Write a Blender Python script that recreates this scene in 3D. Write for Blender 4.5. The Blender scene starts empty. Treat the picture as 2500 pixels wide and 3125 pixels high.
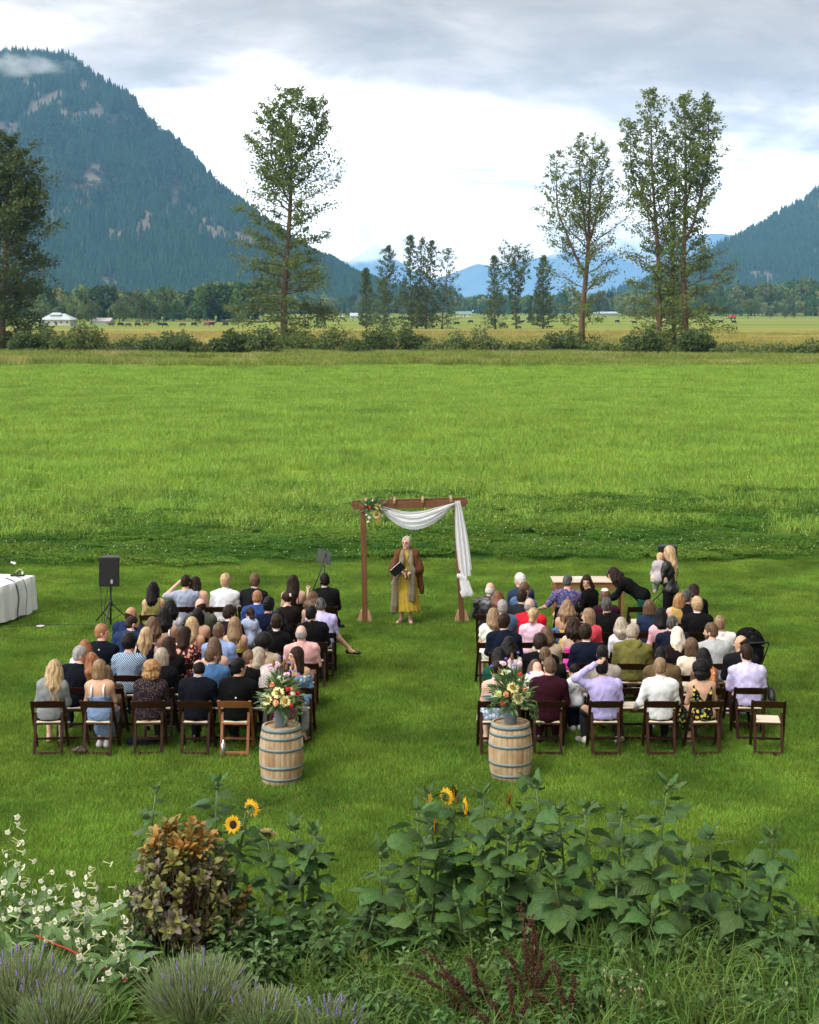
import bpy, math, random
import numpy as np
from mathutils import Vector, Matrix, Euler

sc = bpy.context.scene
COL = sc.collection
RAD = math.radians
PI = math.pi

# ------------------------------------------------------------------ camera
F, CAMH, YH, CX = 4800.0, 6.05, 945.0, 1250.0        # focal length and horizon in the photograph's pixels, eye height in metres
cam_data = bpy.data.cameras.new('camera')
cam = bpy.data.objects.new('camera', cam_data)
COL.objects.link(cam)
cam.location = (0, 0, CAMH)
cam.rotation_euler = (RAD(90), 0, 0)
cam_data.sensor_fit = 'VERTICAL'
cam_data.sensor_height = 36.0
cam_data.lens = F / 3125.0 * 36.0
cam_data.shift_y = -(1562.5 - YH) / 3125.0
cam_data.clip_start = 0.1
cam_data.clip_end = 60000
sc.camera = cam

# ------------------------------------------------------------------ sky
SUN_EL, SUN_ROT = RAD(56), RAD(212)
world = bpy.data.worlds.new('World')
sc.world = world
world.use_nodes = True
wt = world.node_tree
wt.nodes.clear()
wn, wl = wt.nodes, wt.links
def N(nodes, t, **kw):
    n = nodes.new(t)
    for k, v in kw.items():
        if k == 'inp':
            for kk, vv in v.items():
                n.inputs[kk].default_value = vv
        else:
            setattr(n, k, v)
    return n
def M(op, a=None, b=None, c=None, clamp=False, nodes=None, links=None):
    n = nodes.new('ShaderNodeMath'); n.operation = op; n.use_clamp = clamp
    for i, v in enumerate((a, b, c)):
        if v is None: continue
        if isinstance(v, (int, float)): n.inputs[i].default_value = v
        else: links.new(v, n.inputs[i])
    return n.outputs[0]
def wm(op, a=None, b=None, c=None, clamp=False): return M(op, a, b, c, clamp, wn, wl)
wtc = N(wn, 'ShaderNodeTexCoord')
wsep = N(wn, 'ShaderNodeSeparateXYZ'); wl.new(wtc.outputs['Generated'], wsep.inputs[0])
zc = wm('MAXIMUM', wsep.outputs[2], 0.0)
den = wm('ADD', zc, 0.16)
px_ = wm('DIVIDE', wsep.outputs[0], den)
py_ = wm('DIVIDE', wsep.outputs[1], den)
wcomb = N(wn, 'ShaderNodeCombineXYZ'); wl.new(px_, wcomb.inputs[0]); wl.new(py_, wcomb.inputs[1])
def wnoise(scale, detail, rough, off, dist=0.0):
    mp = N(wn, 'ShaderNodeMapping'); wl.new(wcomb.outputs[0], mp.inputs[0])
    mp.inputs['Location'].default_value = off
    n = N(wn, 'ShaderNodeTexNoise', inp={'Scale': scale, 'Detail': detail, 'Roughness': rough, 'Distortion': dist})
    wl.new(mp.outputs[0], n.inputs['Vector'])
    return n.outputs['Fac']
n_big = wnoise(1.05, 7, 0.55, (3.1, 1.7, 0.0), 0.5)
n_fine = wnoise(3.4, 8, 0.6, (7.7, 2.2, 0.4), 0.4)
dens = wm('MULTIPLY_ADD', wm('SUBTRACT', wm('ADD', wm('MULTIPLY', n_big, 0.70), wm('MULTIPLY', n_fine, 0.30)), 0.5), 1.55, 0.5)
# the deck thickens overhead, a bright break lies low over the valley
bias = N(wn, 'ShaderNodeMapRange', interpolation_type='SMOOTHSTEP'); wl.new(zc, bias.inputs['Value'])
for k, v in (('From Min', 0.105), ('From Max', 0.150), ('To Min', -0.125), ('To Max', 0.15)): bias.inputs[k].default_value = v
dd = wm('ADD', dens, bias.outputs[0])
dx = wm('ADD', dd, wm('MULTIPLY', wsep.outputs[0], 0.42))       # thicker towards the east
ramp = N(wn, 'ShaderNodeValToRGB'); wl.new(dx, ramp.inputs[0])
els = ramp.color_ramp.elements
els[0].position, els[0].color = 0.36, (1.15, 1.12, 1.09, 1)
els[1].position, els[1].color = 0.86, (0.180, 0.160, 0.142, 1)
for p, c in ((0.45, (0.95, 0.93, 0.90, 1)), (0.53, (0.53, 0.485, 0.440, 1)), (0.62, (0.355, 0.32, 0.285, 1)), (0.72, (0.255, 0.230, 0.204, 1))):
    e = els.new(p); e.color = c
sky = N(wn, 'ShaderNodeTexSky'); sky.sky_type = 'NISHITA'; sky.sun_disc = False
sky.sun_elevation = SUN_EL; sky.sun_rotation = SUN_ROT; sky.altitude = 200; sky.air_density = 1.2; sky.dust_density = 1.5
SKY_K, CLOUD_K = 0.10, 1.9
cl = N(wn, 'ShaderNodeMix', data_type='RGBA', blend_type='MULTIPLY'); cl.inputs[0].default_value = 1.0
wl.new(ramp.outputs[0], cl.inputs[6]); cl.inputs[7].default_value = (CLOUD_K / SKY_K,) * 3 + (1,)
# a few thin breaks where the blue shows through
gap = N(wn, 'ShaderNodeMapRange', interpolation_type='SMOOTHSTEP'); wl.new(wnoise(1.6, 5, 0.55, (11.3, 4.0, 0.0), 0.5), gap.inputs['Value'])
for k, v in (('From Min', 0.60), ('From Max', 0.76), ('To Min', 0.0), ('To Max', 0.12)): gap.inputs[k].default_value = v
mixs = N(wn, 'ShaderNodeMix', data_type='RGBA'); wl.new(gap.outputs[0], mixs.inputs[0])
wl.new(cl.outputs[2], mixs.inputs[6]); wl.new(sky.outputs[0], mixs.inputs[7])
bg = N(wn, 'ShaderNodeBackground'); bg.inputs[1].default_value = SKY_K
wl.new(mixs.outputs[2], bg.inputs[0])
wo = N(wn, 'ShaderNodeOutputWorld'); wl.new(bg.outputs[0], wo.inputs[0])
world.cycles.sampling_method = 'MANUAL'; world.cycles.sample_map_resolution = 512

# ------------------------------------------------------------------ sun behind thin cloud
sl = bpy.data.lights.new('sun', 'SUN'); sl.energy = 1.5; sl.angle = RAD(16); sl.color = (1.0, 0.95, 0.87)
sun = bpy.data.objects.new('sun', sl); COL.objects.link(sun)
sd = Vector((math.sin(SUN_ROT) * math.cos(SUN_EL), math.cos(SUN_ROT) * math.cos(SUN_EL), math.sin(SUN_EL)))
sun.rotation_euler = sd.to_track_quat('Z', 'Y').to_euler()
sun.location = (-30, -40, 90)

# ------------------------------------------------------------------ exposure and render settings
vs = sc.view_settings
vs.view_transform = 'Standard'; vs.look = 'None'; vs.exposure = 0.68; vs.gamma = 1.0; vs.use_curve_mapping = False
sc.render.engine = 'CYCLES'
cy = sc.cycles
cy.use_denoising = True
cy.max_bounces = 7; cy.diffuse_bounces = 3; cy.glossy_bounces = 2; cy.transmission_bounces = 3; cy.volume_bounces = 2; cy.transparent_max_bounces = 12
cy.caustics_reflective = False; cy.caustics_refractive = False
cy.sample_clamp_indirect = 6.0
cy.volume_step_rate = 1.0; cy.volume_max_steps = 64
cy.use_adaptive_sampling = True; cy.adaptive_threshold = 0.015

# ------------------------------------------------------------------ helpers
HAZE_D = 0.000070
def at(px, py, D): return Vector(((px - CX) / F * D, D, CAMH - (py - YH) / F * D))   # a pixel seen at depth D
def gx(px, D): return (px - CX) / F * D
def gd(py): return F * CAMH / (py - YH)                                              # depth of a ground point

def tag(o, label=None, cat=None, group=None, kind=None):
    if label: o['label'] = label
    if cat: o['category'] = cat
    if group: o['group'] = group
    if kind: o['kind'] = kind
    return o
def link(name, data, parent=None, loc=None, rot=None, scale=None):
    o = bpy.data.objects.new(name, data); COL.objects.link(o)
    if parent is not None: o.parent = parent
    if loc is not None: o.location = loc
    if rot is not None: o.rotation_euler = rot
    if scale is not None: o.scale = (scale,) * 3 if isinstance(scale, (int, float)) else scale
    return o
def empty(name, loc=(0, 0, 0), rz=0.0):
    o = link(name, None, None, loc, (0, 0, rz)); o.empty_display_size = 0.1
    return o
def np_mesh(name, V, Fq, mat=None, smooth=True, extra=None):
    me = bpy.data.meshes.new(name)
    V = np.asarray(V, dtype=np.float64)
    me.from_pydata(V, [], Fq if isinstance(Fq, np.ndarray) else [tuple(f) for f in Fq])
    if extra:
        for nm, arr in extra.items():
            arr = np.asarray(arr, dtype=np.float32)
            if arr.ndim == 1:
                me.attributes.new(nm, 'FLOAT', 'POINT').data.foreach_set('value', arr)
            else:
                me.attributes.new(nm, 'FLOAT_COLOR', 'POINT').data.foreach_set('color', np.hstack([arr, np.ones((len(arr), 1), np.float32)]).ravel())
    if mat is not None: me.materials.append(mat)
    if smooth: me.polygons.foreach_set('use_smooth', np.ones(len(me.polygons), dtype=bool))
    me.update()
    return me

class MB:
    "collects boxes, bars, tubes and lathes into one mesh"
    def __init__(s): s.v, s.f, s.m, s.sm = [], [], [], []
    def add(s, vs_, fs, mi=0, smooth=False):
        b = len(s.v); s.v += [tuple(p) for p in vs_]
        for f in fs:
            s.f.append(tuple(b + i for i in f)); s.m.append(mi); s.sm.append(smooth)
        return s
    def box(s, c, d, Rm=None, mi=0, bev=0.0):
        c = Vector(c); hx, hy, hz = d[0] / 2, d[1] / 2, d[2] / 2
        if bev <= 0:
            vv = [Vector((x, y, z)) for x in (-hx, hx) for y in (-hy, hy) for z in (-hz, hz)]
            ff = [(0, 1, 3, 2), (4, 6, 7, 5), (0, 4, 5, 1), (2, 3, 7, 6), (0, 2, 6, 4), (1, 5, 7, 3)]
        else:
            b = min(bev, hx * .9, hy * .9, hz * .9); vv = []; ff = []
            for sx in (-1, 1):
                for sy in (-1, 1):
                    for sz in (-1, 1):
                        vv += [Vector((sx * hx, sy * (hy - b), sz * (hz - b))), Vector((sx * (hx - b), sy * hy, sz * (hz - b))), Vector((sx * (hx - b), sy * (hy - b), sz * hz))]
            def k(sx, sy, sz, a): return ((sx > 0) * 4 + (sy > 0) * 2 + (sz > 0)) * 3 + a
            for sg in (-1, 1):
                ff.append([k(sg, -1, -1, 0), k(sg, 1, -1, 0), k(sg, 1, 1, 0), k(sg, -1, 1, 0)][::sg])
                ff.append([k(-1, sg, -1, 1), k(1, sg, -1, 1), k(1, sg, 1, 1), k(-1, sg, 1, 1)][::-sg])
                ff.append([k(-1, -1, sg, 2), k(1, -1, sg, 2), k(1, 1, sg, 2), k(-1, 1, sg, 2)][::sg])
                for sh in (-1, 1):
                    ff.append((k(sg, sh, -1, 0), k(sg, sh, 1, 0), k(sg, sh, 1, 1), k(sg, sh, -1, 1)))
                    ff.append((k(sg, -1, sh, 0), k(sg, 1, sh, 0), k(sg, 1, sh, 2), k(sg, -1, sh, 2)))
                    ff.append((k(-1, sg, sh, 1), k(1, sg, sh, 1), k(1, sg, sh, 2), k(-1, sg, sh, 2)))
                    for si in (-1, 1): ff.append((k(sg, sh, si, 0), k(sg, sh, si, 1), k(sg, sh, si, 2)))
        if Rm is not None: vv = [Rm @ p for p in vv]
        return s.add([c + p for p in vv], ff, mi)
    def bar(s, a, b, w, t, up=(0, 0, 1), mi=0, bev=0.0):
        a, b = Vector(a), Vector(b); z = (b - a); L = z.length; z.normalize()
        x = Vector(up).cross(z)
        if x.length < 1e-4: x = Vector((1, 0, 0)).cross(z)
        x.normalize(); y = z.cross(x)
        return s.box((a + b) / 2, (w, t, L), Matrix((x, y, z)).transposed(), mi, bev)
    def tube(s, pts, rs, n=6, mi=0, cap=True, smooth=True, flat=None):
        pts = [Vector(p) for p in pts]
        if isinstance(rs, (int, float)): rs = [rs] * len(pts)
        vv, ff = [], []; xa = None
        for i, p in enumerate(pts):
            t = (pts[min(i + 1, len(pts) - 1)] - pts[max(i - 1, 0)])
            if t.length < 1e-9: t = Vector((0, 0, 1))
            t.normalize()
            if xa is None:
                xa = t.orthogonal() if abs(t.z) < .99 else Vector((1, 0, 0))
            xa = xa - t * xa.dot(t)
            if xa.length < 1e-6: xa = t.orthogonal()
            xa.normalize(); ya = t.cross(xa)
            for j in range(n):
                an = 2 * PI * j / n
                vv.append(p + (xa * math.cos(an) + ya * math.sin(an) * (flat or 1.0)) * rs[i])
        for i in range(len(pts) - 1):
            for j in range(n):
                k = (j + 1) % n
                ff.append((i * n + j, i * n + k, (i + 1) * n + k, (i + 1) * n + j))
        if cap and n > 2:
            ff.append(tuple(range(n))[::-1]); ff.append(tuple((len(pts) - 1) * n + j for j in range(n)))
        return s.add(vv, ff, mi, smooth)
    def lathe(s, prof, n=20, c=(0, 0, 0), mi=0, smooth=True, cap=(True, True)):
        vv, ff = [], []; c = Vector(c)
        for r, z in prof:
            for j in range(n):
                an = 2 * PI * j / n; vv.append(c + Vector((r * math.cos(an), r * math.sin(an), z)))
        for i in range(len(prof) - 1):
            for j in range(n):
                k = (j + 1) % n; ff.append((i * n + j, i * n + k, (i + 1) * n + k, (i + 1) * n + j))
        if cap[0]: ff.append(tuple(range(n))[::-1])
        if cap[1]: ff.append(tuple((len(prof) - 1) * n + j for j in range(n)))
        return s.add(vv, ff, mi, smooth)
    def xf(s, Mx, start=0):
        s.v[start:] = [tuple(Mx @ Vector(p)) for p in s.v[start:]]; return s
    def mesh(s, name, *mats):
        me = bpy.data.meshes.new(name); me.from_pydata(s.v, [], s.f)
        for m in mats: me.materials.append(m)
        me.polygons.foreach_set('material_index', s.m); me.polygons.foreach_set('use_smooth', s.sm)
        me.update(); return me
    def build(s, name, mat, parent=None, loc=None, rot=None, scale=None):
        return link(name, s.mesh(name, *(mat if isinstance(mat, (list, tuple)) else (mat,))), parent, loc, rot, scale)

# numpy value noise
_pr = np.random.RandomState(7)
_T = _pr.rand(256).astype(np.float64); _P = np.concatenate([_pr.permutation(256)] * 2)
def vnoise(x, y, z=None):
    x, y = np.asarray(x, float), np.asarray(y, float)
    z = np.zeros_like(x) if z is None else np.asarray(z, float)
    xi, yi, zi = np.floor(x).astype(int), np.floor(y).astype(int), np.floor(z).astype(int)
    fx, fy, fz = x - xi, y - yi, z - zi
    fx, fy, fz = (t * t * (3 - 2 * t) for t in (fx, fy, fz))
    def h(a, b, c): return _T[_P[_P[_P[a & 255] + (b & 255)] + (c & 255)]]
    r = 0
    for a, wa in ((0, 1 - fx), (1, fx)):
        for b, wb in ((0, 1 - fy), (1, fy)):
            for c, wc in ((0, 1 - fz), (1, fz)):
                r = r + wa * wb * wc * h(xi + a, yi + b, zi + c)
    return r
def fbm(x, y, z=None, o=4, g=.5):
    r, a, f, t = 0, 1., 1., 0
    for i in range(o):
        r = r + a * vnoise(x * f + i * 17.3, y * f + i * 5.1, None if z is None else z * f); t += a; a *= g; f *= 2.03
    return r / t

# ------------------------------------------------------------------ materials
_mats = {}
def mat(name, col=(.5, .5, .5), rough=.6, metal=0.0, spec=.4, var=0.0, vscale=8.0, bump=0.0, bscale=60.0, col2=None, stretch=None, trans=0.0, sheen=0.0, rnd=0.0, thr=None, attr=None, coat=0.0, detail=4, wpos=False):
    "a procedural surface: base colour broken up by noise, fine relief, optional translucency for leaves and cloth"
    if name in _mats: return _mats[name]
    m = bpy.data.materials.new(name); m.use_nodes = True; _mats[name] = m
    nt = m.node_tree; n, l = nt.nodes, nt.links; b = n['Principled BSDF']
    b.inputs['Base Color'].default_value = (*col, 1); b.inputs['Roughness'].default_value = rough; b.inputs['Metallic'].default_value = metal
    b.inputs['Specular IOR Level'].default_value = spec
    if coat: b.inputs['Coat Weight'].default_value = coat
    if sheen: b.inputs['Sheen Weight'].default_value = sheen
    cs = None
    vec = n.new('ShaderNodeNewGeometry').outputs['Position'] if wpos else n.new('ShaderNodeTexCoord').outputs['Object']
    if stretch:
        mp = n.new('ShaderNodeMapping'); mp.inputs['Scale'].default_value = stretch; l.new(vec, mp.inputs[0]); vec = mp.outputs[0]
    if attr:
        at_ = n.new('ShaderNodeAttribute'); at_.attribute_name = attr; cs = at_.outputs['Color']
    if var or col2:
        nz = n.new('ShaderNodeTexNoise'); nz.inputs['Scale'].default_value = vscale; nz.inputs['Detail'].default_value = detail; l.new(vec, nz.inputs['Vector'])
        mr = n.new('ShaderNodeMapRange'); l.new(nz.outputs['Fac'], mr.inputs['Value'])
        lo, hi = thr or (.3, .7)
        mr.inputs['From Min'].default_value = lo; mr.inputs['From Max'].default_value = hi
        mx = n.new('ShaderNodeMix'); mx.data_type = 'RGBA'; l.new(mr.outputs[0], mx.inputs[0])
        c2 = col2 or tuple(c * (1 - var) for c in col); c1 = col if col2 else tuple(min(1, c * (1 + var)) for c in col)
        mx.inputs[6].default_value = (*c1, 1); mx.inputs[7].default_value = (*c2, 1)
        if cs is not None:
            mm = n.new('ShaderNodeMix'); mm.data_type = 'RGBA'; mm.blend_type = 'MULTIPLY'; mm.inputs[0].default_value = 1
            l.new(cs, mm.inputs[6]); l.new(mx.outputs[2], mm.inputs[7]); cs = mm.outputs[2]
        else: cs = mx.outputs[2]
    if rnd:
        oi = n.new('ShaderNodeObjectInfo'); hs = n.new('ShaderNodeHueSaturation')
        mr2 = n.new('ShaderNodeMapRange'); l.new(oi.outputs['Random'], mr2.inputs['Value']); mr2.inputs['To Min'].default_value = 1 - rnd; mr2.inputs['To Max'].default_value = 1 + rnd
        l.new(mr2.outputs[0], hs.inputs['Value'])
        mr3 = n.new('ShaderNodeMapRange'); w_ = n.new('ShaderNodeMath'); w_.operation = 'FRACT'
        w2 = n.new('ShaderNodeMath'); w2.operation = 'MULTIPLY'; w2.inputs[1].default_value = 7.31; l.new(oi.outputs['Random'], w2.inputs[0]); l.new(w2.outputs[0], w_.inputs[0])
        l.new(w_.outputs[0], mr3.inputs['Value']); mr3.inputs['To Min'].default_value = .5 - rnd * .06; mr3.inputs['To Max'].default_value = .5 + rnd * .06
        l.new(mr3.outputs[0], hs.inputs['Hue'])
        if cs is not None: l.new(cs, hs.inputs['Color'])
        else: hs.inputs['Color'].default_value = (*col, 1)
        cs = hs.outputs[0]
    if cs is not None: l.new(cs, b.inputs['Base Color'])
    if bump:
        nb = n.new('ShaderNodeTexNoise'); nb.inputs['Scale'].default_value = bscale; nb.inputs['Detail'].default_value = 3; l.new(vec, nb.inputs['Vector'])
        bp = n.new('ShaderNodeBump'); bp.inputs['Strength'].default_value = bump; bp.inputs['Distance'].default_value = .01
        l.new(nb.outputs['Fac'], bp.inputs['Height']); l.new(bp.outputs[0], b.inputs['Normal'])
    if trans:
        tr = n.new('ShaderNodeBsdfTranslucent'); ms = n.new('ShaderNodeMixShader'); ms.inputs[0].default_value = trans
        if cs is not None: l.new(cs, tr.inputs['Color'])
        else: tr.inputs['Color'].default_value = (*col, 1)
        l.new(b.outputs[0], ms.inputs[1]); l.new(tr.outputs[0], ms.inputs[2]); l.new(ms.outputs[0], n['Material Output'].inputs['Surface'])
    return m

# scatter: one object that draws many small copies (only for what nobody could count)
def scatter(name, pts, rots, scls, idx, protos, label, cat_kind='stuff'):
    coll = bpy.data.collections.new(name + '_source')
    for i, me in enumerate(protos):
        o = bpy.data.objects.new('%s_source_%02d' % (name, i), me); coll.objects.link(o)
    me = bpy.data.meshes.new(name); me.from_pydata(np.asarray(pts, float), [], [])
    me.attributes.new('rot', 'FLOAT_VECTOR', 'POINT').data.foreach_set('vector', np.asarray(rots, np.float32).ravel())
    scls = np.asarray(scls, np.float32)
    if scls.ndim == 1: scls = np.repeat(scls[:, None], 3, 1)
    me.attributes.new('scl', 'FLOAT_VECTOR', 'POINT').data.foreach_set('vector', scls.ravel())
    me.attributes.new('pick', 'INT', 'POINT').data.foreach_set('value', np.asarray(idx, np.int32))
    ob = link(name, me)
    ng = bpy.data.node_groups.new(name, 'GeometryNodeTree')
    ng.interface.new_socket(name='Geometry', in_out='INPUT', socket_type='NodeSocketGeometry')
    ng.interface.new_socket(name='Geometry', in_out='OUTPUT', socket_type='NodeSocketGeometry')
    n, l = ng.nodes, ng.links
    gi, go = n.new('NodeGroupInput'), n.new('NodeGroupOutput')
    ci = n.new('GeometryNodeCollectionInfo'); ci.inputs['Collection'].default_value = coll; ci.inputs['Separate Children'].default_value = True; ci.inputs['Reset Children'].default_value = True
    ip = n.new('GeometryNodeInstanceOnPoints'); ip.inputs['Pick Instance'].default_value = True
    def na(nm, ty):
        a = n.new('GeometryNodeInputNamedAttribute'); a.data_type = ty; a.inputs[0].default_value = nm; return a.outputs[0]
    er = n.new('FunctionNodeEulerToRotation'); l.new(na('rot', 'FLOAT_VECTOR'), er.inputs[0])
    l.new(gi.outputs[0], ip.inputs['Points']); l.new(ci.outputs[0], ip.inputs['Instance']); l.new(na('pick', 'INT'), ip.inputs['Instance Index'])
    l.new(er.outputs[0], ip.inputs['Rotation']); l.new(na('scl', 'FLOAT_VECTOR'), ip.inputs['Scale']); l.new(ip.outputs[0], go.inputs[0])
    md = ob.modifiers.new('scatter', 'NODES'); md.node_group = ng
    tag(ob, label, None, None, cat_kind)
    return ob
# ================================================================== the land
def sheet(name, pts, z, m, label):
    me = np_mesh(name, [(x, y, z) for x, y in pts], [tuple(range(len(pts)))], m, False)
    return tag(link(name, me), label, None, None, 'structure')
def two_noise(name, c1, c2, c3, s1, s2, st=(1, 1, 1), rough=.9, lo1=.35, hi1=.65, bump=0.0, bs=20.):
    m = bpy.data.materials.new(name); m.use_nodes = True; n, l = m.node_tree.nodes, m.node_tree.links; b = n['Principled BSDF']
    b.inputs['Roughness'].default_value = 1.0; b.inputs['Specular IOR Level'].default_value = 0.0
    g = n.new('ShaderNodeNewGeometry'); mp = n.new('ShaderNodeMapping'); mp.inputs['Scale'].default_value = st; l.new(g.outputs['Position'], mp.inputs[0])
    def nz(s, d, lo, hi):
        t = n.new('ShaderNodeTexNoise'); t.inputs['Scale'].default_value = s; t.inputs['Detail'].default_value = d; l.new(mp.outputs[0], t.inputs['Vector'])
        r = n.new('ShaderNodeMapRange'); r.inputs['From Min'].default_value = lo; r.inputs['From Max'].default_value = hi; l.new(t.outputs['Fac'], r.inputs['Value']); return r.outputs[0]
    a = n.new('ShaderNodeMix'); a.data_type = 'RGBA'; l.new(nz(s1, 6, lo1, hi1), a.inputs[0]); a.inputs[6].default_value = (*c1, 1); a.inputs[7].default_value = (*c2, 1)
    d = n.new('ShaderNodeMix'); d.data_type = 'RGBA'; l.new(nz(s2, 5, .45, .72), d.inputs[0]); l.new(a.outputs[2], d.inputs[6]); d.inputs[7].default_value = (*c3, 1)
    l.new(d.outputs[2], b.inputs['Base Color'])
    if bump:
        t = n.new('ShaderNodeTexNoise'); t.inputs['Scale'].default_value = bs; t.inputs['Detail'].default_value = 6; l.new(g.outputs['Position'], t.inputs['Vector'])
        bp = n.new('ShaderNodeBump'); bp.inputs['Strength'].default_value = bump; bp.inputs['Distance'].default_value = .3; l.new(t.outputs['Fac'], bp.inputs['Height']); l.new(bp.outputs[0], b.inputs['Normal'])
    return m
M_LAWN = two_noise('lawn_soil', (.075, .135, .018), (.10, .175, .024), (.06, .09, .018), 1.3, .35, bump=.5, bs=40)
M_MEAD = two_noise('meadow_ground', (.20, .285, .040), (.24, .33, .046), (.16, .24, .032), .45, .12, (.7, 1, 1), bump=.35, bs=6)
M_PAST = two_noise('pasture', (.15, .22, .05), (.25, .25, .08), (.10, .18, .035), .018, .006, (.12, 1, 1), bump=.3, bs=1.5)
M_HAY = two_noise('hay', (.30, .255, .08), (.25, .235, .07), (.17, .215, .05), .10, .03, (.25, 1, 1), bump=.6, bs=3)
M_VERGE = two_noise('verge', (.10, .165, .03), (.14, .19, .045), (.08, .13, .02), .12, .04, (.3, 1, 1), bump=.5, bs=4)
sheet('ground', [(-3600, -40), (3600, -40), (3600, 6300), (-3600, 6300)], -.03, M_PAST, 'flat green and straw pasture running to the mountains')
sheet('lawn', [(-60, -30), (60, -30), (60, 39.6), (-60, 35.9)], 0.0, M_LAWN, 'mown green lawn under the wedding guests')
sheet('clover_strip', [(-60, 35.9), (60, 39.6), (75, 55), (-75, 51)], 0.0, two_noise('clover_ground', (.03, .085, .014), (.05, .12, .018), (.025, .06, .012), .8, .2, (.4, 1, 1)), 'dark strip of clover beyond the mown lawn')
sheet('meadow', [(-75, 51), (75, 55), (160, 176), (-160, 162)], 0.0, M_MEAD, 'bright green field between clover and trees')
sheet('field_verge', [(-160, 162), (160, 176), (260, 236), (-260, 236)], 0.0, M_VERGE, 'rough strip of tall grass below the bushes')
sheet('hay_field', [(-260, 236), (70, 236), (100, 305), (330, 520), (-400, 470)], 0.0, M_HAY, 'straw coloured hay field behind the bushes')

rs = np.random.RandomState(11)
def tones(r, P, k):
    "leaf to leaf differences of colour: some blades paler, some yellowed, tufts darker"
    t = r.uniform(.55, 1.4, len(P)) * (.65 + .7 * fbm(P[:, 0] * 5 + r.rand() * 50, P[:, 1] * 5)); y = np.where(r.rand(len(P)) < .12, 1.35, 1.0)
    return np.repeat(np.c_[t * y, t, t * .9], k, 0)
def patch(name, args, m): V, Fq, t = blades(*args); return np_mesh(name, V, Fq, m, False, {'tone': t})
def blades(n, half, h, w, lean, segs=1, seed=0, hvar=.35, clump=0):
    "n grass blades in a square patch, as triangles or two-step blades"
    r = np.random.RandomState(seed)
    if clump:
        cc = r.uniform(-half, half, (clump, 2)); P = cc[r.randint(0, clump, n)] + r.normal(0, half * .13, (n, 2))
    else: P = r.uniform(-half, half, (n, 2))
    az = r.uniform(0, 2 * PI, n); ln = r.uniform(.2, 1, n) * lean; hh = h * r.uniform(1 - hvar, 1 + hvar, n); wa = r.uniform(0, 2 * PI, n)
    dx, dy = np.cos(az), np.sin(az); sx, sy = np.cos(wa) * w / 2, np.sin(wa) * w / 2
    base = np.c_[P, np.zeros(n)]; S = np.c_[sx, sy, np.zeros(n)]; D = np.c_[dx, dy, np.zeros(n)]
    if segs == 1:
        tip = base + D * (ln * hh)[:, None] + np.c_[np.zeros((n, 2)), hh * np.sqrt(np.maximum(.2, 1 - ln ** 2 * .5))]
        V = np.stack([base - S, base + S, tip], 1).reshape(-1, 3); Fq = np.arange(3 * n).reshape(n, 3)
        return V, Fq, tones(r, P, 3)
    mid = base + D * (ln * hh * .35)[:, None] + np.c_[np.zeros((n, 2)), hh * .6]
    tip = base + D * (ln * hh * 1.05)[:, None] + np.c_[np.zeros((n, 2)), hh * (1 - ln * .35)]
    V = np.stack([base - S, base + S, mid + S * .8, mid - S * .8, tip], 1).reshape(-1, 3)
    q = np.arange(n)[:, None] * 5
    Fq = [tuple(x) for x in (q + [0, 1, 2, 3])] + [tuple(x) for x in (q + [3, 2, 4])]
    return V, Fq, tones(r, P, 5)
M_BLADE = mat('grass_blade', (.198, .335, .052), .6, spec=.08, var=.0, col2=(.100, .192, .030), attr='tone', vscale=.7, trans=.35, rnd=.16, wpos=True, thr=(.36, .64), detail=9)
M_LONG = mat('meadow_blade', (.245, .395, .072), .6, spec=.10, col2=(.125, .240, .042), attr='tone', vscale=.35, trans=.35, rnd=.12, wpos=True, thr=(.46, .78), detail=8, stretch=(.8, 1, 1))
M_TALL = mat('verge_blade', (.20, .27, .060), .7, spec=.1, col2=(.44, .38, .17), attr='tone', vscale=.10, trans=.3, rnd=.2, wpos=True, thr=(.53, .74), detail=7)
M_CLO = mat('clover_leaf', (.055, .135, .020), .7, spec=.06, col2=(.12, .215, .03), vscale=.5, trans=.25, rnd=.15, wpos=True, thr=(.35, .65), detail=6, stretch=(.4, 1, 1))
M_WHITEF = mat('clover_flower', (.72, .72, .62), .8)

def jitter_grid(x0f, y0, y1, st, jit=.5, seed=1):
    r = np.random.RandomState(seed); out = []
    y = y0
    while y < y1:
        hw = x0f(y); xs = np.arange(-hw, hw, st)
        out.append(np.c_[xs + r.uniform(-jit, jit, len(xs)) * st, np.full(len(xs), y) + r.uniform(-jit, jit, len(xs)) * st]); y += st
    return np.vstack(out)
# mown lawn
protos = [patch('lawn_patch', (2600, .56, .05, .0090, .9, 1, 20 + i, .45, 0 if i % 2 else 60), M_BLADE) for i in range(5)]
P = jitter_grid(lambda y: .27 * y + 1.2, 11.6, 38.8, .74, .3, 3)
edge = 37.75 + P[:, 0] * .031
P = P[P[:, 1] < edge + rs.uniform(-.35, .1, len(P))]
n = len(P)
scatter('lawn_grass', np.c_[P, np.zeros(n)], np.c_[np.zeros((n, 2)), rs.uniform(0, 6.28, n)], np.c_[np.ones((n, 2)), rs.uniform(.75, 1.25, n)], rs.randint(0, 5, n), protos, 'short mown grass of the lawn')
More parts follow.
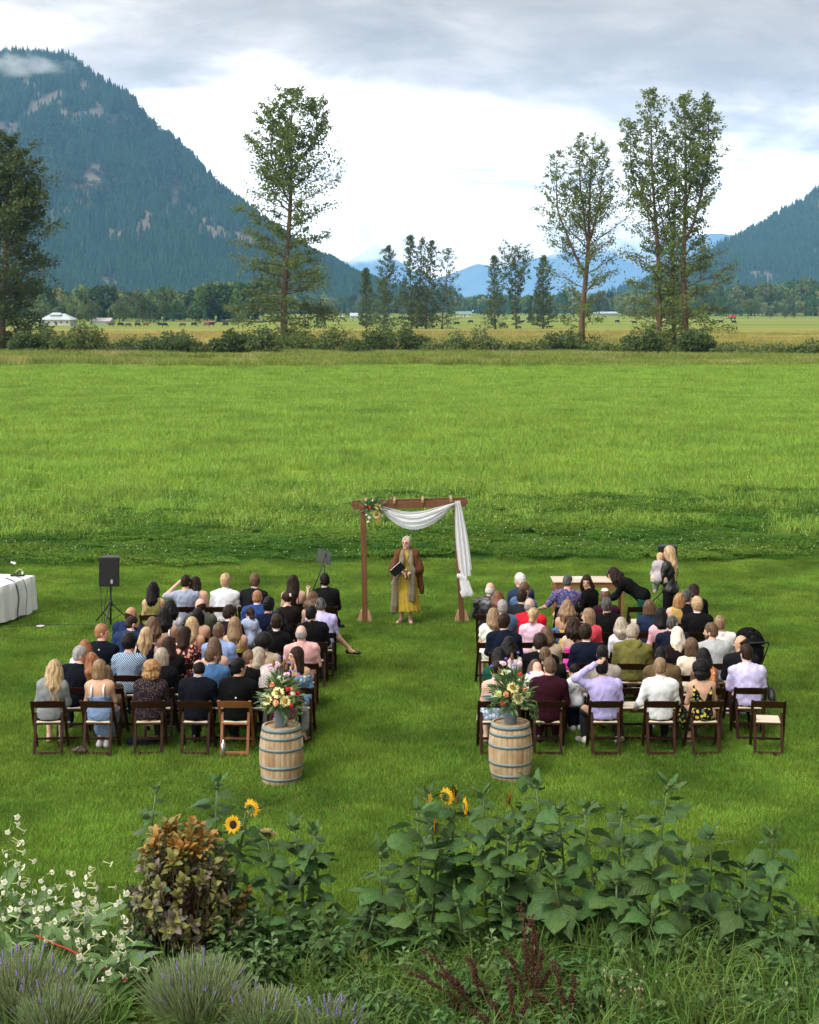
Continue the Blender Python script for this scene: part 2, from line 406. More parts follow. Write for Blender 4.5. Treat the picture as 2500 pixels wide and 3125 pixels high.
# clover
def clover(seed):
    r = np.random.RandomState(seed); n = 3200
    P = r.uniform(-.8, .8, (n, 2)); z = .05 + .16 * fbm(P[:, 0] * 2.2 + seed * 9, P[:, 1] * 2.2) * r.uniform(.6, 1.1, n)
    a = r.uniform(0, 6.28, n); t = r.normal(0, .38, (n, 2)); s = r.uniform(.010, .022, n)
    V = []
    for k in range(4):
        an = a + k * PI / 2; dx, dy = np.cos(an) * s, np.sin(an) * s
        V.append(np.c_[P[:, 0] + dx, P[:, 1] + dy, z + t[:, 0] * dx + t[:, 1] * dy])
    V = np.stack(V, 1).reshape(-1, 3)
    return np_mesh('clover_patch', V, np.arange(4 * n).reshape(n, 4), M_CLO, False)
protos = [clover(i) for i in range(4)]
P = jitter_grid(lambda y: .27 * y + 2, 36.2, 57, 1.25, .35, 5)
e0 = 37.85 + P[:, 0] * .031; e1 = 46 + 9 * (fbm(P[:, 0] * .09, P[:, 1] * .3) - .45) * 2.2 + rs.uniform(-1.5, 2.5, len(P))
P = P[(P[:, 1] > e0) & (P[:, 1] < e1)]; n = len(P)
scatter('clover', np.c_[P, np.zeros(n)], np.c_[np.zeros((n, 2)), rs.uniform(0, 6.28, n)], np.c_[np.ones((n, 2)) * 1.05, rs.uniform(.6, 1.5, n)], rs.randint(0, 4, n), protos, 'dense dark green clover')
fb = MB(); fb.lathe([(.0, -.012), (.011, -.006), (.013, .003), (.0, .012)], 6, cap=(False, False)); fm = fb.mesh('clover_flower', M_WHITEF)
Q = jitter_grid(lambda y: .27 * y + 2, 36.5, 56, .36, .5, 8)
den_ = fbm(Q[:, 0] * .16 + 4, Q[:, 1] * .5) ; Q = Q[(den_ + rs.uniform(-.2, .2, len(Q)) > .56) & (Q[:, 1] > 38.0 + Q[:, 0] * .031)]; n = len(Q)
scatter('clover_flowers', np.c_[Q, rs.uniform(.14, .26, n)], np.zeros((n, 3)), rs.uniform(.5, 1.1, n), np.zeros(n), [fm], 'tiny white clover flowers')
# bright meadow
protos = [patch('meadow_patch', (620, 1.25, .27, .016, .75, 2, 40 + i, .4, 22), M_LONG) for i in range(4)]
P = jitter_grid(lambda y: .27 * y + 4, 42, 120, 1.7, .4, 6)
e0 = 46 + 9 * (fbm(P[:, 0] * .09, P[:, 1] * .3) - .45) * 2.2
keep = (P[:, 1] > e0 - rs.uniform(0, 6, len(P)))
P = P[keep]
P2 = jitter_grid(lambda y: .27 * y + 6, 120, 172, 2.6, .4, 7); P = np.vstack([P, P2[P2[:, 1] < 168 + P2[:, 0] * .045]]); n = len(P)
hsc = .75 + .7 * fbm(P[:, 0] * .06, P[:, 1] * .16 + 3)
far = np.clip((P[:, 1] - 45) / 100, 0, 1)
scatter('meadow_grass', np.c_[P, np.zeros(n)], np.c_[np.zeros((n, 2)), rs.uniform(0, 6.28, n)], np.c_[np.ones((n, 2)) * (1 + far * .5)[:, None], hsc * (1 + far * .2)], rs.randint(0, 4, n), protos, 'bright green uncut grass of the field')
# tall verge grass under the bushes
protos = [patch('verge_tuft', (130, .9, 1.35, .035, .7, 2, 60 + i, .45), M_TALL) for i in range(4)]
P = jitter_grid(lambda y: .28 * y + 8, 156, 236, 1.8, .5, 9)
dn = fbm(P[:, 0] * .05 + 2, P[:, 1] * .12)
P = P[(P[:, 1] > 158 + P[:, 0] * .045 + 34 * np.maximum(0, dn - .28)) & ((dn > .34) | (P[:, 1] > 205))]; n = len(P)
hs_ = .72 * (.0 + 1.7 * fbm(P[:, 0] * .04 + 7, P[:, 1] * .1)) * np.where(P[:, 0] > 25, .8, 1.0) * np.where(P[:, 1] > 198, .5, 1.0)
scatter('verge_grass', np.c_[P, np.zeros(n)], np.c_[np.zeros((n, 2)), rs.uniform(0, 6.28, n)], np.c_[np.ones((n, 2)) * 1.2, hs_], rs.randint(0, 4, n), protos, 'tall pale seeding grass along the field edge')

# ------------------------------------------------------------------ mountains
def interp(prof, x): return np.interp(x, [p[0] for p in prof], [p[1] for p in prof])
def mountain(name, label, prof, x0, x1, Dr, Db, nx, nv, amp, seed, m, rock=True, gscale=1.0, power=1.0, nb=6):
    "a heightfield: foot at depth Db, crest at depth Dr along a ridge line, a back slope behind it"
    xs = np.linspace(x0, x1, nx); vs_ = np.concatenate([np.linspace(0, 1, nv), 1 + np.linspace(.08, .6, nb)])
    X, Vv = np.meshgrid(xs, vs_, indexing='ij')
    dr, db = Dr(X), Db(X)
    Dp = db + (dr - db) * Vv
    yr = interp(prof, X) + 0
    zr = (YH - yr) / F * dr + CAMH
    t = np.clip(Vv, 0, 1)
    Z = zr * t ** power
    Xw = (X - CX) / F * (dr * .25 + Dp * .75)
    Xw = np.where(Vv >= 1, (X - CX) / F * dr, (X - CX) / F * (Dp + (dr - Dp) * t * .3))
    gl = fbm(Xw * .0035 * gscale + seed, Dp * .0016 * gscale, o=5) - .5
    sp = fbm(Xw * .012 * gscale + seed * 3, Dp * .009 * gscale, o=4) - .5
    Z = Z + amp * (gl * 2.0 + sp * .55) * 4 * t * (1 - t) * (Vv <= 1) + amp * .10 * sp * (Vv > .8)
    Z = np.where(Vv > 1, zr * (1 - (Vv - 1) * 1.5), Z)
    Z = np.maximum(Z, -8)
    V = np.stack([Xw, Dp, Z], -1).reshape(-1, 3)
    nvt = len(vs_); i, j = np.meshgrid(np.arange(nx - 1), np.arange(nvt - 1), indexing='ij'); a = i * nvt + j
    Fq = np.stack([a, a + nvt, a + nvt + 1, a + 1], -1).reshape(-1, 4)
    rk = fbm(Xw * .017 + seed * 5 + Z * .006, Z * .019 + 3, o=5); rk = np.clip((rk - .600) / .05, 0, 1) * np.clip((1.02 - t) * 8, 0, 1) * np.clip((t - .03) * 12, 0, 1)
    ob = link(name, np_mesh(name, V, Fq, m, True, {'rock': rk.ravel()}))
    tag(ob, label, None, None, 'structure')
    return V.reshape(nx, nvt, 3), rk
def mountain_mat(name, forest, forest2, rocka, rockb):
    m = bpy.data.materials.new(name); m.use_nodes = True; n, l = m.node_tree.nodes, m.node_tree.links; b = n['Principled BSDF']
    b.inputs['Roughness'].default_value = .95; b.inputs['Specular IOR Level'].default_value = .1
    g = n.new('ShaderNodeNewGeometry'); a = n.new('ShaderNodeAttribute'); a.attribute_name = 'rock'
    def nz(s, d, lo, hi):
        t = n.new('ShaderNodeTexNoise'); t.inputs['Scale'].default_value = s; t.inputs['Detail'].default_value = d; l.new(g.outputs['Position'], t.inputs['Vector'])
        r = n.new('ShaderNodeMapRange'); r.inputs['From Min'].default_value = lo; r.inputs['From Max'].default_value = hi; l.new(t.outputs['Fac'], r.inputs['Value']); return r.outputs[0]
    def mx(f, c1, c2):
        x = n.new('ShaderNodeMix'); x.data_type = 'RGBA'; l.new(f, x.inputs[0])
        for k, c in ((6, c1), (7, c2)):
            if isinstance(c, tuple): x.inputs[k].default_value = (*c, 1)
            else: l.new(c, x.inputs[k])
        return x.outputs[2]
    fr = mx(nz(.02, 6, .35, .65), forest, forest2); rk = mx(nz(.012, 8, .35, .65), rocka, rockb)
    l.new(mx(a.outputs['Fac'], fr, rk), b.inputs['Base Color'])
    t = n.new('ShaderNodeTexNoise'); t.inputs['Scale'].default_value = .05; t.inputs['Detail'].default_value = 6; l.new(g.outputs['Position'], t.inputs['Vector'])
    bp = n.new('ShaderNodeBump'); bp.inputs['Strength'].default_value = .7; bp.inputs['Distance'].default_value = 12.; l.new(t.outputs['Fac'], bp.inputs['Height']); l.new(bp.outputs[0], b.inputs['Normal'])
    return m
M_MTN = mountain_mat('mountain_forest', (.022, .05, .022), (.035, .062, .028), (.20, .165, .115), (.14, .13, .115))
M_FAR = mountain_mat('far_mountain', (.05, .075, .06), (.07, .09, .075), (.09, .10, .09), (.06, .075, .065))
LP = [(-900, 330), (-500, 240), (-200, 170), (0, 168), (110, 166), (210, 182), (300, 246), (400, 304), (440, 356), (490, 402), (540, 438), (585, 480), (625, 532), (690, 596), (750, 640), (800, 686), (850, 722), (920, 772), (1000, 818), (1060, 850), (1110, 880), (1180, 912), (1260, 935), (1400, 944)]
LV, LR = mountain('mountain', 'steep blue forested mountain rising on the left with rocky patches', LP, -900, 1380, lambda x: 4200 - x * .45, lambda x: 2900 + x * .15, 230, 70, 95, 1.3, M_MTN)
RP = [(1700, 944), (1760, 938), (1850, 905), (1965, 864), (2100, 800), (2226, 737), (2280, 708), (2325, 688), (2382, 652), (2455, 610), (2500, 574), (2700, 440), (3000, 300), (3400, 240)]
RV, RR = mountain('mountain', 'blue forested slope rising at the right edge', RP, 1700, 3300, lambda x: 5000 + (x - 2100) * .3, lambda x: 4000 + (x - 2100) * -.1, 150, 50, 85, 5.1, M_MTN)
FP = [(300, 696), (700, 740), (900, 747), (1000, 778), (1060, 801), (1110, 765), (1150, 748), (1200, 783), (1260, 826), (1330, 852), (1400, 826), (1460, 804), (1530, 819), (1600, 795), (1680, 778), (1760, 747), (1850, 723), (1950, 740), (2060, 720), (2200, 712), (2330, 740), (2450, 712), (2900, 660)]
FVp, FR = mountain('mountain', 'distant pale blue mountains closing the valley', FP, 300, 2900, lambda x: 17000 + x * 0, lambda x: 14500 + x * 0, 120, 30, 240, 9.7, M_FAR, gscale=.35)

def conifer(seed, tiers=5, n=7):
    r = random.Random(seed); mb = MB(); mb.tube([(0, 0, 0), (0, 0, .3)], [.02, .015], 4, 0)
    for k in range(tiers):
        z0 = .10 + .80 * k / tiers; z1 = z0 + .30; rr = .19 * (1 - k / tiers) ** .85 + .02
        ring = [(rr * r.uniform(.7, 1.2) * math.cos(2 * PI * j / n + k), rr * r.uniform(.7, 1.2) * math.sin(2 * PI * j / n + k), z0 + r.uniform(-.03, .03)) for j in range(n)]
        mb.add(ring + [(0, 0, min(1, z1))], [(j, (j + 1) % n, n) for j in range(n)])
    return mb.mesh('conifer', M_CON)
M_CON = mat('conifer_needles', (.020, .054, .022), .9, spec=.1, rnd=.35)
M_CON2 = mat('birch_leaves_far', (.06, .105, .03), .9, spec=.1, rnd=.3)
def mount_scatter(name, V, rk, n, seed, hmin, hmax, label, vmin=.02):
    r = np.random.RandomState(seed); nx, nv = V.shape[:2]
    i = r.uniform(0, nx - 1.001, n * 2); jmax = nv - 6
    j = r.uniform(nv * vmin, jmax - .01, n * 2)
    ii, jj = i.astype(int), j.astype(int); fi, fj = (i - ii)[:, None], (j - jj)[:, None]
    P = (V[ii, jj] * (1 - fi) + V[ii + 1, jj] * fi) * (1 - fj) + (V[ii, jj + 1] * (1 - fi) + V[ii + 1, jj + 1] * fi) * fj
    rv = rk[ii, jj]; ok = r.uniform(0, 1, n * 2) > rv * .93
    px = P[:, 0] / P[:, 1] * F + CX; ok &= (px > -160) & (px < 2660)
    P = P[ok][:n]; m = len(P)
    h = r.uniform(hmin, hmax, m)
    leafy = (fbm(P[:, 0] * .006, P[:, 2] * .01 + 9) > .60) & (r.uniform(0, 1, m) < .7)
    pick = np.where(leafy, 3, r.randint(0, 3, m))
    w = h * r.uniform(.8, 1.35, m) * np.where(leafy, 1.5, 1); hh = h * np.where(leafy, .6, 1)
    pm = [conifer(1), conifer(2, 6), conifer(3, 4), BLOB]
    return scatter(name, P, np.c_[np.zeros((m, 2)), r.uniform(0, 6.28, m)], np.c_[w, w, hh], pick, pm, label)
def quads(C, s, r, up=.35):
    "leaf-sized quads at points C"
    n = len(C); nrm = r.normal(0, 1, (n, 3)); nrm[:, 2] += up * 2; nrm /= np.linalg.norm(nrm, axis=1)[:, None]
    a = np.cross(nrm, r.normal(0, 1, (n, 3))); a /= np.linalg.norm(a, axis=1)[:, None]; b = np.cross(nrm, a)
    s = np.broadcast_to(np.asarray(s, float), (n,))[:, None]
    V = np.stack([C - a * s * .5, C + b * s * .34, C + a * s * .5, C - b * s * .34], 1).reshape(-1, 3)
    return V, np.arange(4 * n).reshape(n, 4)
def blob_tree(seed, n=260, m=None, tall=1.0):
    r = np.random.RandomState(seed); k = 9
    cs = np.c_[r.normal(0, .13, (k, 2)), r.uniform(.32, .85, k) * tall]; rr = r.uniform(.12, .22, k)
    w = r.randint(0, k, n); d = r.normal(0, 1, (n, 3)); d /= np.linalg.norm(d, axis=1)[:, None]
    V, Fq = quads(cs[w] + d * (rr[w] * r.uniform(.6, 1, n))[:, None], r.uniform(.07, .13, n), r)
    return np_mesh('leafy_tree', V, Fq, m or M_CON2, False)
BLOB = blob_tree(5, 110)
mount_scatter('mountain_forest', LV, LR, 30000, 3, 15, 31, 'mass of conifers covering the left mountain')
mount_scatter('mountain_forest', RV, RR, 12000, 4, 15, 30, 'mass of conifers covering the right slope')

# ------------------------------------------------------------------ the far wood along the valley floor
M_WOOD = [mat('wood_leaves_a', (.055, .105, .036), .85, spec=.05, rnd=.5, trans=.2), mat('wood_leaves_b', (.105, .160, .052), .85, spec=.05, rnd=.45, trans=.2), mat('wood_leaves_c', (.16, .19, .075), .85, spec=.05, rnd=.4, trans=.2)]
WOODP = [blob_tree(21 + i, 420, M_WOOD[i % 3], 1.0 + .25 * (i % 2)) for i in range(6)] + [conifer(31, 7, 9), conifer(32, 6, 9)]
wp, ws, wi = [], [], []
def belt(x0, x1, D0, D1, n, h0, h1, con=.25, seed=1, shape=None):
    r = np.random.RandomState(seed)
    for _ in range(n):
        D = D0 + (D1 - D0) * r.rand() ** 1.2; x = r.uniform(x0, x1); h = r.uniform(h0, h1) * (shape(x) if shape else 1)
        wp.append(((x - CX) / F * D, D, -.1)); c = r.rand() < con
        w = h * r.uniform(.7, 1.1) * (.9 if c else 1.0); ws.append((w, w, h)); wi.append(r.randint(6, 8) if c else r.randint(0, 6))
belt(-160, 760, 830, 1150, 560, 8, 16.5, .25, 2)
belt(-160, 760, 780, 860, 110, 4, 10, .15, 12)
belt(620, 800, 760, 860, 90, 13, 17, .05, 4)
belt(740, 1250, 1900, 2700, 360, 12, 22, .4, 3)
belt(1380, 1960, 1700, 2500, 420, 13, 24, .55, 5)
belt(1890, 2680, 1500, 1900, 620, 19, 32, .12, 6, lambda x: .75 + .25 * min(1, max(0, (x - 1900) / 500)))
belt(1890, 2680, 1380, 1480, 150, 9, 15, .1, 8)
P = jitter_grid(lambda y: .27 * y + 10, 238, 430, 3.4, .5, 19); P = P[(fbm(P[:, 0] * .03, P[:, 1] * .05) > .40)]; n = len(P)
hp_ = [patch('hay_tuft', (60, 1.6, .55, .06, .7, 1, 160 + i, .5), mat('hay_blade', (.33, .285, .10), .8, spec=.05, col2=(.21, .24, .07), attr='tone', vscale=.03, trans=.25, rnd=.2, wpos=True, thr=(.42, .62), stretch=(.4, 1, 1))) for i in range(3)]
scatter('hay_grass', np.c_[P, np.zeros(n)], np.c_[np.zeros((n, 2)), rs.uniform(0, 6.28, n)], np.c_[np.ones((n, 2)), rs.uniform(.5, 1.3, n)], rs.randint(0, 3, n), hp_, 'dry standing grass of the hay field')
n = len(wp)
scatter('far_wood', wp, np.c_[np.zeros((n, 2)), rs.uniform(0, 6.28, n)], ws, wi, WOODP, 'far mixed wood along the valley floor')

# ------------------------------------------------------------------ haze
hb = MB(); hb.box((0, 6390, 547), (9800, 12880, 1106))
hm = bpy.data.materials.new('haze'); hm.use_nodes = True; hn = hm.node_tree.nodes; hn.remove(hn['Principled BSDF'])
pv = hn.new('ShaderNodeVolumePrincipled'); pv.inputs['Color'].default_value = (.27, .57, 1.0, 1); pv.inputs['Density'].default_value = HAZE_D; pv.inputs['Anisotropy'].default_value = .1
hm.node_tree.links.new(pv.outputs[0], hn['Material Output'].inputs['Volume'])
tag(hb.build('haze', hm), 'thin blue summer haze filling the valley', None, None, 'stuff')

# ------------------------------------------------------------------ mist on the near peak
def cloud(name, label, x0, x1, yt, yb, D, dep, dens, scale, lo, hi, seed, kind='stuff'):
    p0, p1 = at(x0, yb, D), at(x1, yt, D); c = (p0 + p1) / 2; sz = (p1.x - p0.x, dep, p1.z - p0.z)
    b_ = MB(); n_ = 8; vv, ff = [], []
    mb = MB(); mb.box((0, 0, 0), sz); m = bpy.data.materials.new(name); m.use_nodes = True; n, l = m.node_tree.nodes, m.node_tree.links; n.remove(n['Principled BSDF'])
    tc = n.new('ShaderNodeTexCoord'); mp = n.new('ShaderNodeMapping'); mp.inputs['Location'].default_value = (seed * 13.7, seed * 3.1, 0); mp.inputs['Scale'].default_value = (1 / scale, 1 / scale, 1.5 / scale); l.new(tc.outputs['Object'], mp.inputs[0])
    nz = n.new('ShaderNodeTexNoise'); nz.inputs['Scale'].default_value = 1; nz.inputs['Detail'].default_value = 5; nz.inputs['Roughness'].default_value = .55; l.new(mp.outputs[0], nz.inputs['Vector'])
    # fall off to nothing before the sides of the box
    sx = n.new('ShaderNodeVectorMath'); sx.operation = 'MULTIPLY'; sx.inputs[1].default_value = (2 / sz[0], 2 / sz[1], 2 / sz[2]); l.new(tc.outputs['Object'], sx.inputs[0]); ln = n.new('ShaderNodeVectorMath'); ln.operation = 'LENGTH'; l.new(sx.outputs[0], ln.inputs[0])
    f1 = n.new('ShaderNodeMapRange'); f1.inputs['From Min'].default_value = .35; f1.inputs['From Max'].default_value = 1.0; f1.inputs['To Min'].default_value = 0; f1.inputs['To Max'].default_value = .5; l.new(ln.outputs['Value'], f1.inputs['Value'])
    s1 = n.new('ShaderNodeMath'); s1.operation = 'SUBTRACT'; l.new(nz.outputs['Fac'], s1.inputs[0]); l.new(f1.outputs[0], s1.inputs[1])
    r1 = n.new('ShaderNodeMapRange'); r1.inputs['From Min'].default_value = lo; r1.inputs['From Max'].default_value = hi; r1.inputs['To Max'].default_value = dens; l.new(s1.outputs[0], r1.inputs['Value'])
    pv = n.new('ShaderNodeVolumePrincipled'); pv.inputs['Color'].default_value = (.98, .98, .98, 1); pv.inputs['Anisotropy'].default_value = .2; l.new(r1.outputs[0], pv.inputs['Density']); l.new(pv.outputs[0], n['Material Output'].inputs['Volume'])
    ob = mb.build(name, m, None, tuple(c)); return tag(ob, label, None, None, kind)
cloud('cloud', 'low white cloud veiling the distant mountains, left of the valley centre', 880, 1420, 610, 860, 13600, 700, .0075, 330, .33, .52, 1)
cloud('cloud', 'low white cloud veiling the distant mountains, right of the valley centre', 1330, 2350, 590, 850, 13800, 700, .0075, 360, .33, .52, 2)
cloud('mist', 'wisp of mist on the top of the left mountain', -160, 330, 120, 270, 3850, 320, .010, 60, .40, .62, 5)
# ================================================================== trees, bushes, far houses, cattle
M_BARK = mat('cottonwood_bark', (.085, .062, .045), .95, spec=.1, col2=(.15, .115, .085), vscale=1.2, bump=.6, bscale=6, stretch=(1, 1, .15))
M_BARKR = mat('reddish_bark', (.17, .105, .07), .95, spec=.1, col2=(.10, .065, .045), vscale=1.2, bump=.6, bscale=6, stretch=(1, 1, .15))
def leafmat(name, c, c2, trans=.3, sc_=.25): return mat(name, c, .6, spec=.25, col2=c2, vscale=sc_, trans=trans, thr=(.35, .68), detail=5)
M_COTT = leafmat('cottonwood_leaves', (.085, .130, .028), (.150, .195, .042))
M_COTD = leafmat('dark_tree_leaves', (.048, .072, .022), (.090, .118, .030))
M_COTM = leafmat('distant_poplar_leaves', (.060, .095, .032), (.100, .140, .042))
M_BUSH = leafmat('bush_leaves', (.062, .100, .028), (.110, .150, .040))
M_BUSHL = leafmat('willow_bush_leaves', (.095, .14, .04), (.15, .185, .055))

def cottonwood(name, label, px, D, leaders, W, prof, nb, leaves, lsize, lm, bm=None, group=None, seed=0, droop=.0, spread=.9, r0=.75, asc=.75, cl=.75):
    """leaders: list of (start t of parent, pixel x of its top, pixel y of its top, base radius); W: half width in metres; prof(t): crown width by height"""
    r = random.Random(seed); nr = np.random.RandomState(seed)
    base = Vector((gx(px, D), D, -.1)); root = empty(name, base); tr = MB(); br = MB(); C = []; S = []
    paths = []
    for li, (ts, tx, ty, rb) in enumerate(leaders):
        top = at(tx, ty, D + r.uniform(-2, 2)) - base
        st = Vector((0, 0, 0)) if not paths else paths[0][0][int(ts * (len(paths[0][0]) - 1))].copy()
        nseg = 14; pts = []; ph = r.uniform(0, 6)
        for k in range(nseg + 1):
            t = k / nseg
            q = st.lerp(top, t); bow = 1.0 if not paths else 0.0
            if paths: q.x = st.x + (top.x - st.x) * min(1, t * 1.9) ** .75
            wob = .018 * (top.z - st.z) * t ** .5 * (1 - t)
            pts.append(q + Vector((math.sin(t * 7 + ph) * wob, math.cos(t * 5 + ph) * wob, 0)))
        rb *= .68; rr = [max(.03, rb * (1 - k / nseg) ** .85 + .02) for k in range(nseg + 1)]
        if not paths: rr[0] *= 1.45
        tr.tube(pts, rr, 8); paths.append((pts, rr))
    Hm = max(p[0][-1].z for p in paths); lens = [p[0][-1].z - p[0][0].z for p in paths]
    for pi, (pts, rr) in enumerate(paths):
        nb_each = int(nb * 1.7 * lens[pi] / sum(lens))
        for k in range(nb_each):
            f = (k + r.random()) / nb_each
            f = (.02 if pi == 0 else .1) + (.98 if pi == 0 else .9) * f ** 1.08
            ii = min(len(pts) - 2, int(f * (len(pts) - 1))); p0 = pts[ii].lerp(pts[ii + 1], f * (len(pts) - 1) - ii)
            t = p0.z / Hm
            L = W * prof(t) * r.uniform(.55, 1.12) / (1 if pi == 0 else 1.5)
            if L < .6: L = .6
            az = k * 2.399 + r.uniform(-.5, .5) + pi
            up = (asc * (.35 + .9 * t)) - droop * (1 - t) + r.uniform(-.15, .15)
            d = Vector((math.cos(az), math.sin(az), up)).normalized()
            bp = []; ns = 6
            for s in range(ns + 1):
                u = s / ns; q = p0 + d * L * u + Vector((0, 0, (asc * .30 * t * u * u - droop * .45 * u * u * (1 - t)) * L)); bp.append(q + Vector((r.uniform(-1, 1), r.uniform(-1, 1), r.uniform(-1, 1))) * .05 * L * u)
            rb = max(.02, rr[ii] * .35); rb = min(rb, .02 + L * .016)
            br.tube(bp, [rb * (1 - .85 * s / ns) for s in range(ns + 1)], 4, cap=False)
            nsub = max(3, int(L * 1.3)) 
            for s in range(nsub):
                u = .22 + .78 * (s + r.random()) / nsub; jj = min(ns - 1, int(u * ns)); q = bp[jj].lerp(bp[jj + 1], u * ns - jj)
                sd_ = (d + Vector((r.uniform(-1, 1), r.uniform(-1, 1), r.uniform(-.35, .85))) * spread).normalized(); sl_ = L * r.uniform(.14, .34) * (1.15 - u * .4)
                e = q + sd_ * sl_
                br.tube([q, q.lerp(e, .5) + Vector((0, 0, .06 * sl_)), e], [rb * .4, rb * .3, rb * .15], 3, cap=False)
                for w in range(3): C.append(q.lerp(e, .4 + .3 * w)); S.append(sl_)
    C = np.array([tuple(c) for c in C]); n = int(leaves * (1.75 if lm is M_COTD else 1.25))
    w = nr.randint(0, len(C), n); sz = np.array(S)[w]
    P = C[w] + np.clip(nr.normal(0, 1, (n, 3)), -1.7, 1.7) * (np.clip(sz * .42, .3, cl * 1.5))[:, None] * np.array([1, 1, .75])
    P[:, 2] = np.maximum(P[:, 2], .3)
    V, Fq = quads(P, nr.uniform(.6, 1.3, n) * lsize * .82, nr, .25)
    tr.build('trunk', bm or M_BARK, root); br.build('branches', bm or M_BARK, root)['kind'] = 'stuff'
    tag(link('crown', np_mesh('crown', V, Fq, lm, False), root), None, None, None, 'stuff')
    return tag(root, label, 'tree', group)
def pf(*pts): return lambda t: float(np.interp(t, [p[0] for p in pts], [p[1] for p in pts]))

cottonwood('cottonwood_tree', 'tall lone cottonwood with full crown left of the valley gap', 868, 238, [(0, 893, 285, .85), (.72, 965, 330, .2), (.62, 830, 345, .18)], 8.4,
           pf((0, .85), (.12, .95), (.3, .9), (.45, .85), (.52, 1.0), (.62, .9), (.72, .85), (.8, .62), (.9, .55), (1, .15)), 104, 20500, .50, M_COTT, seed=3, droop=.4, cl=.85)
cottonwood('cottonwood_tree', 'cottonwood with forked open crown, beside the tallest cluster on the right', 1775, 280, [(0, 1810, 440, .8), (.42, 1700, 470, .35), (.5, 1770, 420, .33), (.55, 1838, 440, .25)], 9.2,
           pf((0, .35), (.1, .62), (.25, .85), (.4, 1.0), (.6, .95), (.75, .65), (.9, .4), (1, .15)), 92, 12500, .48, M_COTT, M_BARKR, seed=5, droop=.1, spread=1.0)
cottonwood('cottonwood_tree', 'leftmost trunk of the tall three-trunked cottonwood cluster', 2015, 246, [(0, 1985, 286, .62), (.5, 1925, 380, .22)], 7.0,
           pf((0, .55), (.1, .8), (.25, .85), (.4, .75), (.55, .8), (.75, .62), (.9, .45), (1, .2)), 82, 10500, .47, M_COTT, M_BARKR, 'cottonwood cluster', seed=8, droop=.12)
cottonwood('cottonwood_tree', 'middle bare-limbed trunk of the tall three-trunked cottonwood cluster', 2055, 250, [(0, 2060, 400, .55), (.45, 2010, 480, .2), (.55, 2040, 420, .18)], 4.2,
           pf((0, .6), (.15, .9), (.3, .8), (.5, .35), (.8, .35), (1, .2)), 50, 2600, .45, M_COTT, M_BARKR, 'cottonwood cluster', seed=9)
cottonwood('cottonwood_tree', 'rightmost trunk of the tall three-trunked cottonwood cluster', 2092, 244, [(0, 2090, 300, .75), (.45, 2162, 308, .32), (.6, 2120, 360, .2)], 8.0,
           pf((0, .7), (.1, .95), (.22, 1.0), (.4, .9), (.5, .62), (.62, .95), (.75, .72), (.9, .5), (1, .2)), 96, 15500, .48, M_COTT, M_BARKR, 'cottonwood cluster', seed=10, droop=.2)
cottonwood('cottonwood_tree', 'dark dense tree cut off by the left edge of the photo', 8, 232, [(0, 20, 425, .9), (.5, 70, 560, .3), (.5, -70, 520, .3)], 10.0,
           pf((0, .55), (.12, .8), (.3, .85), (.45, .95), (.6, .85), (.8, .55), (1, .15)), 96, 21000, .52, M_COTD, seed=12, droop=.15)
MID = [(1118, 1001, 1116, 822, 3.2, 1700, 'short bushy poplar at the left end of the mid-field row'), (1171, 1003, 1185, 755, 4.6, 2600, 'second poplar from the left in the mid-field row, broad low skirt'),
       (1256, 1004, 1252, 724, 4.3, 2700, 'tall poplar left of centre in the mid-field clump'), (1272, 1002, 1290, 730, 3.2, 1500, 'slim poplar in the middle of the mid-field clump'),
       (1300, 1004, 1318, 738, 4.2, 2500, 'tall leafy poplar right of centre in the mid-field clump'), (1349, 1004, 1368, 762, 4.8, 1500, 'sparse half-bare poplar at the right end of the mid-field clump'),
       (1512, 1005, 1508, 786, 3.6, 1700, 'loose poplar at the left end of the second mid-field row'), (1576, 1003, 1570, 762, 4.6, 2600, 'round-headed poplar in the middle of the second mid-field row'),
       (1657, 1003, 1660, 786, 4.0, 2600, 'dense poplar at the right end of the second mid-field row')]
for i, (bx, by, tx, ty, W, nl, lb) in enumerate(MID):
    round_ = 'round-headed' in lb
    prf = pf((0, .3), (.25, .35), (.45, .7), (.75, 1.1), (.92, .9), (1, .3)) if round_ else pf((0, .8), (.12, 1.0), (.3, .9), (.5, .72), (.75, .62), (.9, .4), (1, .1))
    ld = [(0, tx, ty, .38)] + ([(.4, tx + 25, ty + 12, .15), (.4, tx - 28, ty + 20, .15)] if round_ else [])
    cottonwood('poplar_tree', lb, bx, gd(by), ld, W * 1.3, prf, 50, int(nl * 1.75), .62, M_COTM, group='poplars across the middle field', seed=40 + i, droop=.1, cl=.8)

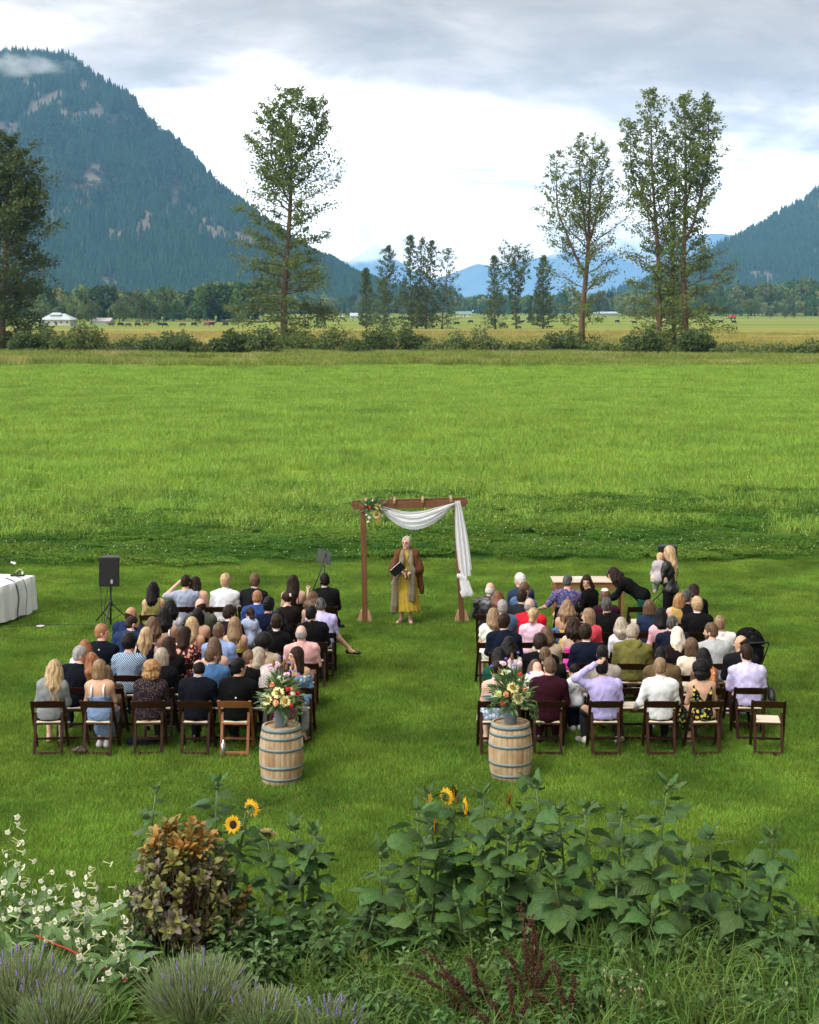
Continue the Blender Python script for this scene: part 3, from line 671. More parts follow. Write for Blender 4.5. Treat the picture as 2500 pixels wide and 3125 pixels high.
def bush(name, label, x0, x1, ytop, ybase, lm, n, seed, group, ls=.36, stems=8, loose=1.0, D=None):
    D = D or gd(ybase); r = np.random.RandomState(seed); rr = random.Random(seed)
    w = (x1 - x0) / F * D * 1.1; h = (ybase - ytop) / F * D * 1.12; cx = (x0 + x1) / 2; root = empty(name, (gx(cx, D), D, 0))
    n = int(n * 1.4); k = max(6, int(w * 1.4)); xs = np.linspace(-w * .40, w * .40, k) + r.normal(0, w * .04, k)
    hh = h * (1 - .75 * np.abs(xs / (w * .55)) ** 2.2) * r.uniform(.55, 1.1, k); cs = []; rad = []
    for i in range(k):
        for f in (.28, .55, .75):
            cs.append((xs[i], r.normal(0, w * .16), hh[i] * f)); rad.append((w * .75 / k + .6, hh[i] * .40))
    cs = np.array(cs); rad = np.array(rad); q = r.randint(0, len(cs), n); d = r.normal(0, 1, (n, 3)); d /= np.linalg.norm(d, axis=1)[:, None]; u = (r.uniform(.25, 1, n) ** .5 * loose)[:, None]
    P = cs[q] + d * u * np.c_[rad[q, 0], rad[q, 0], rad[q, 1]]; P = P[P[:, 2] > .05]
    V, Fq = quads(P, r.uniform(.7, 1.3, len(P)) * ls, r, .45)
    sb = MB()
    for i in range(stems):
        e = cs[rr.randrange(len(cs))]; b0 = Vector((e[0] * .5, e[1] * .4, 0)); sb.tube([b0, b0.lerp(Vector(e), .5) + Vector((0, 0, .1)), Vector(e) + Vector((0, 0, rad[0][1] * .8))], [.05, .035, .012], 4, cap=False)
    sb.build('stems', M_BARK, root)['kind'] = 'stuff'; tag(link('foliage', np_mesh('foliage', V, Fq, lm, False), root), None, None, None, 'stuff')
    return tag(root, label, 'bush', group)
G = 'bushes along the field edge'
bush('bush', 'dark rounded bush right beside the dark tree at the left edge', 30, 180, 1003, 1078, M_BUSH, 3400, 1, G)
bush('bush', 'lighter rounded bush, second from the left along the field edge', 172, 312, 995, 1082, M_BUSHL, 3000, 2, G, loose=1.1)
bush('bush', 'small loose bush between the rounded bush and the dark low thicket', 350, 425, 1028, 1074, M_BUSHL, 900, 3, G, loose=1.25)
bush('bush', 'dark low thicket left of the lone tall cottonwood', 430, 618, 1018, 1080, M_BUSH, 3400, 4, G)
bush('bush', 'wide dark bush at the foot of the lone tall cottonwood', 640, 850, 1006, 1080, M_BUSH, 4200, 5, G)
bush('bush', 'loose twiggy bush just right of the lone tall cottonwood', 975, 1075, 1005, 1074, M_BUSHL, 1300, 6, G, loose=1.3)
bush('bush', 'leafy bush growing around the foot of the lone cottonwood, right side', 850, 985, 1010, 1072, M_COTT, 1500, 16, G, loose=1.25)
bush('bush', 'large dark bush in front of the mid-field poplar clump', 1095, 1312, 1000, 1072, M_BUSH, 4200, 7, G)
bush('bush', 'spiky lighter bush in the centre right of the field edge', 1362, 1525, 1012, 1078, M_BUSHL, 3000, 8, G, loose=1.15)
bush('bush', 'bush at the foot of the forked cottonwood', 1658, 1785, 1020, 1076, M_BUSH, 2400, 9, G, loose=1.1)
bush('bush', 'dark bush at the left foot of the three-trunked cluster', 1905, 2048, 1018, 1092, M_BUSH, 3000, 10, G)
bush('bush', 'dark bush at the right foot of the three-trunked cluster', 2072, 2172, 1012, 1080, M_BUSH, 2400, 11, G)
bush('bush', 'low weedy bush right of the three-trunked cluster', 2185, 2300, 1052, 1086, M_BUSHL, 1300, 12, G, loose=1.2)
bush('bush', 'low weedy bush cut off by the right edge', 2405, 2540, 1045, 1082, M_BUSH, 1500, 13, G, loose=1.2)
bush('bush', 'low dark shrub left of the lone cottonwood foot thicket', 225, 345, 1040, 1082, M_BUSHL, 900, 14, G, loose=1.2)

for i_, (x0, x1, yt, lb) in enumerate(((300, 370, 1046, 'low scrub between the lighter rounded bush and the small loose bush'), (610, 660, 1042, 'low scrub just left of the wide dark bush'), (1060, 1120, 1044, 'low scrub left of the large dark bush'), (1300, 1380, 1040, 'low scrub between the large dark bush and the spiky one'), (1520, 1600, 1050, 'low scrub right of the spiky bush'), (1600, 1670, 1046, 'low scrub left of the forked cottonwood'), (1790, 1900, 1044, 'low scrub between the forked cottonwood and the cluster'), (2290, 2410, 1052, 'low scrub near the right end of the field edge'))):
    bush('bush', lb, x0, x1, yt, 1080, M_BUSHL if i_ % 2 else M_BUSH, 700, 30 + i_, G, loose=1.35)
# single trees that stand out in front of the far wood
def far_tree(label, px, by, ty, wpx, kind, seed):
    D = gd(by); h = (by - ty) / F * D; w = wpx / F * D; root = empty('field_tree', (gx(px, D), D, 0)); r = np.random.RandomState(seed)
    tb = MB(); tb.tube([(0, 0, -.1), (0, 0, h * .35), (0, 0, h * .92)], [h * .022, h * .016, .02], 6); tb.build('trunk', M_BARK, root)
    if kind == 'con':
        n = 700; t = r.uniform(0, 1, n) ** .8; rad = (1 - t) * w * .55 * r.uniform(.5, 1.1, n) + .1; a = r.uniform(0, 6.28, n)
        P = np.c_[np.cos(a) * rad, np.sin(a) * rad, h * (.06 + .94 * t) - rad * .35]; V, Fq = quads(P, h * .085 * r.uniform(.7, 1.2, n), r, -.1)
    else:
        k = 12; cs = np.c_[r.normal(0, w * .2, (k, 2)), h * r.uniform(.35, .82, k)]; n = 900; q = r.randint(0, k, n); d = r.normal(0, 1, (n, 3)); d /= np.linalg.norm(d, axis=1)[:, None]
        P = cs[q] + d * (w * .26) * r.uniform(.5, 1, n)[:, None]; P[:, 2] = np.maximum(P[:, 2], h * .12); V, Fq = quads(P, h * .075 * r.uniform(.7, 1.2, n), r, .4)
    lm = {'con': M_COTD, 'dec': M_COTM, 'pale': M_BUSHL}[kind]
    tag(link('crown', np_mesh('crown', V, Fq, lm, False), root), None, None, None, 'stuff')
    tag(root, label, 'tree', 'single trees in front of the far wood')
for a in [('small spruce in front of the white roofed house', 171, 992, 958, 20, 'con', 1), ('pale birch right of the white roofed house', 244, 992, 942, 26, 'pale', 2), ('broad dark tree right of the metal shed', 365, 988, 918, 62, 'dec', 3),
          ('dark spruce left of the broad tree by the shed', 338, 988, 940, 26, 'con', 4), ('dark spruce pair tree right of the broad shed tree', 435, 986, 925, 44, 'con', 5), ('dark spruce further along the pasture edge', 470, 986, 932, 34, 'con', 6),
          ('round brownish tree standing above the far wood', 500, 985, 905, 52, 'dec', 7), ('olive round tree behind the metal shed', 280, 990, 925, 52, 'dec', 8), ('small dark fir in the pasture left of the lone cottonwood', 605, 988, 962, 24, 'con', 9),
          ('bare pale tree in the pasture beside the lone cottonwood', 728, 1002, 950, 46, 'pale', 10), ('dark fir just right of the lone cottonwood', 980, 1002, 928, 40, 'con', 11), ('round green tree by the far white sheds', 1022, 971, 946, 34, 'dec', 12),
          ('round green tree second by the far white sheds', 1062, 971, 947, 28, 'dec', 13), ('bush-like tree in the far right pasture', 2352, 972, 948, 24, 'dec', 14), ('round bush-like tree second in the far right pasture', 2395, 972, 944, 30, 'dec', 15),
          ('round bush-like tree third in the far right pasture', 2425, 972, 946, 28, 'dec', 16), ('pale tree in front of the right hand wood', 2283, 972, 905, 42, 'pale', 17), ('spruce half hidden behind the right mid-field poplar', 1620, 985, 935, 22, 'con', 18),
          ('shrub in the pasture left of the lone cottonwood', 1018, 1012, 996, 26, 'dec', 19)]:
    far_tree(*a)

# houses across the pasture
M_WROOF = mat('pale_metal_roof', (.40, .46, .50), .5, var=.08, vscale=.3); M_WWALL = mat('white_siding', (.48, .48, .45), .7, var=.06, vscale=.5)
M_SHED = mat('grey_green_shed', (.30, .38, .36), .6, var=.08, vscale=.4); M_GLASS = mat('dark_window', (.03, .04, .05), .15); M_GROOF = mat('green_roof', (.16, .24, .20), .6, var=.1, vscale=.4)
M_YWALL = mat('cream_siding', (.62, .58, .40), .7, var=.06, vscale=.5)
def house(name, label, px, by, wpx, hpx, dep, wall, roof, nwin, seed, hip=False, ridge='x', door=True):
    D = gd(by); w = wpx / F * D; h = hpx / F * D; root = empty(name, (gx(px, D), D, 0)); e = h * .48
    b = MB(); b.box((0, dep / 2, e / 2 - .1), (w, dep, e + .2)); b.build('wall', wall, root)
    b = MB(); ov = .06 * w
    if ridge == 'x':
        ix = w * .28 if hip else -ov
        v = [(-w / 2 - ov, -ov, e), (w / 2 + ov, -ov, e), (w / 2 + ov, dep + ov, e), (-w / 2 - ov, dep + ov, e), (-w / 2 + ix, dep / 2, h), (w / 2 - ix, dep / 2, h)]
        b.add(v, [(0, 1, 5, 4), (2, 3, 4, 5), (1, 2, 5), (3, 0, 4), (3, 2, 1, 0)])
    else:
        v = [(-w / 2 - ov, -ov, e), (w / 2 + ov, -ov, e), (w / 2 + ov, dep + ov, e), (-w / 2 - ov, dep + ov, e), (0, -ov, h), (0, dep + ov, h)]
        b.add(v, [(1, 2, 5, 4), (3, 0, 4, 5), (0, 1, 4), (2, 3, 5), (3, 2, 1, 0)])
    rf = b.build('roof', roof, root)
    for k in range(nwin):
        x = -w / 2 + w * (k + .5) / nwin
        wd = MB(); wd.box((x, -.04, e * .55), (w / nwin * .42, .1, e * .38)); wo_ = wd.build('window', M_WWALL, root)
        wd = MB(); wd.box((x, -.10, e * .55), (w / nwin * .34, .06, e * .30)); wd.build('pane', M_GLASS, wo_)
    if door:
        wd = MB(); wd.box((w * .04, -.05, e * .32), (w * .06, .1, e * .64)); wd.build('door', M_GLASS, root)
    tag(root, label, 'house')
    return root, w, h, e, dep
hs = house('farm_house', 'white house with wide pale metal roof left in the valley', 168, 993, 92, 36, 12, M_WWALL, M_WROOF, 5, 1, True)
b = MB(); w_, h_, e_, d_ = hs[1:]; b.box((-w_ * .05, d_ * .45, h_ * .72), (w_ * .34, d_ * .4, h_ * .36)); b.build('upper_storey', M_WWALL, hs[0])
b = MB(); b.add([(-w_ * .25, d_ * .2, h_ * .9), (w_ * .15, d_ * .2, h_ * .9), (w_ * .15, d_ * .7, h_ * .9), (-w_ * .25, d_ * .7, h_ * .9), (-w_ * .18, d_ * .45, h_ * 1.08), (w_ * .08, d_ * .45, h_ * 1.08)], [(0, 1, 5, 4), (2, 3, 4, 5), (1, 2, 5), (3, 0, 4), (3, 2, 1, 0)]); b.build('upper_roof', M_WROOF, hs[0])
house('metal_shed', 'long grey green metal shed with pale pinkish roof', 308, 990, 52, 20, 9, M_SHED, mat('pinkish_roof', (.42, .35, .34), .5, var=.08, vscale=.3), 0, 2, door=False)
house('white_house', 'small white house in front of the dark wood clump', 676, 977, 15, 17, 8, M_WWALL, M_WROOF, 2, 3, ridge='y', door=False)
house('white_house', 'white house left of the mid-field poplar row', 1080, 972, 22, 17, 9, M_WWALL, M_WROOF, 3, 4)
house('low_shed', 'low white shed left of the far white house', 1042, 970, 18, 6, 8, M_WWALL, M_WROOF, 0, 5, door=False)
house('cream_house', 'cream house with green roof behind the mid-field poplars', 1416, 967, 44, 17, 12, M_YWALL, M_GROOF, 4, 6)
house('low_shed', 'long low pale shed behind the forked cottonwood', 1850, 962, 70, 11, 10, M_WWALL, M_WROOF, 0, 7, door=False)
house('low_shed', 'red roofed low shed in the pasture left of the lone cottonwood', 640, 985, 30, 5, 6, mat('rust_red', (.25, .06, .04), .7), mat('rust_red2', (.28, .09, .06), .7), 0, 8, door=False)
# red farm machine
D = gd(975); root = empty('farm_machine', (gx(2236, D), D, 0)); u = D / F
b = MB(); b.box((0, 0, 9 * u), (16 * u, 8 * u, 9 * u), bev=.4); b.build('body', mat('machine_red', (.45, .03, .03), .4), root)
b = MB(); b.box((2 * u, 0, 15 * u), (7 * u, 6 * u, 5 * u), bev=.3); b.build('cab', M_GLASS, root)
for sx in (-5, 6):
    b = MB(); b.lathe([(2.6 * u, -u), (3.2 * u, -.6 * u), (3.2 * u, .6 * u), (2.6 * u, u)], 12); b.xf(Matrix.Translation((sx * u, -4 * u, 3 * u)) @ Matrix.Rotation(PI / 2, 4, 'X')); b.build('wheel', mat('tyre', (.02, .02, .02), .9), root)
tag(root, 'small red farm machine in the far right pasture', 'machine')
# ================================================================== shapes grown from distance fields (people, clothes, hair, cattle)
def smin(a, b, k):
    h = np.maximum(k - np.abs(a - b), 0) / k
    return np.minimum(a, b) - h * h * k * .25
def cap(a, b, ra, rb=None, fl=1.0, k=None):
    a, b = np.array(a, float), np.array(b, float); rb = ra if rb is None else rb; R_ = max(ra, rb) * max(1, fl)
    ab = b - a; L2 = max(float(ab @ ab), 1e-9)
    def f(X, Y, Z):
        t = np.clip(((X - a[0]) * ab[0] + (Y - a[1]) * ab[1] + (Z - a[2]) * ab[2]) / L2, 0, 1)
        qx, qy, qz = X - a[0] - ab[0] * t, (Y - a[1] - ab[1] * t) / fl, Z - a[2] - ab[2] * t
        return (np.sqrt(qx * qx + qy * qy + qz * qz) - (ra + (rb - ra) * t)) * (.5 + .5 * min(1, fl))
    return f, np.minimum(a, b) - R_, np.maximum(a, b) + R_, k
def ell(c, r, Rm=None, k=None):
    c, r = np.array(c, float), np.array(r, float); m = float(min(r))
    Q = None if Rm is None else np.array(Rm)[:3, :3]
    R_ = r if Q is None else np.full(3, max(r))
    def f(X, Y, Z):
        x, y, z = X - c[0], Y - c[1], Z - c[2]
        if Q is not None: x, y, z = x * Q[0, 0] + y * Q[1, 0] + z * Q[2, 0], x * Q[0, 1] + y * Q[1, 1] + z * Q[2, 1], x * Q[0, 2] + y * Q[1, 2] + z * Q[2, 2]
        k0 = np.sqrt((x / r[0]) ** 2 + (y / r[1]) ** 2 + (z / r[2]) ** 2); k1 = np.sqrt((x / r[0] ** 2) ** 2 + (y / r[1] ** 2) ** 2 + (z / r[2] ** 2) ** 2)
        return k0 * (k0 - 1) / np.maximum(k1, 1e-6)
    return f, c - R_, c + R_, k
def axis(lo, hi, h, fr=None, hf=None):
    out = [lo]
    while out[-1] < hi: out.append(out[-1] + (hf if fr and fr[0] <= out[-1] <= fr[1] else h))
    return np.array(out)
def surfnet(v, xs, ys, zs):
    s = v < 0; nx, ny, nz = v.shape
    co = [(a, b, c) for a in (0, 1) for b in (0, 1) for c in (0, 1)]
    cnt = np.zeros((nx - 1, ny - 1, nz - 1), np.int8)
    for a, b, c in co: cnt += s[a:nx - 1 + a, b:ny - 1 + b, c:nz - 1 + c]
    act = (cnt > 0) & (cnt < 8); I = np.argwhere(act)
    if len(I) == 0: return np.zeros((0, 3)), np.zeros((0, 4), int)
    idx = -np.ones(act.shape, np.int64); idx[act] = np.arange(len(I))
    vals = [v[I[:, 0] + a, I[:, 1] + b, I[:, 2] + c] for a, b, c in co]
    acc = np.zeros((len(I), 3)); num = np.zeros(len(I))
    for i in range(8):
        for j in range(i + 1, 8):
            d = [abs(co[i][q] - co[j][q]) for q in range(3)]
            if sum(d) != 1: continue
            cr = (vals[i] < 0) != (vals[j] < 0); t = np.where(cr, vals[i] / np.where(cr, vals[i] - vals[j], 1), 0)
            p = np.stack([co[i][q] + (co[j][q] - co[i][q]) * t for q in range(3)], 1); acc += p * cr[:, None]; num += cr
    acc /= num[:, None]
    V = np.stack([ax[I[:, q]] + acc[:, q] * (ax[I[:, q] + 1] - ax[I[:, q]]) for q, ax in enumerate((xs, ys, zs))], 1)
    Fs = []
    for q in range(3):
        o1, o2 = [(1, 2), (2, 0), (0, 1)][q]
        sl0 = [slice(1, -1)] * 3; sl1 = [slice(1, -1)] * 3; sl0[q] = slice(0, -1); sl1[q] = slice(1, None)
        A, B = s[tuple(sl0)], s[tuple(sl1)]; E = np.argwhere(A != B)
        if len(E) == 0: continue
        flip = A[tuple(E.T)]
        E = E + 1; E[:, q] -= 1
        def cell(d1, d2):
            G_ = E.copy(); G_[:, o1] -= d1; G_[:, o2] -= d2; return idx[tuple(G_.T)]
        Q = np.stack([cell(1, 1), cell(0, 1), cell(0, 0), cell(1, 0)], 1); Q[~flip] = Q[~flip][:, ::-1]; Fs.append(Q)
    return V, np.vstack(Fs)
def grow(prims, h=.022, k=.03, cuts=(), add=None, fine=None, hf=None, keep=()):
    lo = np.min([p[1] for p in prims], 0) - 3 * h; hi = np.max([p[2] for p in prims], 0) + 3 * h
    ax = [axis(lo[q], hi[q], h, fine[q] if fine else None, hf) for q in range(3)]
    v = np.full([len(a) for a in ax], 1.0)
    G3 = np.meshgrid(*ax, indexing='ij', sparse=True)
    for f, l, u, kk in prims:
        kq = kk or k; sl = []
        for q in range(3):
            a = np.searchsorted(ax[q], l[q] - kq - 2.5 * h); b = np.searchsorted(ax[q], u[q] + kq + 2.5 * h); sl.append(slice(max(0, a), min(len(ax[q]), b)))
        s3 = tuple(sl); d = f(G3[0][sl[0]], G3[1][:, sl[1]], G3[2][:, :, sl[2]]); v[s3] = smin(v[s3], d, kq)
    for c in cuts: v = np.maximum(v, c(*G3))
    for c in keep: v = np.maximum(v, c(*G3))
    if add is not None: v = v + add(*G3)
    v[0] = v[-1] = 1; v[:, 0] = v[:, -1] = 1; v[:, :, 0] = v[:, :, -1] = 1
    return surfnet(v, *ax)

# ------------------------------------------------------------------ cloth, skin and hair
SKIN = {'f': (.58, .37, .28), 'm': (.50, .30, .20), 't': (.38, .21, .13), 'd': (.16, .085, .05), 'r': (.60, .34, .26)}
HAIR = {'blk': ((.004, .0035, .0035), (.012, .010, .010)), 'dbr': ((.010, .006, .004), (.032, .018, .011)), 'br': ((.06, .032, .018), (.13, .075, .04)), 'lbr': ((.14, .085, .045), (.27, .18, .10)),
        'bl': ((.26, .17, .085), (.50, .36, .20)), 'plat': ((.58, .50, .36), (.78, .72, .58)), 'gry': ((.17, .165, .16), (.34, .33, .32)), 'wht': ((.42, .41, .39), (.66, .65, .63)), 'red': ((.16, .055, .02), (.30, .12, .045)),
        'gin': ((.20, .085, .04), (.34, .17, .08)), 'gb': ((.22, .18, .13), (.42, .36, .28)), 'sg': ((.025, .023, .022), (.11, .105, .10)), 'cur': ((.16, .075, .03), (.42, .24, .10)), 'wg': ((.20, .165, .11), (.50, .44, .33)), 'au': ((.09, .03, .015), (.17, .07, .035))}
def skin_mat(k): return mat('skin_' + k, SKIN[k], .5, spec=.35, var=.07, vscale=14, bump=.05, bscale=120)
def hair_mat(k):
    a, b = HAIR[k]; return mat('hair_' + k, a, .5, spec=.12 if k in ('blk', 'dbr', 'sg') else .25, col2=b, vscale=1.0, stretch=(34, 34, 5), bump=.9, bscale=1.3, thr=(.36, .64), detail=6)
def cloth(c, kind='plain', c2=None, c3=None):
    if max(c) < .06: c = tuple(x * .55 for x in c)
    key = 'cloth_%s_%s' % (kind, '_'.join('%d' % round(x * 1000) for x in c + (c2 or ())))
    if key in _mats: return _mats[key]
    if kind == 'plain': return mat(key, c, .9, spec=.08, var=.14, vscale=9, bump=.6, bscale=17)
    if kind == 'leather': return mat(key, c, .38, spec=.5, var=.15, vscale=9, bump=.35, bscale=30)
    m = bpy.data.materials.new(key); m.use_nodes = True; _mats[key] = m; n, l = m.node_tree.nodes, m.node_tree.links; b = n['Principled BSDF']; b.inputs['Roughness'].default_value = .85; b.inputs['Specular IOR Level'].default_value = .08
    tc = n.new('ShaderNodeTexCoord')
    def mx(f, A, B):
        x = n.new('ShaderNodeMix'); x.data_type = 'RGBA'; l.new(f, x.inputs[0])
        for q, c_ in ((6, A), (7, B)):
            if isinstance(c_, tuple): x.inputs[q].default_value = (*c_, 1)
            else: l.new(c_, x.inputs[q])
        return x.outputs[2]
    def rng_(o, lo, hi):
        r = n.new('ShaderNodeMapRange'); r.inputs['From Min'].default_value = lo; r.inputs['From Max'].default_value = hi; l.new(o, r.inputs['Value']); return r.outputs[0]
    if kind in ('floral', 'dots', 'small'):
        nz = n.new('ShaderNodeTexNoise'); nz.inputs['Scale'].default_value = 30; nz.inputs['Detail'].default_value = 3; l.new(tc.outputs['Object'], nz.inputs['Vector'])
        vm = n.new('ShaderNodeVectorMath'); vm.operation = 'MULTIPLY_ADD'; l.new(nz.outputs['Color'], vm.inputs[0]); am = .05 if kind == 'floral' else .012; vm.inputs[1].default_value = (am, am, am); l.new(tc.outputs['Object'], vm.inputs[2])
        vo = n.new('ShaderNodeTexVoronoi'); vo.inputs['Scale'].default_value = {'floral': 21, 'dots': 75, 'small': 60}[kind]; l.new(vm.outputs[0], vo.inputs['Vector'])
        f = rng_(vo.outputs['Distance'], .50 if kind == 'floral' else .36, .42 if kind == 'floral' else .30)
        sp = n.new('ShaderNodeSeparateColor'); l.new(vo.outputs['Color'], sp.inputs[0])
        fl = mx(rng_(sp.outputs[0], .45, .55), c2, c3 or c2)
        if kind == 'floral':
            fl = mx(rng_(vo.outputs['Distance'], .20, .12), fl, tuple(x * .45 for x in c2))
            g2 = n.new('ShaderNodeMath'); g2.operation = 'MULTIPLY'; l.new(f, g2.inputs[0]); l.new(rng_(sp.outputs[1], .25, .30), g2.inputs[1]); f = g2.outputs[0]
        l.new(mx(f, c, fl), b.inputs['Base Color'])
    elif kind == 'diamond':
        mp = n.new('ShaderNodeMapping'); mp.inputs['Rotation'].default_value = (0, RAD(45), 0); mp.inputs['Scale'].default_value = (1, .001, 1); l.new(tc.outputs['Object'], mp.inputs[0])
        br = n.new('ShaderNodeTexBrick'); br.offset = 0; br.inputs['Scale'].default_value = 22; br.inputs['Mortar Size'].default_value = .11; br.inputs['Brick Width'].default_value = .5; br.inputs['Row Height'].default_value = .5
        mp2 = n.new('ShaderNodeSeparateXYZ'); l.new(mp.outputs[0], mp2.inputs[0]); cb = n.new('ShaderNodeCombineXYZ'); l.new(mp2.outputs[0], cb.inputs[0]); l.new(mp2.outputs[2], cb.inputs[1]); l.new(cb.outputs[0], br.inputs['Vector'])
        for q, c_ in (('Color1', c), ('Color2', c), ('Mortar', c2)): br.inputs[q].default_value = (*c_, 1)
        l.new(br.outputs[0], b.inputs['Base Color'])
    elif kind == 'bands':
        wv = n.new('ShaderNodeTexNoise'); wv.inputs['Scale'].default_value = 26; wv.inputs['Detail'].default_value = 4; l.new(tc.outputs['Object'], wv.inputs['Vector'])
        l.new(mx(rng_(wv.outputs['Fac'], .47, .53), c, mx(rng_(wv.outputs['Fac'], .58, .62), c2, c3 or c2)), b.inputs['Base Color'])
    return m
BLACK, NAVY, WHITE, LBLUE, LAV = (.009, .009, .010), (.013, .020, .050), (.72, .74, .78), (.30, .42, .66), (.52, .48, .76)
DENIM, GREY, BURG, OLIVE, PINK, BEIGE, CREAM, CHAR = (.07, .15, .29), (.27, .29, .31), (.050, .009, .020), (.115, .115, .032), (.68, .40, .44), (.40, .32, .22), (.72, .65, .52), (.022, .022, .026)
BLUE, DGREEN, CORAL, HOT, BROWN, PALE = (.025, .075, .26), (.008, .045, .030), (.62, .085, .10), (.85, .10, .45), (.10, .065, .04), (.45, .52, .66)

def v3(*a): return np.array(a, float)
def rotm(hy=0, hp=0, hr=0): return np.array((Matrix.Rotation(RAD(hy), 3, 'Z') @ Matrix.Rotation(RAD(-hp), 3, 'X') @ Matrix.Rotation(RAD(hr), 3, 'Y')))

def pose_sit(T=.96, W=1.0, lean=0, side=0., hy=0, hp=8, hr=0, fem=False, arms=None, legs='std'):
    u = v3(math.sin(side), math.sin(RAD(lean)), math.cos(RAD(lean)) * math.cos(side)); u /= np.linalg.norm(u)
    ax = v3(math.cos(side), 0, -math.sin(side)); pel = v3(0, -.03, .53)
    J = dict(u=u, ax=ax, pel=pel, waist=pel + u * .15 * T, chest=pel + u * .32 * T, neck=pel + u * .495 * T, T=T, W=W, fem=fem)
    uh = u * .75 + v3(0, .02, .25); uh /= np.linalg.norm(uh)
    J['head'] = J['neck'] + uh * .158 * T + v3(0, .022 + .0012 * hp, -.0010 * max(hp, 0)); J['R'] = rotm(hy, hp, hr)
    sw = (.150 if fem else .176) * W
    for s, n in ((-1, 'l'), (1, 'r')):
        sh = J['neck'] - u * .083 + ax * s * sw * .97; J['sh' + n] = sh
        e, h = sh + v3(s * .045, .05, -.25 * T), v3(s * .075 + pel[0], .27 + .25 * math.sin(RAD(lean)), .645)
        a = (arms or {}).get(n)
        if a == 'cross': h = v3(-s * .06, .18, .74); e = sh + v3(s * .05, .04, -.24)
        elif a == 'chin': h = J['head'] + v3(s * .03, .12, -.10); e = sh + v3(s * .03, .16, -.20)
        elif a == 'ear': h = J['head'] + v3(s * .10, .02, .02); e = sh + v3(s * .20, .02, -.02)
        elif a == 'out': h = sh + v3(s * .30, .10, -.28); e = sh + v3(s * .20, -.02, -.22)
        elif a == 'fwd': h = sh + v3(0, .38, -.22); e = sh + v3(s * .03, .16, -.26)
        elif isinstance(a, tuple): e, h = sh + v3(*a[0]), sh + v3(*a[1])
        J['el' + n], J['ha' + n] = e, h
        J['hip' + n] = pel + v3(s * .085, .0, -.015); kx = .105 if not fem else .075
        J['kn' + n] = v3(s * kx, .42, .49); J['an' + n] = v3(s * (kx + .01), .43, .10); J['toe' + n] = v3(s * (kx + .025), .57, .045)
    if legs == 'cross':
        J['knr'] = v3(-.03, .44, .56); J['anr'] = v3(-.16, .62, .30); J['toer'] = v3(-.20, .72, .24)
    elif legs == 'crossR':
        J['knl'] = v3(.05, .44, .56); J['anl'] = v3(.20, .60, .30); J['toel'] = v3(.25, .70, .22)
    elif legs == 'aisle':
        J['knr'] = v3(.24, .40, .52); J['anr'] = v3(.58, .52, .16); J['toer'] = v3(.70, .50, .10); J['knl'] = v3(.12, .42, .47); J['anl'] = v3(.22, .42, .10); J['toel'] = v3(.30, .52, .045)
    elif legs == 'tuck':
        for s, n in ((-1, 'l'), (1, 'r')): J['an' + n] = v3(s * .05, .16, .10); J['toe' + n] = v3(s * .05, .28, .045)
    elif legs == 'wide':
        for s, n in ((-1, 'l'), (1, 'r')): J['kn' + n] = v3(s * .22, .38, .48); J['an' + n] = v3(s * .24, .36, .10); J['toe' + n] = v3(s * .30, .48, .045)
    return J
def pose_stand(H=1.70, W=1.0, fem=True, hy=0, hp=5, hr=0, arms=None, lean=0, stance=.09):
    k = H / 1.70; T = k
    u = v3(0, math.sin(RAD(lean)), math.cos(RAD(lean))); pel = v3(0, 0, .92 * k); J = dict(u=u, ax=v3(1, 0, 0), pel=pel, waist=pel + u * .17 * k, chest=pel + u * .34 * k, neck=pel + u * .515 * k, T=T, W=W, fem=fem)
    uh = u * .75 + v3(0, .03, .25); uh /= np.linalg.norm(uh)
    J['head'] = J['neck'] + uh * .155 * k + v3(0, .022, 0); J['R'] = rotm(hy, hp, hr); sw = (.150 if fem else .176) * W * k
    for s, n in ((-1, 'l'), (1, 'r')):
        sh = J['neck'] - u * .07 * k + v3(s * sw, 0, 0); J['sh' + n] = sh; a = (arms or {}).get(n)
        e, h = sh + v3(s * .06, -.01, -.28 * k), sh + v3(s * .06, .06, -.53 * k)
        if isinstance(a, tuple): e, h = sh + v3(*a[0]) * k, sh + v3(*a[1]) * k
        J['el' + n], J['ha' + n] = e, h
        J['hip' + n] = pel + v3(s * .085 * k, 0, -.03); J['kn' + n] = v3(s * stance, .02, .49 * k); J['an' + n] = v3(s * stance, 0, .09 * k); J['toe' + n] = v3(s * (stance + .02), .15 * k, .04)
    return J

def torso(J, o=0.0, low=True, belly=0.0):
    W, T, fem, u = J['W'], J['T'], J['fem'], J['u']; p = []
    hw = .165 if fem else .16
    if low: p.append(ell(J['pel'] + v3(0, -.01, 0), (hw * W + o, .118 + o, .115 + o)))
    wr = (.112 if fem else .135) * W + belly
    p.append(cap(J['pel'], J['waist'], hw * .92 * W + o, wr + o, .76)); p.append(cap(J['waist'], J['chest'], wr + o, (.132 if fem else .155) * W + o, .74))
    p.append(cap(J['chest'] - J['ax'] * .055 * W, J['chest'] + J['ax'] * .055 * W, .105 * W + o, None, .92)); up = J['chest'] + u * .09 * T
    p.append(cap(up - J['ax'] * .085 * W, up + J['ax'] * .085 * W, .072 + o, None, 1.05))
    for n in 'lr':
        s = J['sh' + n]; p.append(cap(J['neck'] + v3(0, -.005, -.005), s * .86 + J['neck'] * .14 + v3(0, 0, .006), .046 + o, .05 + o)); p.append(ell(s, (.053 * W + o, .053 + o, .058 + o)))
    return p
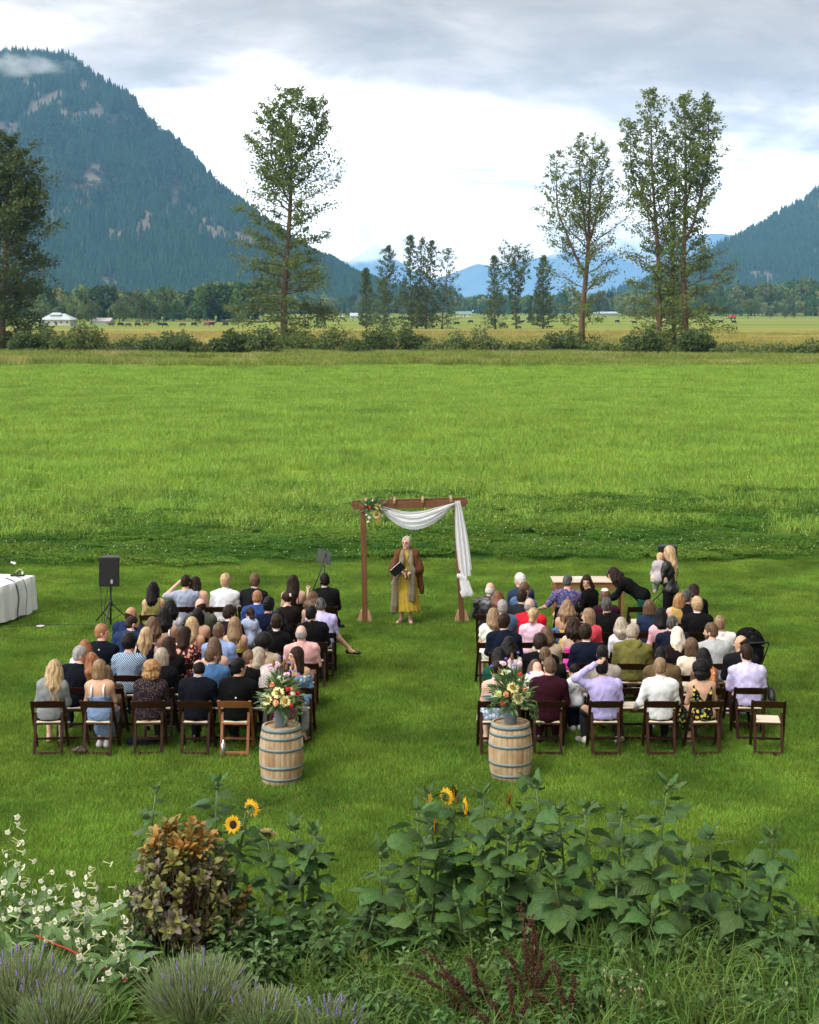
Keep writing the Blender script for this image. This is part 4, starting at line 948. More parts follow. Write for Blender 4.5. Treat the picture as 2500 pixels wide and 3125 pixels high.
def arm(J, n, frac=1.0, o=0.0, W=1.0):
    s, e, h = J['sh' + n], J['el' + n], J['ha' + n]; p = []; r = .85 if J['fem'] else 1.0
    f1 = min(1, frac * 2); p.append(cap(s, s + (e - s) * f1, .047 * r * W + o, (.047 - .009 * f1) * r + o))
    if frac > .5: f2 = (frac - .5) * 2; p.append(cap(e, e + (h - e) * f2 * .93, .039 * r + o, (.039 - .012 * f2) * r + o * 1.1))
    return p
def hand(J, n, fine=False, curl=None):
    h, e = J['ha' + n], J['el' + n]; d = h - e; d = d / np.linalg.norm(d); s = -1 if n == 'l' else 1
    dn = J.get('dn' + n)
    if dn is None:
        dn = v3(0, 0, -1) + d * d[2]
        if np.linalg.norm(dn) < .25: dn = v3(0, 1, 0) - d * d[1]
    dn = dn - d * (dn @ d); dn = dn / np.linalg.norm(dn); side = np.cross(dn, d)
    p = [cap(h - d * .01 - side * .016, h + d * .055 - side * .022, .017, .016, k=.014), cap(h - d * .01 + side * .012, h + d * .055 + side * .020, .017, .016, k=.014), cap(h, h + d * .05, .02, .018, k=.014)]
    r = .0092 if fine else .012
    cu = .45 if curl is None else curl
    for i, (off, L) in enumerate(((-.030, .062), (-.011, .076), (.010, .072), (.029, .056))):
        b = h + d * .058 + side * off; m = b + d * L * .55 + dn * L * .55 * cu * .6 + side * off * .35 * (1 - cu); t = m + d * L * .5 * (1 - cu * .5) + dn * L * .5 * cu + side * off * .2
        p += [cap(b, m, r, r * .95, k=.006), cap(m, t, r * .95, r * .8, k=.006)]
    th = -side * (1 if n == 'r' else -1); b = h + d * .012 + th * .025; m = b + d * .03 + th * .026 + dn * .008; p += [cap(b, m, r * 1.25, r * 1.1, k=.008), cap(m, m + d * .03 + th * .004 + dn * .008, r * 1.1, r * .9, k=.006)]
    return p
def headp(J, face=True, scale=None):
    c, R_, q = J['head'], J['R'], scale or (J['T'] / .96) ** .5
    L = lambda x, y, z: c + R_ @ (v3(x, y, z) * q)
    p = [ell(L(0, -.012, .022), v3(.076, .094, .098) * q, R_), ell(L(0, .026, -.045), v3(.056, .064, .072) * q, R_), cap(J['neck'] - v3(0, .01, .04), L(0, -.016, -.05), .053 * (.88 if J['fem'] else 1.04), .052 * (.86 if J['fem'] else 1.04))]
    if face: p += [cap(L(0, .085, .012), L(0, .108, -.022), .009 * q, .016 * q, k=.012), ell(L(0, .075, -.056), v3(.026, .018, .014) * q, R_, k=.015), ell(L(0, .068, .026), v3(.055, .025, .014) * q, R_, k=.02), ell(L(0, .066, -.094), v3(.028, .024, .02) * q, R_, k=.02)]
    for s in (-1, 1): p.append(ell(L(s * .078, -.006, -.008), v3(.012, .022, .034) * q, R_, k=.01))
    return p
def legs_(J, o=0.0, lo=0.0, feet=True):
    p = []
    for n in 'lr':
        p.append(cap(J['hip' + n], J['kn' + n], .082 + o, .058 + o)); a = J['kn' + n] + (J['an' + n] - J['kn' + n]) * (1 - lo); m = J['kn' + n] + (J['an' + n] - J['kn' + n]) * min(.38, 1 - lo)
        p.append(cap(J['kn' + n], m, .056 + o, .053 + o)); p.append(cap(m, a, .053 + o, .036 + o))
        if feet: p.append(cap(J['an' + n] - v3(0, .02, .03), J['toe' + n], .038, .03))
    return p

def make_hair(J, style, col, parent, seed=0, L=.38, fine=.0155):
    r = random.Random(seed); c, R_ = J['head'], J['R']; q = (J['T'] / .96) ** .5; P = lambda x, y, z: c + R_ @ (v3(x, y, z) * q)
    inv = R_.T
    def local(X, Y, Z):
        x, y, z = X - c[0], Y - c[1], Z - c[2]
        return inv[0, 0] * x + inv[0, 1] * y + inv[0, 2] * z, inv[1, 0] * x + inv[1, 1] * y + inv[1, 2] * z, inv[2, 0] * x + inv[2, 1] * y + inv[2, 2] * z
    def facecut(ry=.055, zf=.045):
        def f(X, Y, Z):
            x, y, z = local(X, Y, Z); return np.minimum(np.minimum((y - ry * q) * 1.0, (zf * q - z) + (y - .09 * q) * .5), .2)
        return f
    def nape(zn):
        def f(X, Y, Z):
            x, y, z = local(X, Y, Z); return (zn * q - z) + y * .35
        return f
    prims, cuts, k, amp, fr = [], [], .02, 0.0, 60.
    cutf = lambda f: cuts.append(lambda X, Y, Z: f(X, Y, Z))
    capp = lambda g=0.0, t=0.0: prims.append(ell(P(0, -.018, .030 + t * .4), v3(.0835 + g, .100 + g, .0985 + g + t) * q, R_))
    if style in ('short', 'crop', 'boy', 'bald', 'ring', 'tous'): prims.append(ell(P(0, -.036, -.030), v3(.080, .078, .062) * q, R_))
    if style in ('short', 'crop', 'boy'):
        capp(-.003 if style == 'crop' else .004, 0 if style == 'crop' else .008); cutf(facecut(.045, .05)); cutf(nape(-.062)); amp, fr = (.0055 if style != 'crop' else .002), 110.
    elif style in ('bald', 'ring'):
        capp(.003); cutf(facecut(.02, .3)); cutf(nape(-.062)); zz = .028 if style == 'ring' else .008
        cuts.append(lambda X, Y, Z: (local(X, Y, Z)[2] - zz * q) + local(X, Y, Z)[1] * (.55 if style == 'ring' else .2))
    elif style == 'tous':
        capp(.012, .014); cutf(facecut(.055, .055)); cutf(nape(-.075)); amp, fr = .011, 75.
    elif style == 'curlyshort':
        capp(.024, .012); cutf(facecut(.05, .05)); cutf(nape(-.085)); amp, fr = .014, 85.
    elif style == 'afro':
        prims.append(ell(P(0, -.03, .045), v3(.135, .135, .13) * q, R_)); cutf(facecut(.06, .05)); amp, fr = .012, 90.
    elif style == 'curlybob':
        prims += [ell(P(0, -.03, .03), v3(.125, .125, .115) * q, R_), ell(P(0, -.05, -.07), v3(.135, .095, .085) * q, R_)]; cutf(facecut(.05, .05)); amp, fr = .015, 70.
    else:
        capp(.006, .004); cutf(facecut(.06, .055))
        lock = lambda a0, e, r0, r1: prims.append(cap(a0, e, r0, r1))
        wav = 0.0
        if style in ('long', 'wavy', 'curly'):
            n = 9; wid = {'long': 1.0, 'wavy': 1.3, 'curly': 1.4}[style]
            for i in range(n):
                a = (i - (n - 1) / 2) / ((n - 1) / 2) * 1.75; st = P(math.sin(a) * .078, -math.cos(a) * .088 + .0, .01)
                e = P(math.sin(a) * .085 * wid, -math.cos(a) * .055 - .05, 0) + v3(0, -.02, -L * r.uniform(.86, 1.05) * (1 - .12 * abs(a)))
                zb = J['neck'][2]; mid = (st + e) / 2 + v3(0, -.045 * math.cos(a), .0) + R_ @ v3(math.sin(a) * .012 * wid, 0, 0)
                rr = .031 * (1.15 if style != 'long' else 1); lock(st, mid, rr, rr * 1.02); lock(mid, e, rr, rr * .62)
            amp, fr = (.003, 50.) if style == 'long' else (.008, 55.) if style == 'wavy' else (.014, 75.)
        elif style == 'bob':
            for i in range(9):
                a = (i - 4) / 4 * 1.85; st = P(math.sin(a) * .078, -math.cos(a) * .085, .01); e = P(math.sin(a) * .083, -math.cos(a) * .08, -.115 + r.uniform(-.015, .012)); lock(st, e, .032, .027)
            amp, fr = .004, 60.
        elif style in ('pony', 'curlypony', 'halfpony'):
            kn = P(0, -.115, .045); prims.append(ell(kn, v3(.028, .028, .028) * q))
            m = kn + v3(0, -.035, -.12); e = kn + v3(.01, -.005, -.13 - L * .6); lock(kn, m, .026, .04 if style != 'halfpony' else .03); lock(m, e, .04 if style != 'halfpony' else .03, .018)
            if style == 'halfpony':
                for i in range(9):
                    a = (i - 4) / 4 * 1.6; st = P(math.sin(a) * .078, -math.cos(a) * .085, -.01); mid = P(math.sin(a) * .088, -math.cos(a) * .075 - .03, -.12); e = mid + v3(math.sin(a) * .012, -.005, -L * r.uniform(.5, .66)); lock(st, mid, .03, .03); lock(mid, e, .03, .018)
            else: cutf(nape(-.06))
            amp, fr = (.010, 60.) if style == 'curlypony' else (.005, 50.)
        elif style in ('bun', 'updo'):
            prims.append(ell(P(0, -.115, .04 if style == 'updo' else .075), v3(.045, .04, .045) * q)); cutf(nape(-.06)); amp, fr = .006, 70.
    ph = r.uniform(0, 9)
    add = None
    if amp:
        def add(X, Y, Z):
            if style in ('short', 'boy', 'crop', 'curlyshort', 'afro', 'curlybob', 'curly', 'tous', 'curlypony'):
                return amp * (np.sin(X * fr + ph + 2 * np.sin(Z * fr * .6)) * np.sin(Y * fr * .9 + ph) * np.sin(Z * fr + 2 * np.sin(X * fr * .7)))
            return amp * np.sin(np.arctan2(X - c[0], -(Y - c[1]) + .03) * 16 + ph + 1.6 * np.sin(Z * (16 if style != 'wavy' else 30) + X * 20))
    V, Fq = grow(prims, fine, k, cuts, add)
    return link('hair', np_mesh('hair', V, Fq, hair_mat(col), True), parent)

def make_top(J, kind, m, parent, belly=0.0, hem=None, name=None, h=.0225, seed=0):
    o = {'jacket': .020, 'leather': .024, 'hoodie': .024, 'sweater': .017}.get(kind, .014); c = J['neck']; cuts = []; prims = torso(J, o, True, belly); ph = seed * 1.7
    fr = {'jacket': 1, 'leather': 1, 'hoodie': 1, 'sweater': 1, 'shirt': 1, 'blouse': .98, 'tee': .42, 'capsl': .22, 'elbow': .55}.get(kind, 0)
    if kind == 'offsh': pass
    if fr:
        for n in 'lr': prims += arm(J, n, fr, o + (.004 if kind in ('jacket', 'hoodie', 'leather') else .002 if kind == 'shirt' else .008 if kind == 'blouse' else .004), J['W'])
    zhem = hem if hem is not None else .468; u = J['u']
    hemcut = lambda X, Y, Z: zhem - Z
    nr = {'tee': .078, 'shirt': .062, 'jacket': .064, 'leather': .06, 'hoodie': .07, 'sweater': .07, 'capsl': .085, 'elbow': .085, 'blouse': .085, 'sleeveless': .095}.get(kind, .08)
    nc = c + u * .035 + v3(0, .025, 0)
    neckcut = lambda X, Y, Z: nr - np.sqrt((X - nc[0]) ** 2 + (Y - nc[1]) ** 2 + ((Z - nc[2]) * .8) ** 2)
    cuts = [hemcut, neckcut]
    pel = J['pel']; hgt = lambda X, Y, Z: (X - pel[0]) * u[0] + (Y - pel[1]) * u[1] + (Z - pel[2]) * u[2]
    T = J['T']
    if kind in ('strap', 'strapless', 'offsh', 'thin'):
        lv = {'strap': .27, 'thin': .27, 'strapless': .30, 'offsh': .37}[kind] * T; cuts.append(lambda X, Y, Z: hgt(X, Y, Z) - lv)
        if kind == 'offsh':
            for n in 'lr': prims += arm(J, n, .6, .018, 1)
    if kind == 'sleeveless':
        cuts.append(lambda X, Y, Z: np.maximum(np.abs((X - c[0]) * J['ax'][0] + (Z - c[2]) * J['ax'][2]) - .135 * J['W'], -1) + 0 * Y)
    if kind == 'vback':
        cuts.append(lambda X, Y, Z: np.minimum(np.minimum((hgt(X, Y, Z) - .20 * T) * .5 - np.abs(X - c[0] - (hgt(X, Y, Z) - .5 * T) * u[0]) * .9, -(Y - c[1] - (hgt(X, Y, Z) - .5 * T) * u[1]) * 1.0), .1))
        cuts.append(lambda X, Y, Z: np.abs(X - c[0]) - .135 + 0 * Y + 0 * Z)
    wr = {'jacket': 1.15, 'leather': 2.0, 'sweater': 1.3}.get(kind, 1.7)
    add = lambda X, Y, Z: wr * (.0042 * np.sin(52 * (Z * .8 + np.abs(X - c[0]) * .75) + 2.6 * np.sin(X * 19 + ph) + ph) * np.sin(X * 24 + Y * 10 + 2 * np.sin(Z * 13 + ph)) + .0028 * np.sin(X * 70 + 4 * np.sin(Z * 15 + ph)) * np.sin(Z * 19 + X * 11 + ph * 2))
    V, Fq = grow(prims, h, .035, cuts, add)
    nm = name or {'jacket': 'jacket', 'leather': 'jacket', 'hoodie': 'hooded_jacket', 'shirt': 'shirt', 'tee': 'shirt', 'sweater': 'sweater', 'blouse': 'blouse'}.get(kind, 'dress_top')
    ob = link(nm, np_mesh(nm, V, Fq, m, True), parent)
    if kind in ('strap', 'thin'):
        w = .014 if kind == 'strap' else .007
        for s in (-1, 1):
            b0 = pel + u * .26 * T; x = J['ax'] * s * .088
            pts = [b0 + x + v3(0, -.118, 0), J['chest'] + u * .06 + x * .95 + v3(0, -.128, 0), J['neck'] - u * .045 + x * .95 + v3(0, -.065, .0), J['neck'] - u * .02 + x * .92 + v3(0, .0, .022), J['chest'] + u * .06 + x * .95 + v3(0, .125, 0)]
            mb = MB(); mb.tube([tuple(p) for p in pts], w, 5, flat=.5); mb.build('strap', m if kind == 'thin' else cloth((.75, .76, .8)), ob)
    return ob
def ring_collar(J, m, parent, o=.014, r=.061, hgt=.034, name='collar'):
    u = Vector(J['u'] * .8 + v3(0, .05, .2)).normalized(); q = Vector((0, 0, 1)).rotation_difference(u).to_matrix().to_4x4(); mb = MB()
    mb.lathe([(r + .016, -.012), (r + .006, hgt * .5), (r - .002, hgt), (r - .010, hgt * .9), (r - .006, 0)], 14, cap=(False, False)); mb.xf(Matrix.Translation(Vector(J['neck'] + J['u'] * .012 + v3(0, -.004, 0))) @ q); return mb.build(name, m, parent)
def make_bottom(J, kind, m, parent, h=.028):
    if kind == 'none': return
    cuts = []
    zt = J['pel'][2] - .03
    if kind in ('trousers', 'shorts'):
        prims = [ell(J['pel'] + v3(0, -.01, 0), (.176 * J['W'], .134, .124))] + legs_(J, .015, .06 if kind == 'trousers' else .9, False)
    else:
        prims = [ell(J['pel'] + v3(0, -.01, 0), (.178 * J['W'], .134, .124))] + legs_(J, .022, .85 if kind == 'skirt' else .45, False); kc = (J['knl'] + J['knr']) / 2
        if kind == 'skirt': prims += [cap(J['pel'], kc - (kc - J['pel']) * .2, .12, .09)]
        else:
            an = (J['anl'] + J['anr']) / 2; prims += [cap(J['pel'], kc, .13, .11), cap(kc, kc + (an - kc) * .62, .115, .15, .8), cap(J['knl'], J['knl'] + (J['anl'] - J['knl']) * .6, .08, .09), cap(J['knr'], J['knr'] + (J['anr'] - J['knr']) * .6, .08, .09)]
    cuts.append(lambda X, Y, Z: Z - zt)
    add = lambda X, Y, Z: .004 * np.sin(X * 42 + Y * 6 + 2 * np.sin(Z * 12)) * np.sin(Y * 20 + Z * 22)
    V, Fq = grow(prims, h, .035, cuts, add); nm = {'trousers': 'trousers', 'shorts': 'shorts'}.get(kind, 'skirt'); return link(nm, np_mesh(nm, V, Fq, m, True), parent)
def shoe_mesh(name, m, heel=False):
    p = [cap((0, -.045, .04), (0, .12, .03), .040, .036), ell((0, .14, .028), (.042, .06, .03)), cap((0, -.03, .05), (0, -.02, .085), .04, .038)]
    V, Fq = grow(p, .016, .03, [lambda X, Y, Z: -Z + .001]); me = np_mesh(name, V, Fq, m); return me
SHOES = {}
def put_shoes(J, col, parent):
    if col not in SHOES: SHOES[col] = shoe_mesh('shoe', cloth(col, 'leather'))
    for n in 'lr':
        a, t = J['an' + n], J['toe' + n]; d = t - a; yaw = math.atan2(-d[0], d[1]); pit = math.atan2(d[2] + .055 - 0, math.hypot(d[0], d[1])) if a[2] > .12 else 0
        link('shoe', SHOES[col], parent, (a[0], a[1], a[2] - .085), Euler((pit, 0, yaw)))

def face_paint(V, J, base, lips=(.45, .16, .14), brow=(.06, .04, .03), beard=None):
    "colours that belong to the face itself: eyes, brows, lips, stubble"
    q = (J['T'] / .96) ** .5; P = (V - J['head']) @ J['R'] / q; C = np.tile(np.array(base), (len(V), 1))
    x, y, z = np.abs(P[:, 0]), P[:, 1], P[:, 2]; fr = y > .045
    C[fr & ((x - .031) ** 2 / .016 ** 2 + (z - .004) ** 2 / .008 ** 2 < 1)] = (.05, .035, .03)
    C[fr & (np.abs(z - .027) < .0065) & (x > .014) & (x < .05)] = brow
    C[fr & (x < .024) & (np.abs(z + .058) < .008)] = lips
    C[fr & (np.abs(z - .002) < .02) & (x > .05) & (x < .06) & False] = base
    return C

def body_mesh(J, skin, fine=False, face=False, legs_on=True, extra=(), gloves=None, hands=True, curl=None):
    prims = torso(J, 0, True)
    for n in 'lr': prims += arm(J, n, 1.0)
    prims += headp(J)
    if hands:
        for n in 'lr': prims += hand(J, n, fine, curl)
    prims += legs_(J)
    prims += list(extra)
    hc = J['head']; fz = [(hc[0] - .13, hc[0] + .13), (hc[1] - .14, hc[1] + .15), (J['neck'][2] - .02, hc[2] + .2)]
    if fine: V, Fq = grow(prims, .0135, .03, fine=fz, hf=.0105)
    else: V, Fq = grow(prims, .032, .036, fine=fz, hf=.0162)
    if face:
        C = face_paint(V, J, SKIN[skin]); key = 'skin_face'
        m = mat(key, (1, 1, 1), .5, spec=.35, var=.06, vscale=14, attr='tone'); return np_mesh('person', V, Fq, m, True, {'tone': C})
    return np_mesh('person', V, Fq, skin_mat(skin), True)
# ================================================================== folding chairs
M_WOOD_D = mat('dark_chair_wood', (.022, .0075, .0035), .45, spec=.25, col2=(.046, .015, .006), vscale=1.0, stretch=(30, 30, 3), rnd=.25, bump=.15, bscale=1.5)
M_WOOD_H = mat('honey_chair_wood', (.20, .075, .022), .38, spec=.5, col2=(.28, .12, .04), vscale=1.0, stretch=(30, 30, 3), rnd=.12, bump=.15, bscale=1.5)
M_PAD = mat('ivory_seat_pad', (.62, .54, .40), .55, var=.06, vscale=12)
M_STEEL = mat('steel', (.55, .56, .58), .3, metal=1.0)
def chair_parts():
    W = .213; out = []
    b = MB(); b.bar((0, -.235, .755), (0, .215, .0), .024, .042, (1, 0, 0), bev=.005); out += [('leg', b, (-W, 0, 0)), ('leg', b, (W, 0, 0))]
    b = MB(); b.bar((0, -.10, .565), (0, -.205, .0), .026, .040, (1, 0, 0), bev=.005); out += [('leg', b, (-W + .034, 0, 0)), ('leg', b, (W - .034, 0, 0))]
    b = MB(); n = 8; vv = []; hw = W - .012
    for i in range(n + 1):
        x = -hw + 2 * hw * i / n; cz = .012 * (1 - (x / hw) ** 2); cy = -.018 * (1 - (x / hw) ** 2)
        for y, z in ((-.009, .0), (.009, .0), (.009, .095 + cz), (-.009, .095 + cz)): vv.append((x, y + cy - .222 + (.66 - .66) + (.045 - z) * .6 + .01, .650 + z))
    ff = [(i * 4 + j, (i + 1) * 4 + j, (i + 1) * 4 + (j + 1) % 4, i * 4 + (j + 1) % 4) for i in range(n) for j in range(4)] + [(3, 2, 1, 0), (n * 4, n * 4 + 1, n * 4 + 2, n * 4 + 3)]
    b.add(vv, ff); out.append(('backrest', b, (0, 0, 0)))
    b = MB(); b.box((0, .02, .418), (.35, .36, .022), bev=.004); out.append(('seat', b, (0, 0, 0)))
    b = MB(); b.box((0, .02, .440), (.335, .345, .026), bev=.012); out.append(('seat_pad', b, (0, 0, 0)))
    b = MB(); b.bar((-W + .04, -.198, .035), (W - .04, -.198, .035), .022, .040, (0, 0, 1), bev=.004); out.append(('stretcher', b, (0, 0, 0)))
    b = MB(); b.bar((-W, .128, .145), (W, .128, .145), .020, .034, (0, 0, 1), bev=.004); out.append(('stretcher', b, (0, 0, 0)))
    for s in (-1, 1):
        b = MB(); b.lathe([(.006, -.012), (.008, -.010), (.008, .010), (.006, .012)], 6); b.xf(Matrix.Translation((s * (W + .012), -.102, .535)) @ Matrix.Rotation(PI / 2, 4, 'Y')); out.append(('bolt', b, (0, 0, 0)))
    return out
CH_D, CH_H = [], []
_cache = {}
for nm, b, off in chair_parts():
    for lst, wm_ in ((CH_D, M_WOOD_D), (CH_H, M_WOOD_H)):
        key = (id(b), wm_.name)
        if key not in _cache: _cache[key] = b.mesh(nm, M_PAD if nm == 'seat_pad' else M_STEEL if nm == 'bolt' else wm_)
        lst.append((nm, _cache[key], off))
def chair(x, y, rz, label, honey=False, z=0.0):
    root = empty('folding_chair', (x, y, z), rz)
    for nm, me, off in (CH_H if honey else CH_D): link(nm, me, root, off)
    return tag(root, label, 'chair', 'folding chairs set out for the guests')

# ================================================================== guests
ORD = {1: 'back', 2: 'second', 3: 'third', 4: 'fourth', 5: 'fifth', 6: 'sixth', 7: 'seventh', 8: 'eighth', 9: 'ninth', 10: 'front'}
NTH = ['first', 'second', 'third', 'fourth', 'fifth', 'sixth', 'seventh', 'eighth', 'ninth']
GUESTS = []
def g(block, k, px, desc, hair, hc, skin, top, bottom='T', **o): GUESTS.append(dict(block=block, k=k, px=px, desc=desc, hair=hair, hc=hc, skin=skin, top=top, bottom=bottom, o=o))
C = cloth
FE = dict(fem=True, T=.92)
JB = lambda c: ('jacket', C(c))
# ---- left block, row by row from the back
g('left', 1, 165, 'grey denim jacket', 'wavy', 'bl', 'f', ('jacket', C((.20, .215, .225))), ('skirt', C(BLACK)), L=.50, arms={'r': 'lap'}, cpx=152, hy=-8, bare=True, **FE)
g('left', 1, 306, 'blue sundress with white straps', 'bob', 'lbr', 'm', ('strap', C((.16, .24, .40), 'dots', (.30, .38, .55), (.24, .32, .5))), ('long', C((.16, .24, .40), 'dots', (.30, .38, .55), (.24, .32, .5))), bare=True, legs='tuck', W=1.05, **FE)
g('left', 1, 455, 'dark purple patterned tunic', 'curlybob', 'cur', 'f', ('sweater', C((.030, .020, .032), 'small', (.16, .13, .05), (.12, .06, .11))), ('trousers', C((.03, .03, .035))), W=1.12, hy=-15, legs='crossR', **FE)
g('left', 1, 602, 'dark navy suit', 'ring', 'blk', 'm', JB((.010, .012, .020)), ('trousers', C((.012, .013, .020))), W=1.08, T=.94, hp=22, collar=(.34, .42, .62))
g('left', 1, 722, 'black jacket with small white logo', 'short', 'blk', 'm', ('sweater', C(BLACK)), ('trousers', C((.016, .017, .02))), W=1.1, hy=-50, hp=0, honey=True, logo=True)
g('left', 1, 868, 'grey wide trousers and plum top', 'long', 'dbr', 'm', ('tee', C((.12, .012, .06))), ('long', C((.24, .26, .285))), hp=40, lean=34, L=.2, arms={'r': ((.10, .02, -.24), (-.02, .16, -.34))}, legs='wide', W=1.05, **FE)
g('left', 2, 244, 'navy sweater over a white shirt', 'short', 'gry', 'r', ('sweater', C((.011, .014, .024))), W=1.08, cpx=222, hy=-75, collar=(.6, .65, .75), lean=6)
g('left', 2, 272, 'brown textured jacket', 'long', 'red', 'f', ('jacket', C((.16, .12, .075), 'bands', (.11, .08, .05), (.22, .17, .10))), ('trousers', C((.13, .14, .10))), cpx=336, hy=20, L=.30, lean=4, **FE)
g('left', 2, 490, 'black cardigan beside the purple tunic', 'bob', 'gb', 'f', ('jacket', C((.010, .010, .012))), hy=-20, W=1.1, **FE)
g('left', 2, 651, 'denim blue shirt', 'short', 'br', 'r', ('shirt', C((.055, .13, .27))), hy=-45, W=1.1, collarc=(.055, .13, .27))
g('left', 2, 760, 'black hooded top', 'boy', 'br', 'r', ('hoodie', C(BLACK)), T=.86, W=.88, hy=-75, cpx=768)
g('left', 2, 786, 'white dotted blouse with blue trim', 'long', 'gb', 'f', ('blouse', C((.66, .64, .62), 'dots', (.22, .08, .06), (.3, .14, .1))), hy=-65, cpx=822, L=.30, glasses=True, T=.95, fem=True)
g('left', 2, 902, 'blue floral off-shoulder dress', 'long', 'dbr', 'm', ('offsh', C((.16, .30, .50), 'floral', (.66, .72, .78), (.05, .14, .30))), ('skirt', C((.16, .30, .50), 'floral', (.66, .72, .78), (.05, .14, .30))), hy=115, cpx=912, L=.48, face=True, bare=True, T=.95, fem=True, hp=2)
g('left', 3, 255, 'white top, with sunglasses pushed up', 'long', 'red', 'f', ('tee', C((.70, .71, .74))), T=.86, fem=True, hp=18, L=.25, lean=8)
g('left', 3, 391, 'blue and white diamond patterned shirt', 'curlyshort', 'blk', 'm', ('tee', C((.52, .62, .72), 'diamond', (.04, .10, .20))), hy=-45, W=1.08)
g('left', 3, 515, 'black T-shirt', 'long', 'dbr', 'm', ('tee', C((.012, .012, .013))), hy=-12, L=.34, W=1.12, **FE)
g('left', 3, 660, 'dress with thin lavender straps', 'long', 'br', 'f', ('thin', C((.34, .30, .55))), ('skirt', C((.34, .30, .55))), L=.44, bare=True, **FE)
g('left', 3, 809, 'beige overshirt', 'afro', 'blk', 't', ('shirt', C((.36, .29, .20))), W=1.05, collarc=(.36, .29, .20))
g('left', 4, 305, 'dark navy fleece with small logo', 'short', 'gin', 'r', ('sweater', C((.009, .013, .024))), hy=-80, W=1.12, logo=True, hp=2)
g('left', 4, 443, 'navy sleeveless dress', 'halfpony', 'bl', 'f', ('sleeveless', C((.012, .016, .04))), ('skirt', C((.012, .016, .04))), L=.42, bare=True, hy=-15, **FE)
g('left', 4, 558, 'red and cream floral dress', 'long', 'dbr', 'f', ('capsl', C((.07, .012, .02), 'floral', (.75, .36, .22), (.72, .55, .42))), ('skirt', C((.07, .012, .02), 'floral', (.75, .36, .22), (.72, .55, .42))), hy=-62, L=.34, bare=True, W=1.05, **FE)
g('left', 4, 670, 'light blue shirt', 'short', 'br', 'r', ('shirt', C((.24, .34, .60))), W=1.12, hy=-20, collarc=(.24, .34, .60), T=.98)
g('left', 4, 919, 'pale pink shirt', 'bald', 'gry', 'r', ('elbow', C((.62, .36, .36))), ('trousers', C((.10, .105, .115))), W=1.15, T=.98, collarc=(.62, .36, .36), cpx=925)
g('left', 5, 402, 'blue suit beside the bald person', 'crop', 'dbr', 'f', JB((.017, .035, .095)), hy=-65, hp=18, lean=8, W=1.1, cpx=388, beard='dbr', collar=(.5, .55, .7))
g('left', 5, 458, 'orange strapped top', 'wavy', 'br', 'm', ('thin', C((.05, .05, .12))), L=.30, bare=True, **FE)
g('left', 5, 586, 'red dress', 'long', 'bl', 'm', ('thin', C((.50, .04, .03))), ('skirt', C((.50, .04, .03))), L=.46, bare=True, **FE)
g('left', 5, 718, 'yellow strapped dress', 'long', 'lbr', 'm', ('thin', C((.42, .34, .04))), ('skirt', C((.42, .34, .04))), L=.42, bare=True, hy=-8, **FE)
g('left', 5, 838, 'black suit, seated right of a yellow dress', 'short', 'dbr', 'f', JB(BLACK), collar=WHITE, T=.98, W=1.05)
g('left', 6, 399, 'dark blue jacket, with orange sunglasses', 'bald', 'dbr', 't', JB((.014, .024, .065)), hy=-45, W=1.1, cpx=380, shades=True)
g('left', 6, 506, 'dark green halter dress', 'curly', 'blk', 'm', ('strap', C((.010, .045, .030))), ('skirt', C((.010, .045, .030))), L=.34, bare=True, **FE)
g('left', 6, 607, 'brown strapless dress', 'bob', 'blk', 'm', ('strapless', C((.060, .045, .032))), ('skirt', C((.060, .045, .032))), bare=True, **FE)
g('left', 6, 696, 'dark maroon jacket', 'tous', 'dbr', 'f', JB((.030, .014, .020)), hy=-50, hp=15, lean=10, collar=WHITE)
g('left', 6, 856, 'black top with long dark hair', 'long', 'blk', 'm', ('tee', C((.009, .009, .012))), L=.32, **FE)
g('left', 6, 950, 'black zip jacket', 'short', 'blk', 'm', ('hoodie', C((.011, .011, .012))), ('trousers', C((.07, .075, .085))), hy=-30, W=1.08, cpx=957)
g('left', 7, 515, 'white blouse behind the blue shirt', 'wavy', 'blk', 'm', ('blouse', C((.66, .68, .74))), L=.22, **FE)
g('left', 7, 614, 'olive green suit', 'bald', 'dbr', 'r', JB((.060, .068, .048)), hy=35, hp=18, W=1.12, beard='dbr', collar=WHITE)
g('left', 7, 816, 'dark navy shirt', 'tous', 'blk', 'm', ('shirt', C((.011, .018, .055))), hy=-15)
g('left', 7, 978, 'lavender shirt, aisle seat', 'crop', 'sg', 'r', ('shirt', C((.46, .42, .70))), ('trousers', C((.035, .04, .05))), W=1.12, cpx=984, collarc=(.46, .42, .70))
g('left', 8, 787, 'bright blue suit', 'crop', 'gin', 'r', JB((.020, .055, .20)), hy=-15, W=1.12, collar=WHITE)
g('left', 8, 880, 'black sheer top, hair clip', 'updo', 'dbr', 'f', ('blouse', C((.022, .016, .014))), hy=35, hp=18, lean=4, clip=True, **FE)
g('left', 8, 960, 'blue dress, one leg out in the aisle', 'curly', 'br', 'm', ('sleeveless', C((.015, .12, .55))), ('skirt', C((.015, .12, .55))), L=.22, legs='aisle', bare=True, **FE)
g('left', 9, 472, 'olive sleeveless dress', 'long', 'blk', 'm', ('sleeveless', C((.20, .18, .055))), ('skirt', C((.20, .18, .055))), L=.44, bare=True, fem=True, T=.96)
g('left', 10, 568, 'grey blue checked shirt, elbow raised', 'short', 'dbr', 'f', ('tee', C((.29, .33, .45))), hy=-20, arms={'l': 'ear'}, W=1.05)
g('left', 10, 592, 'sundress, hidden by the checked shirt', 'long', 'dbr', 'm', ('thin', C((.35, .22, .25))), cpx=612, hy=-30, L=.28, bare=True, **FE)
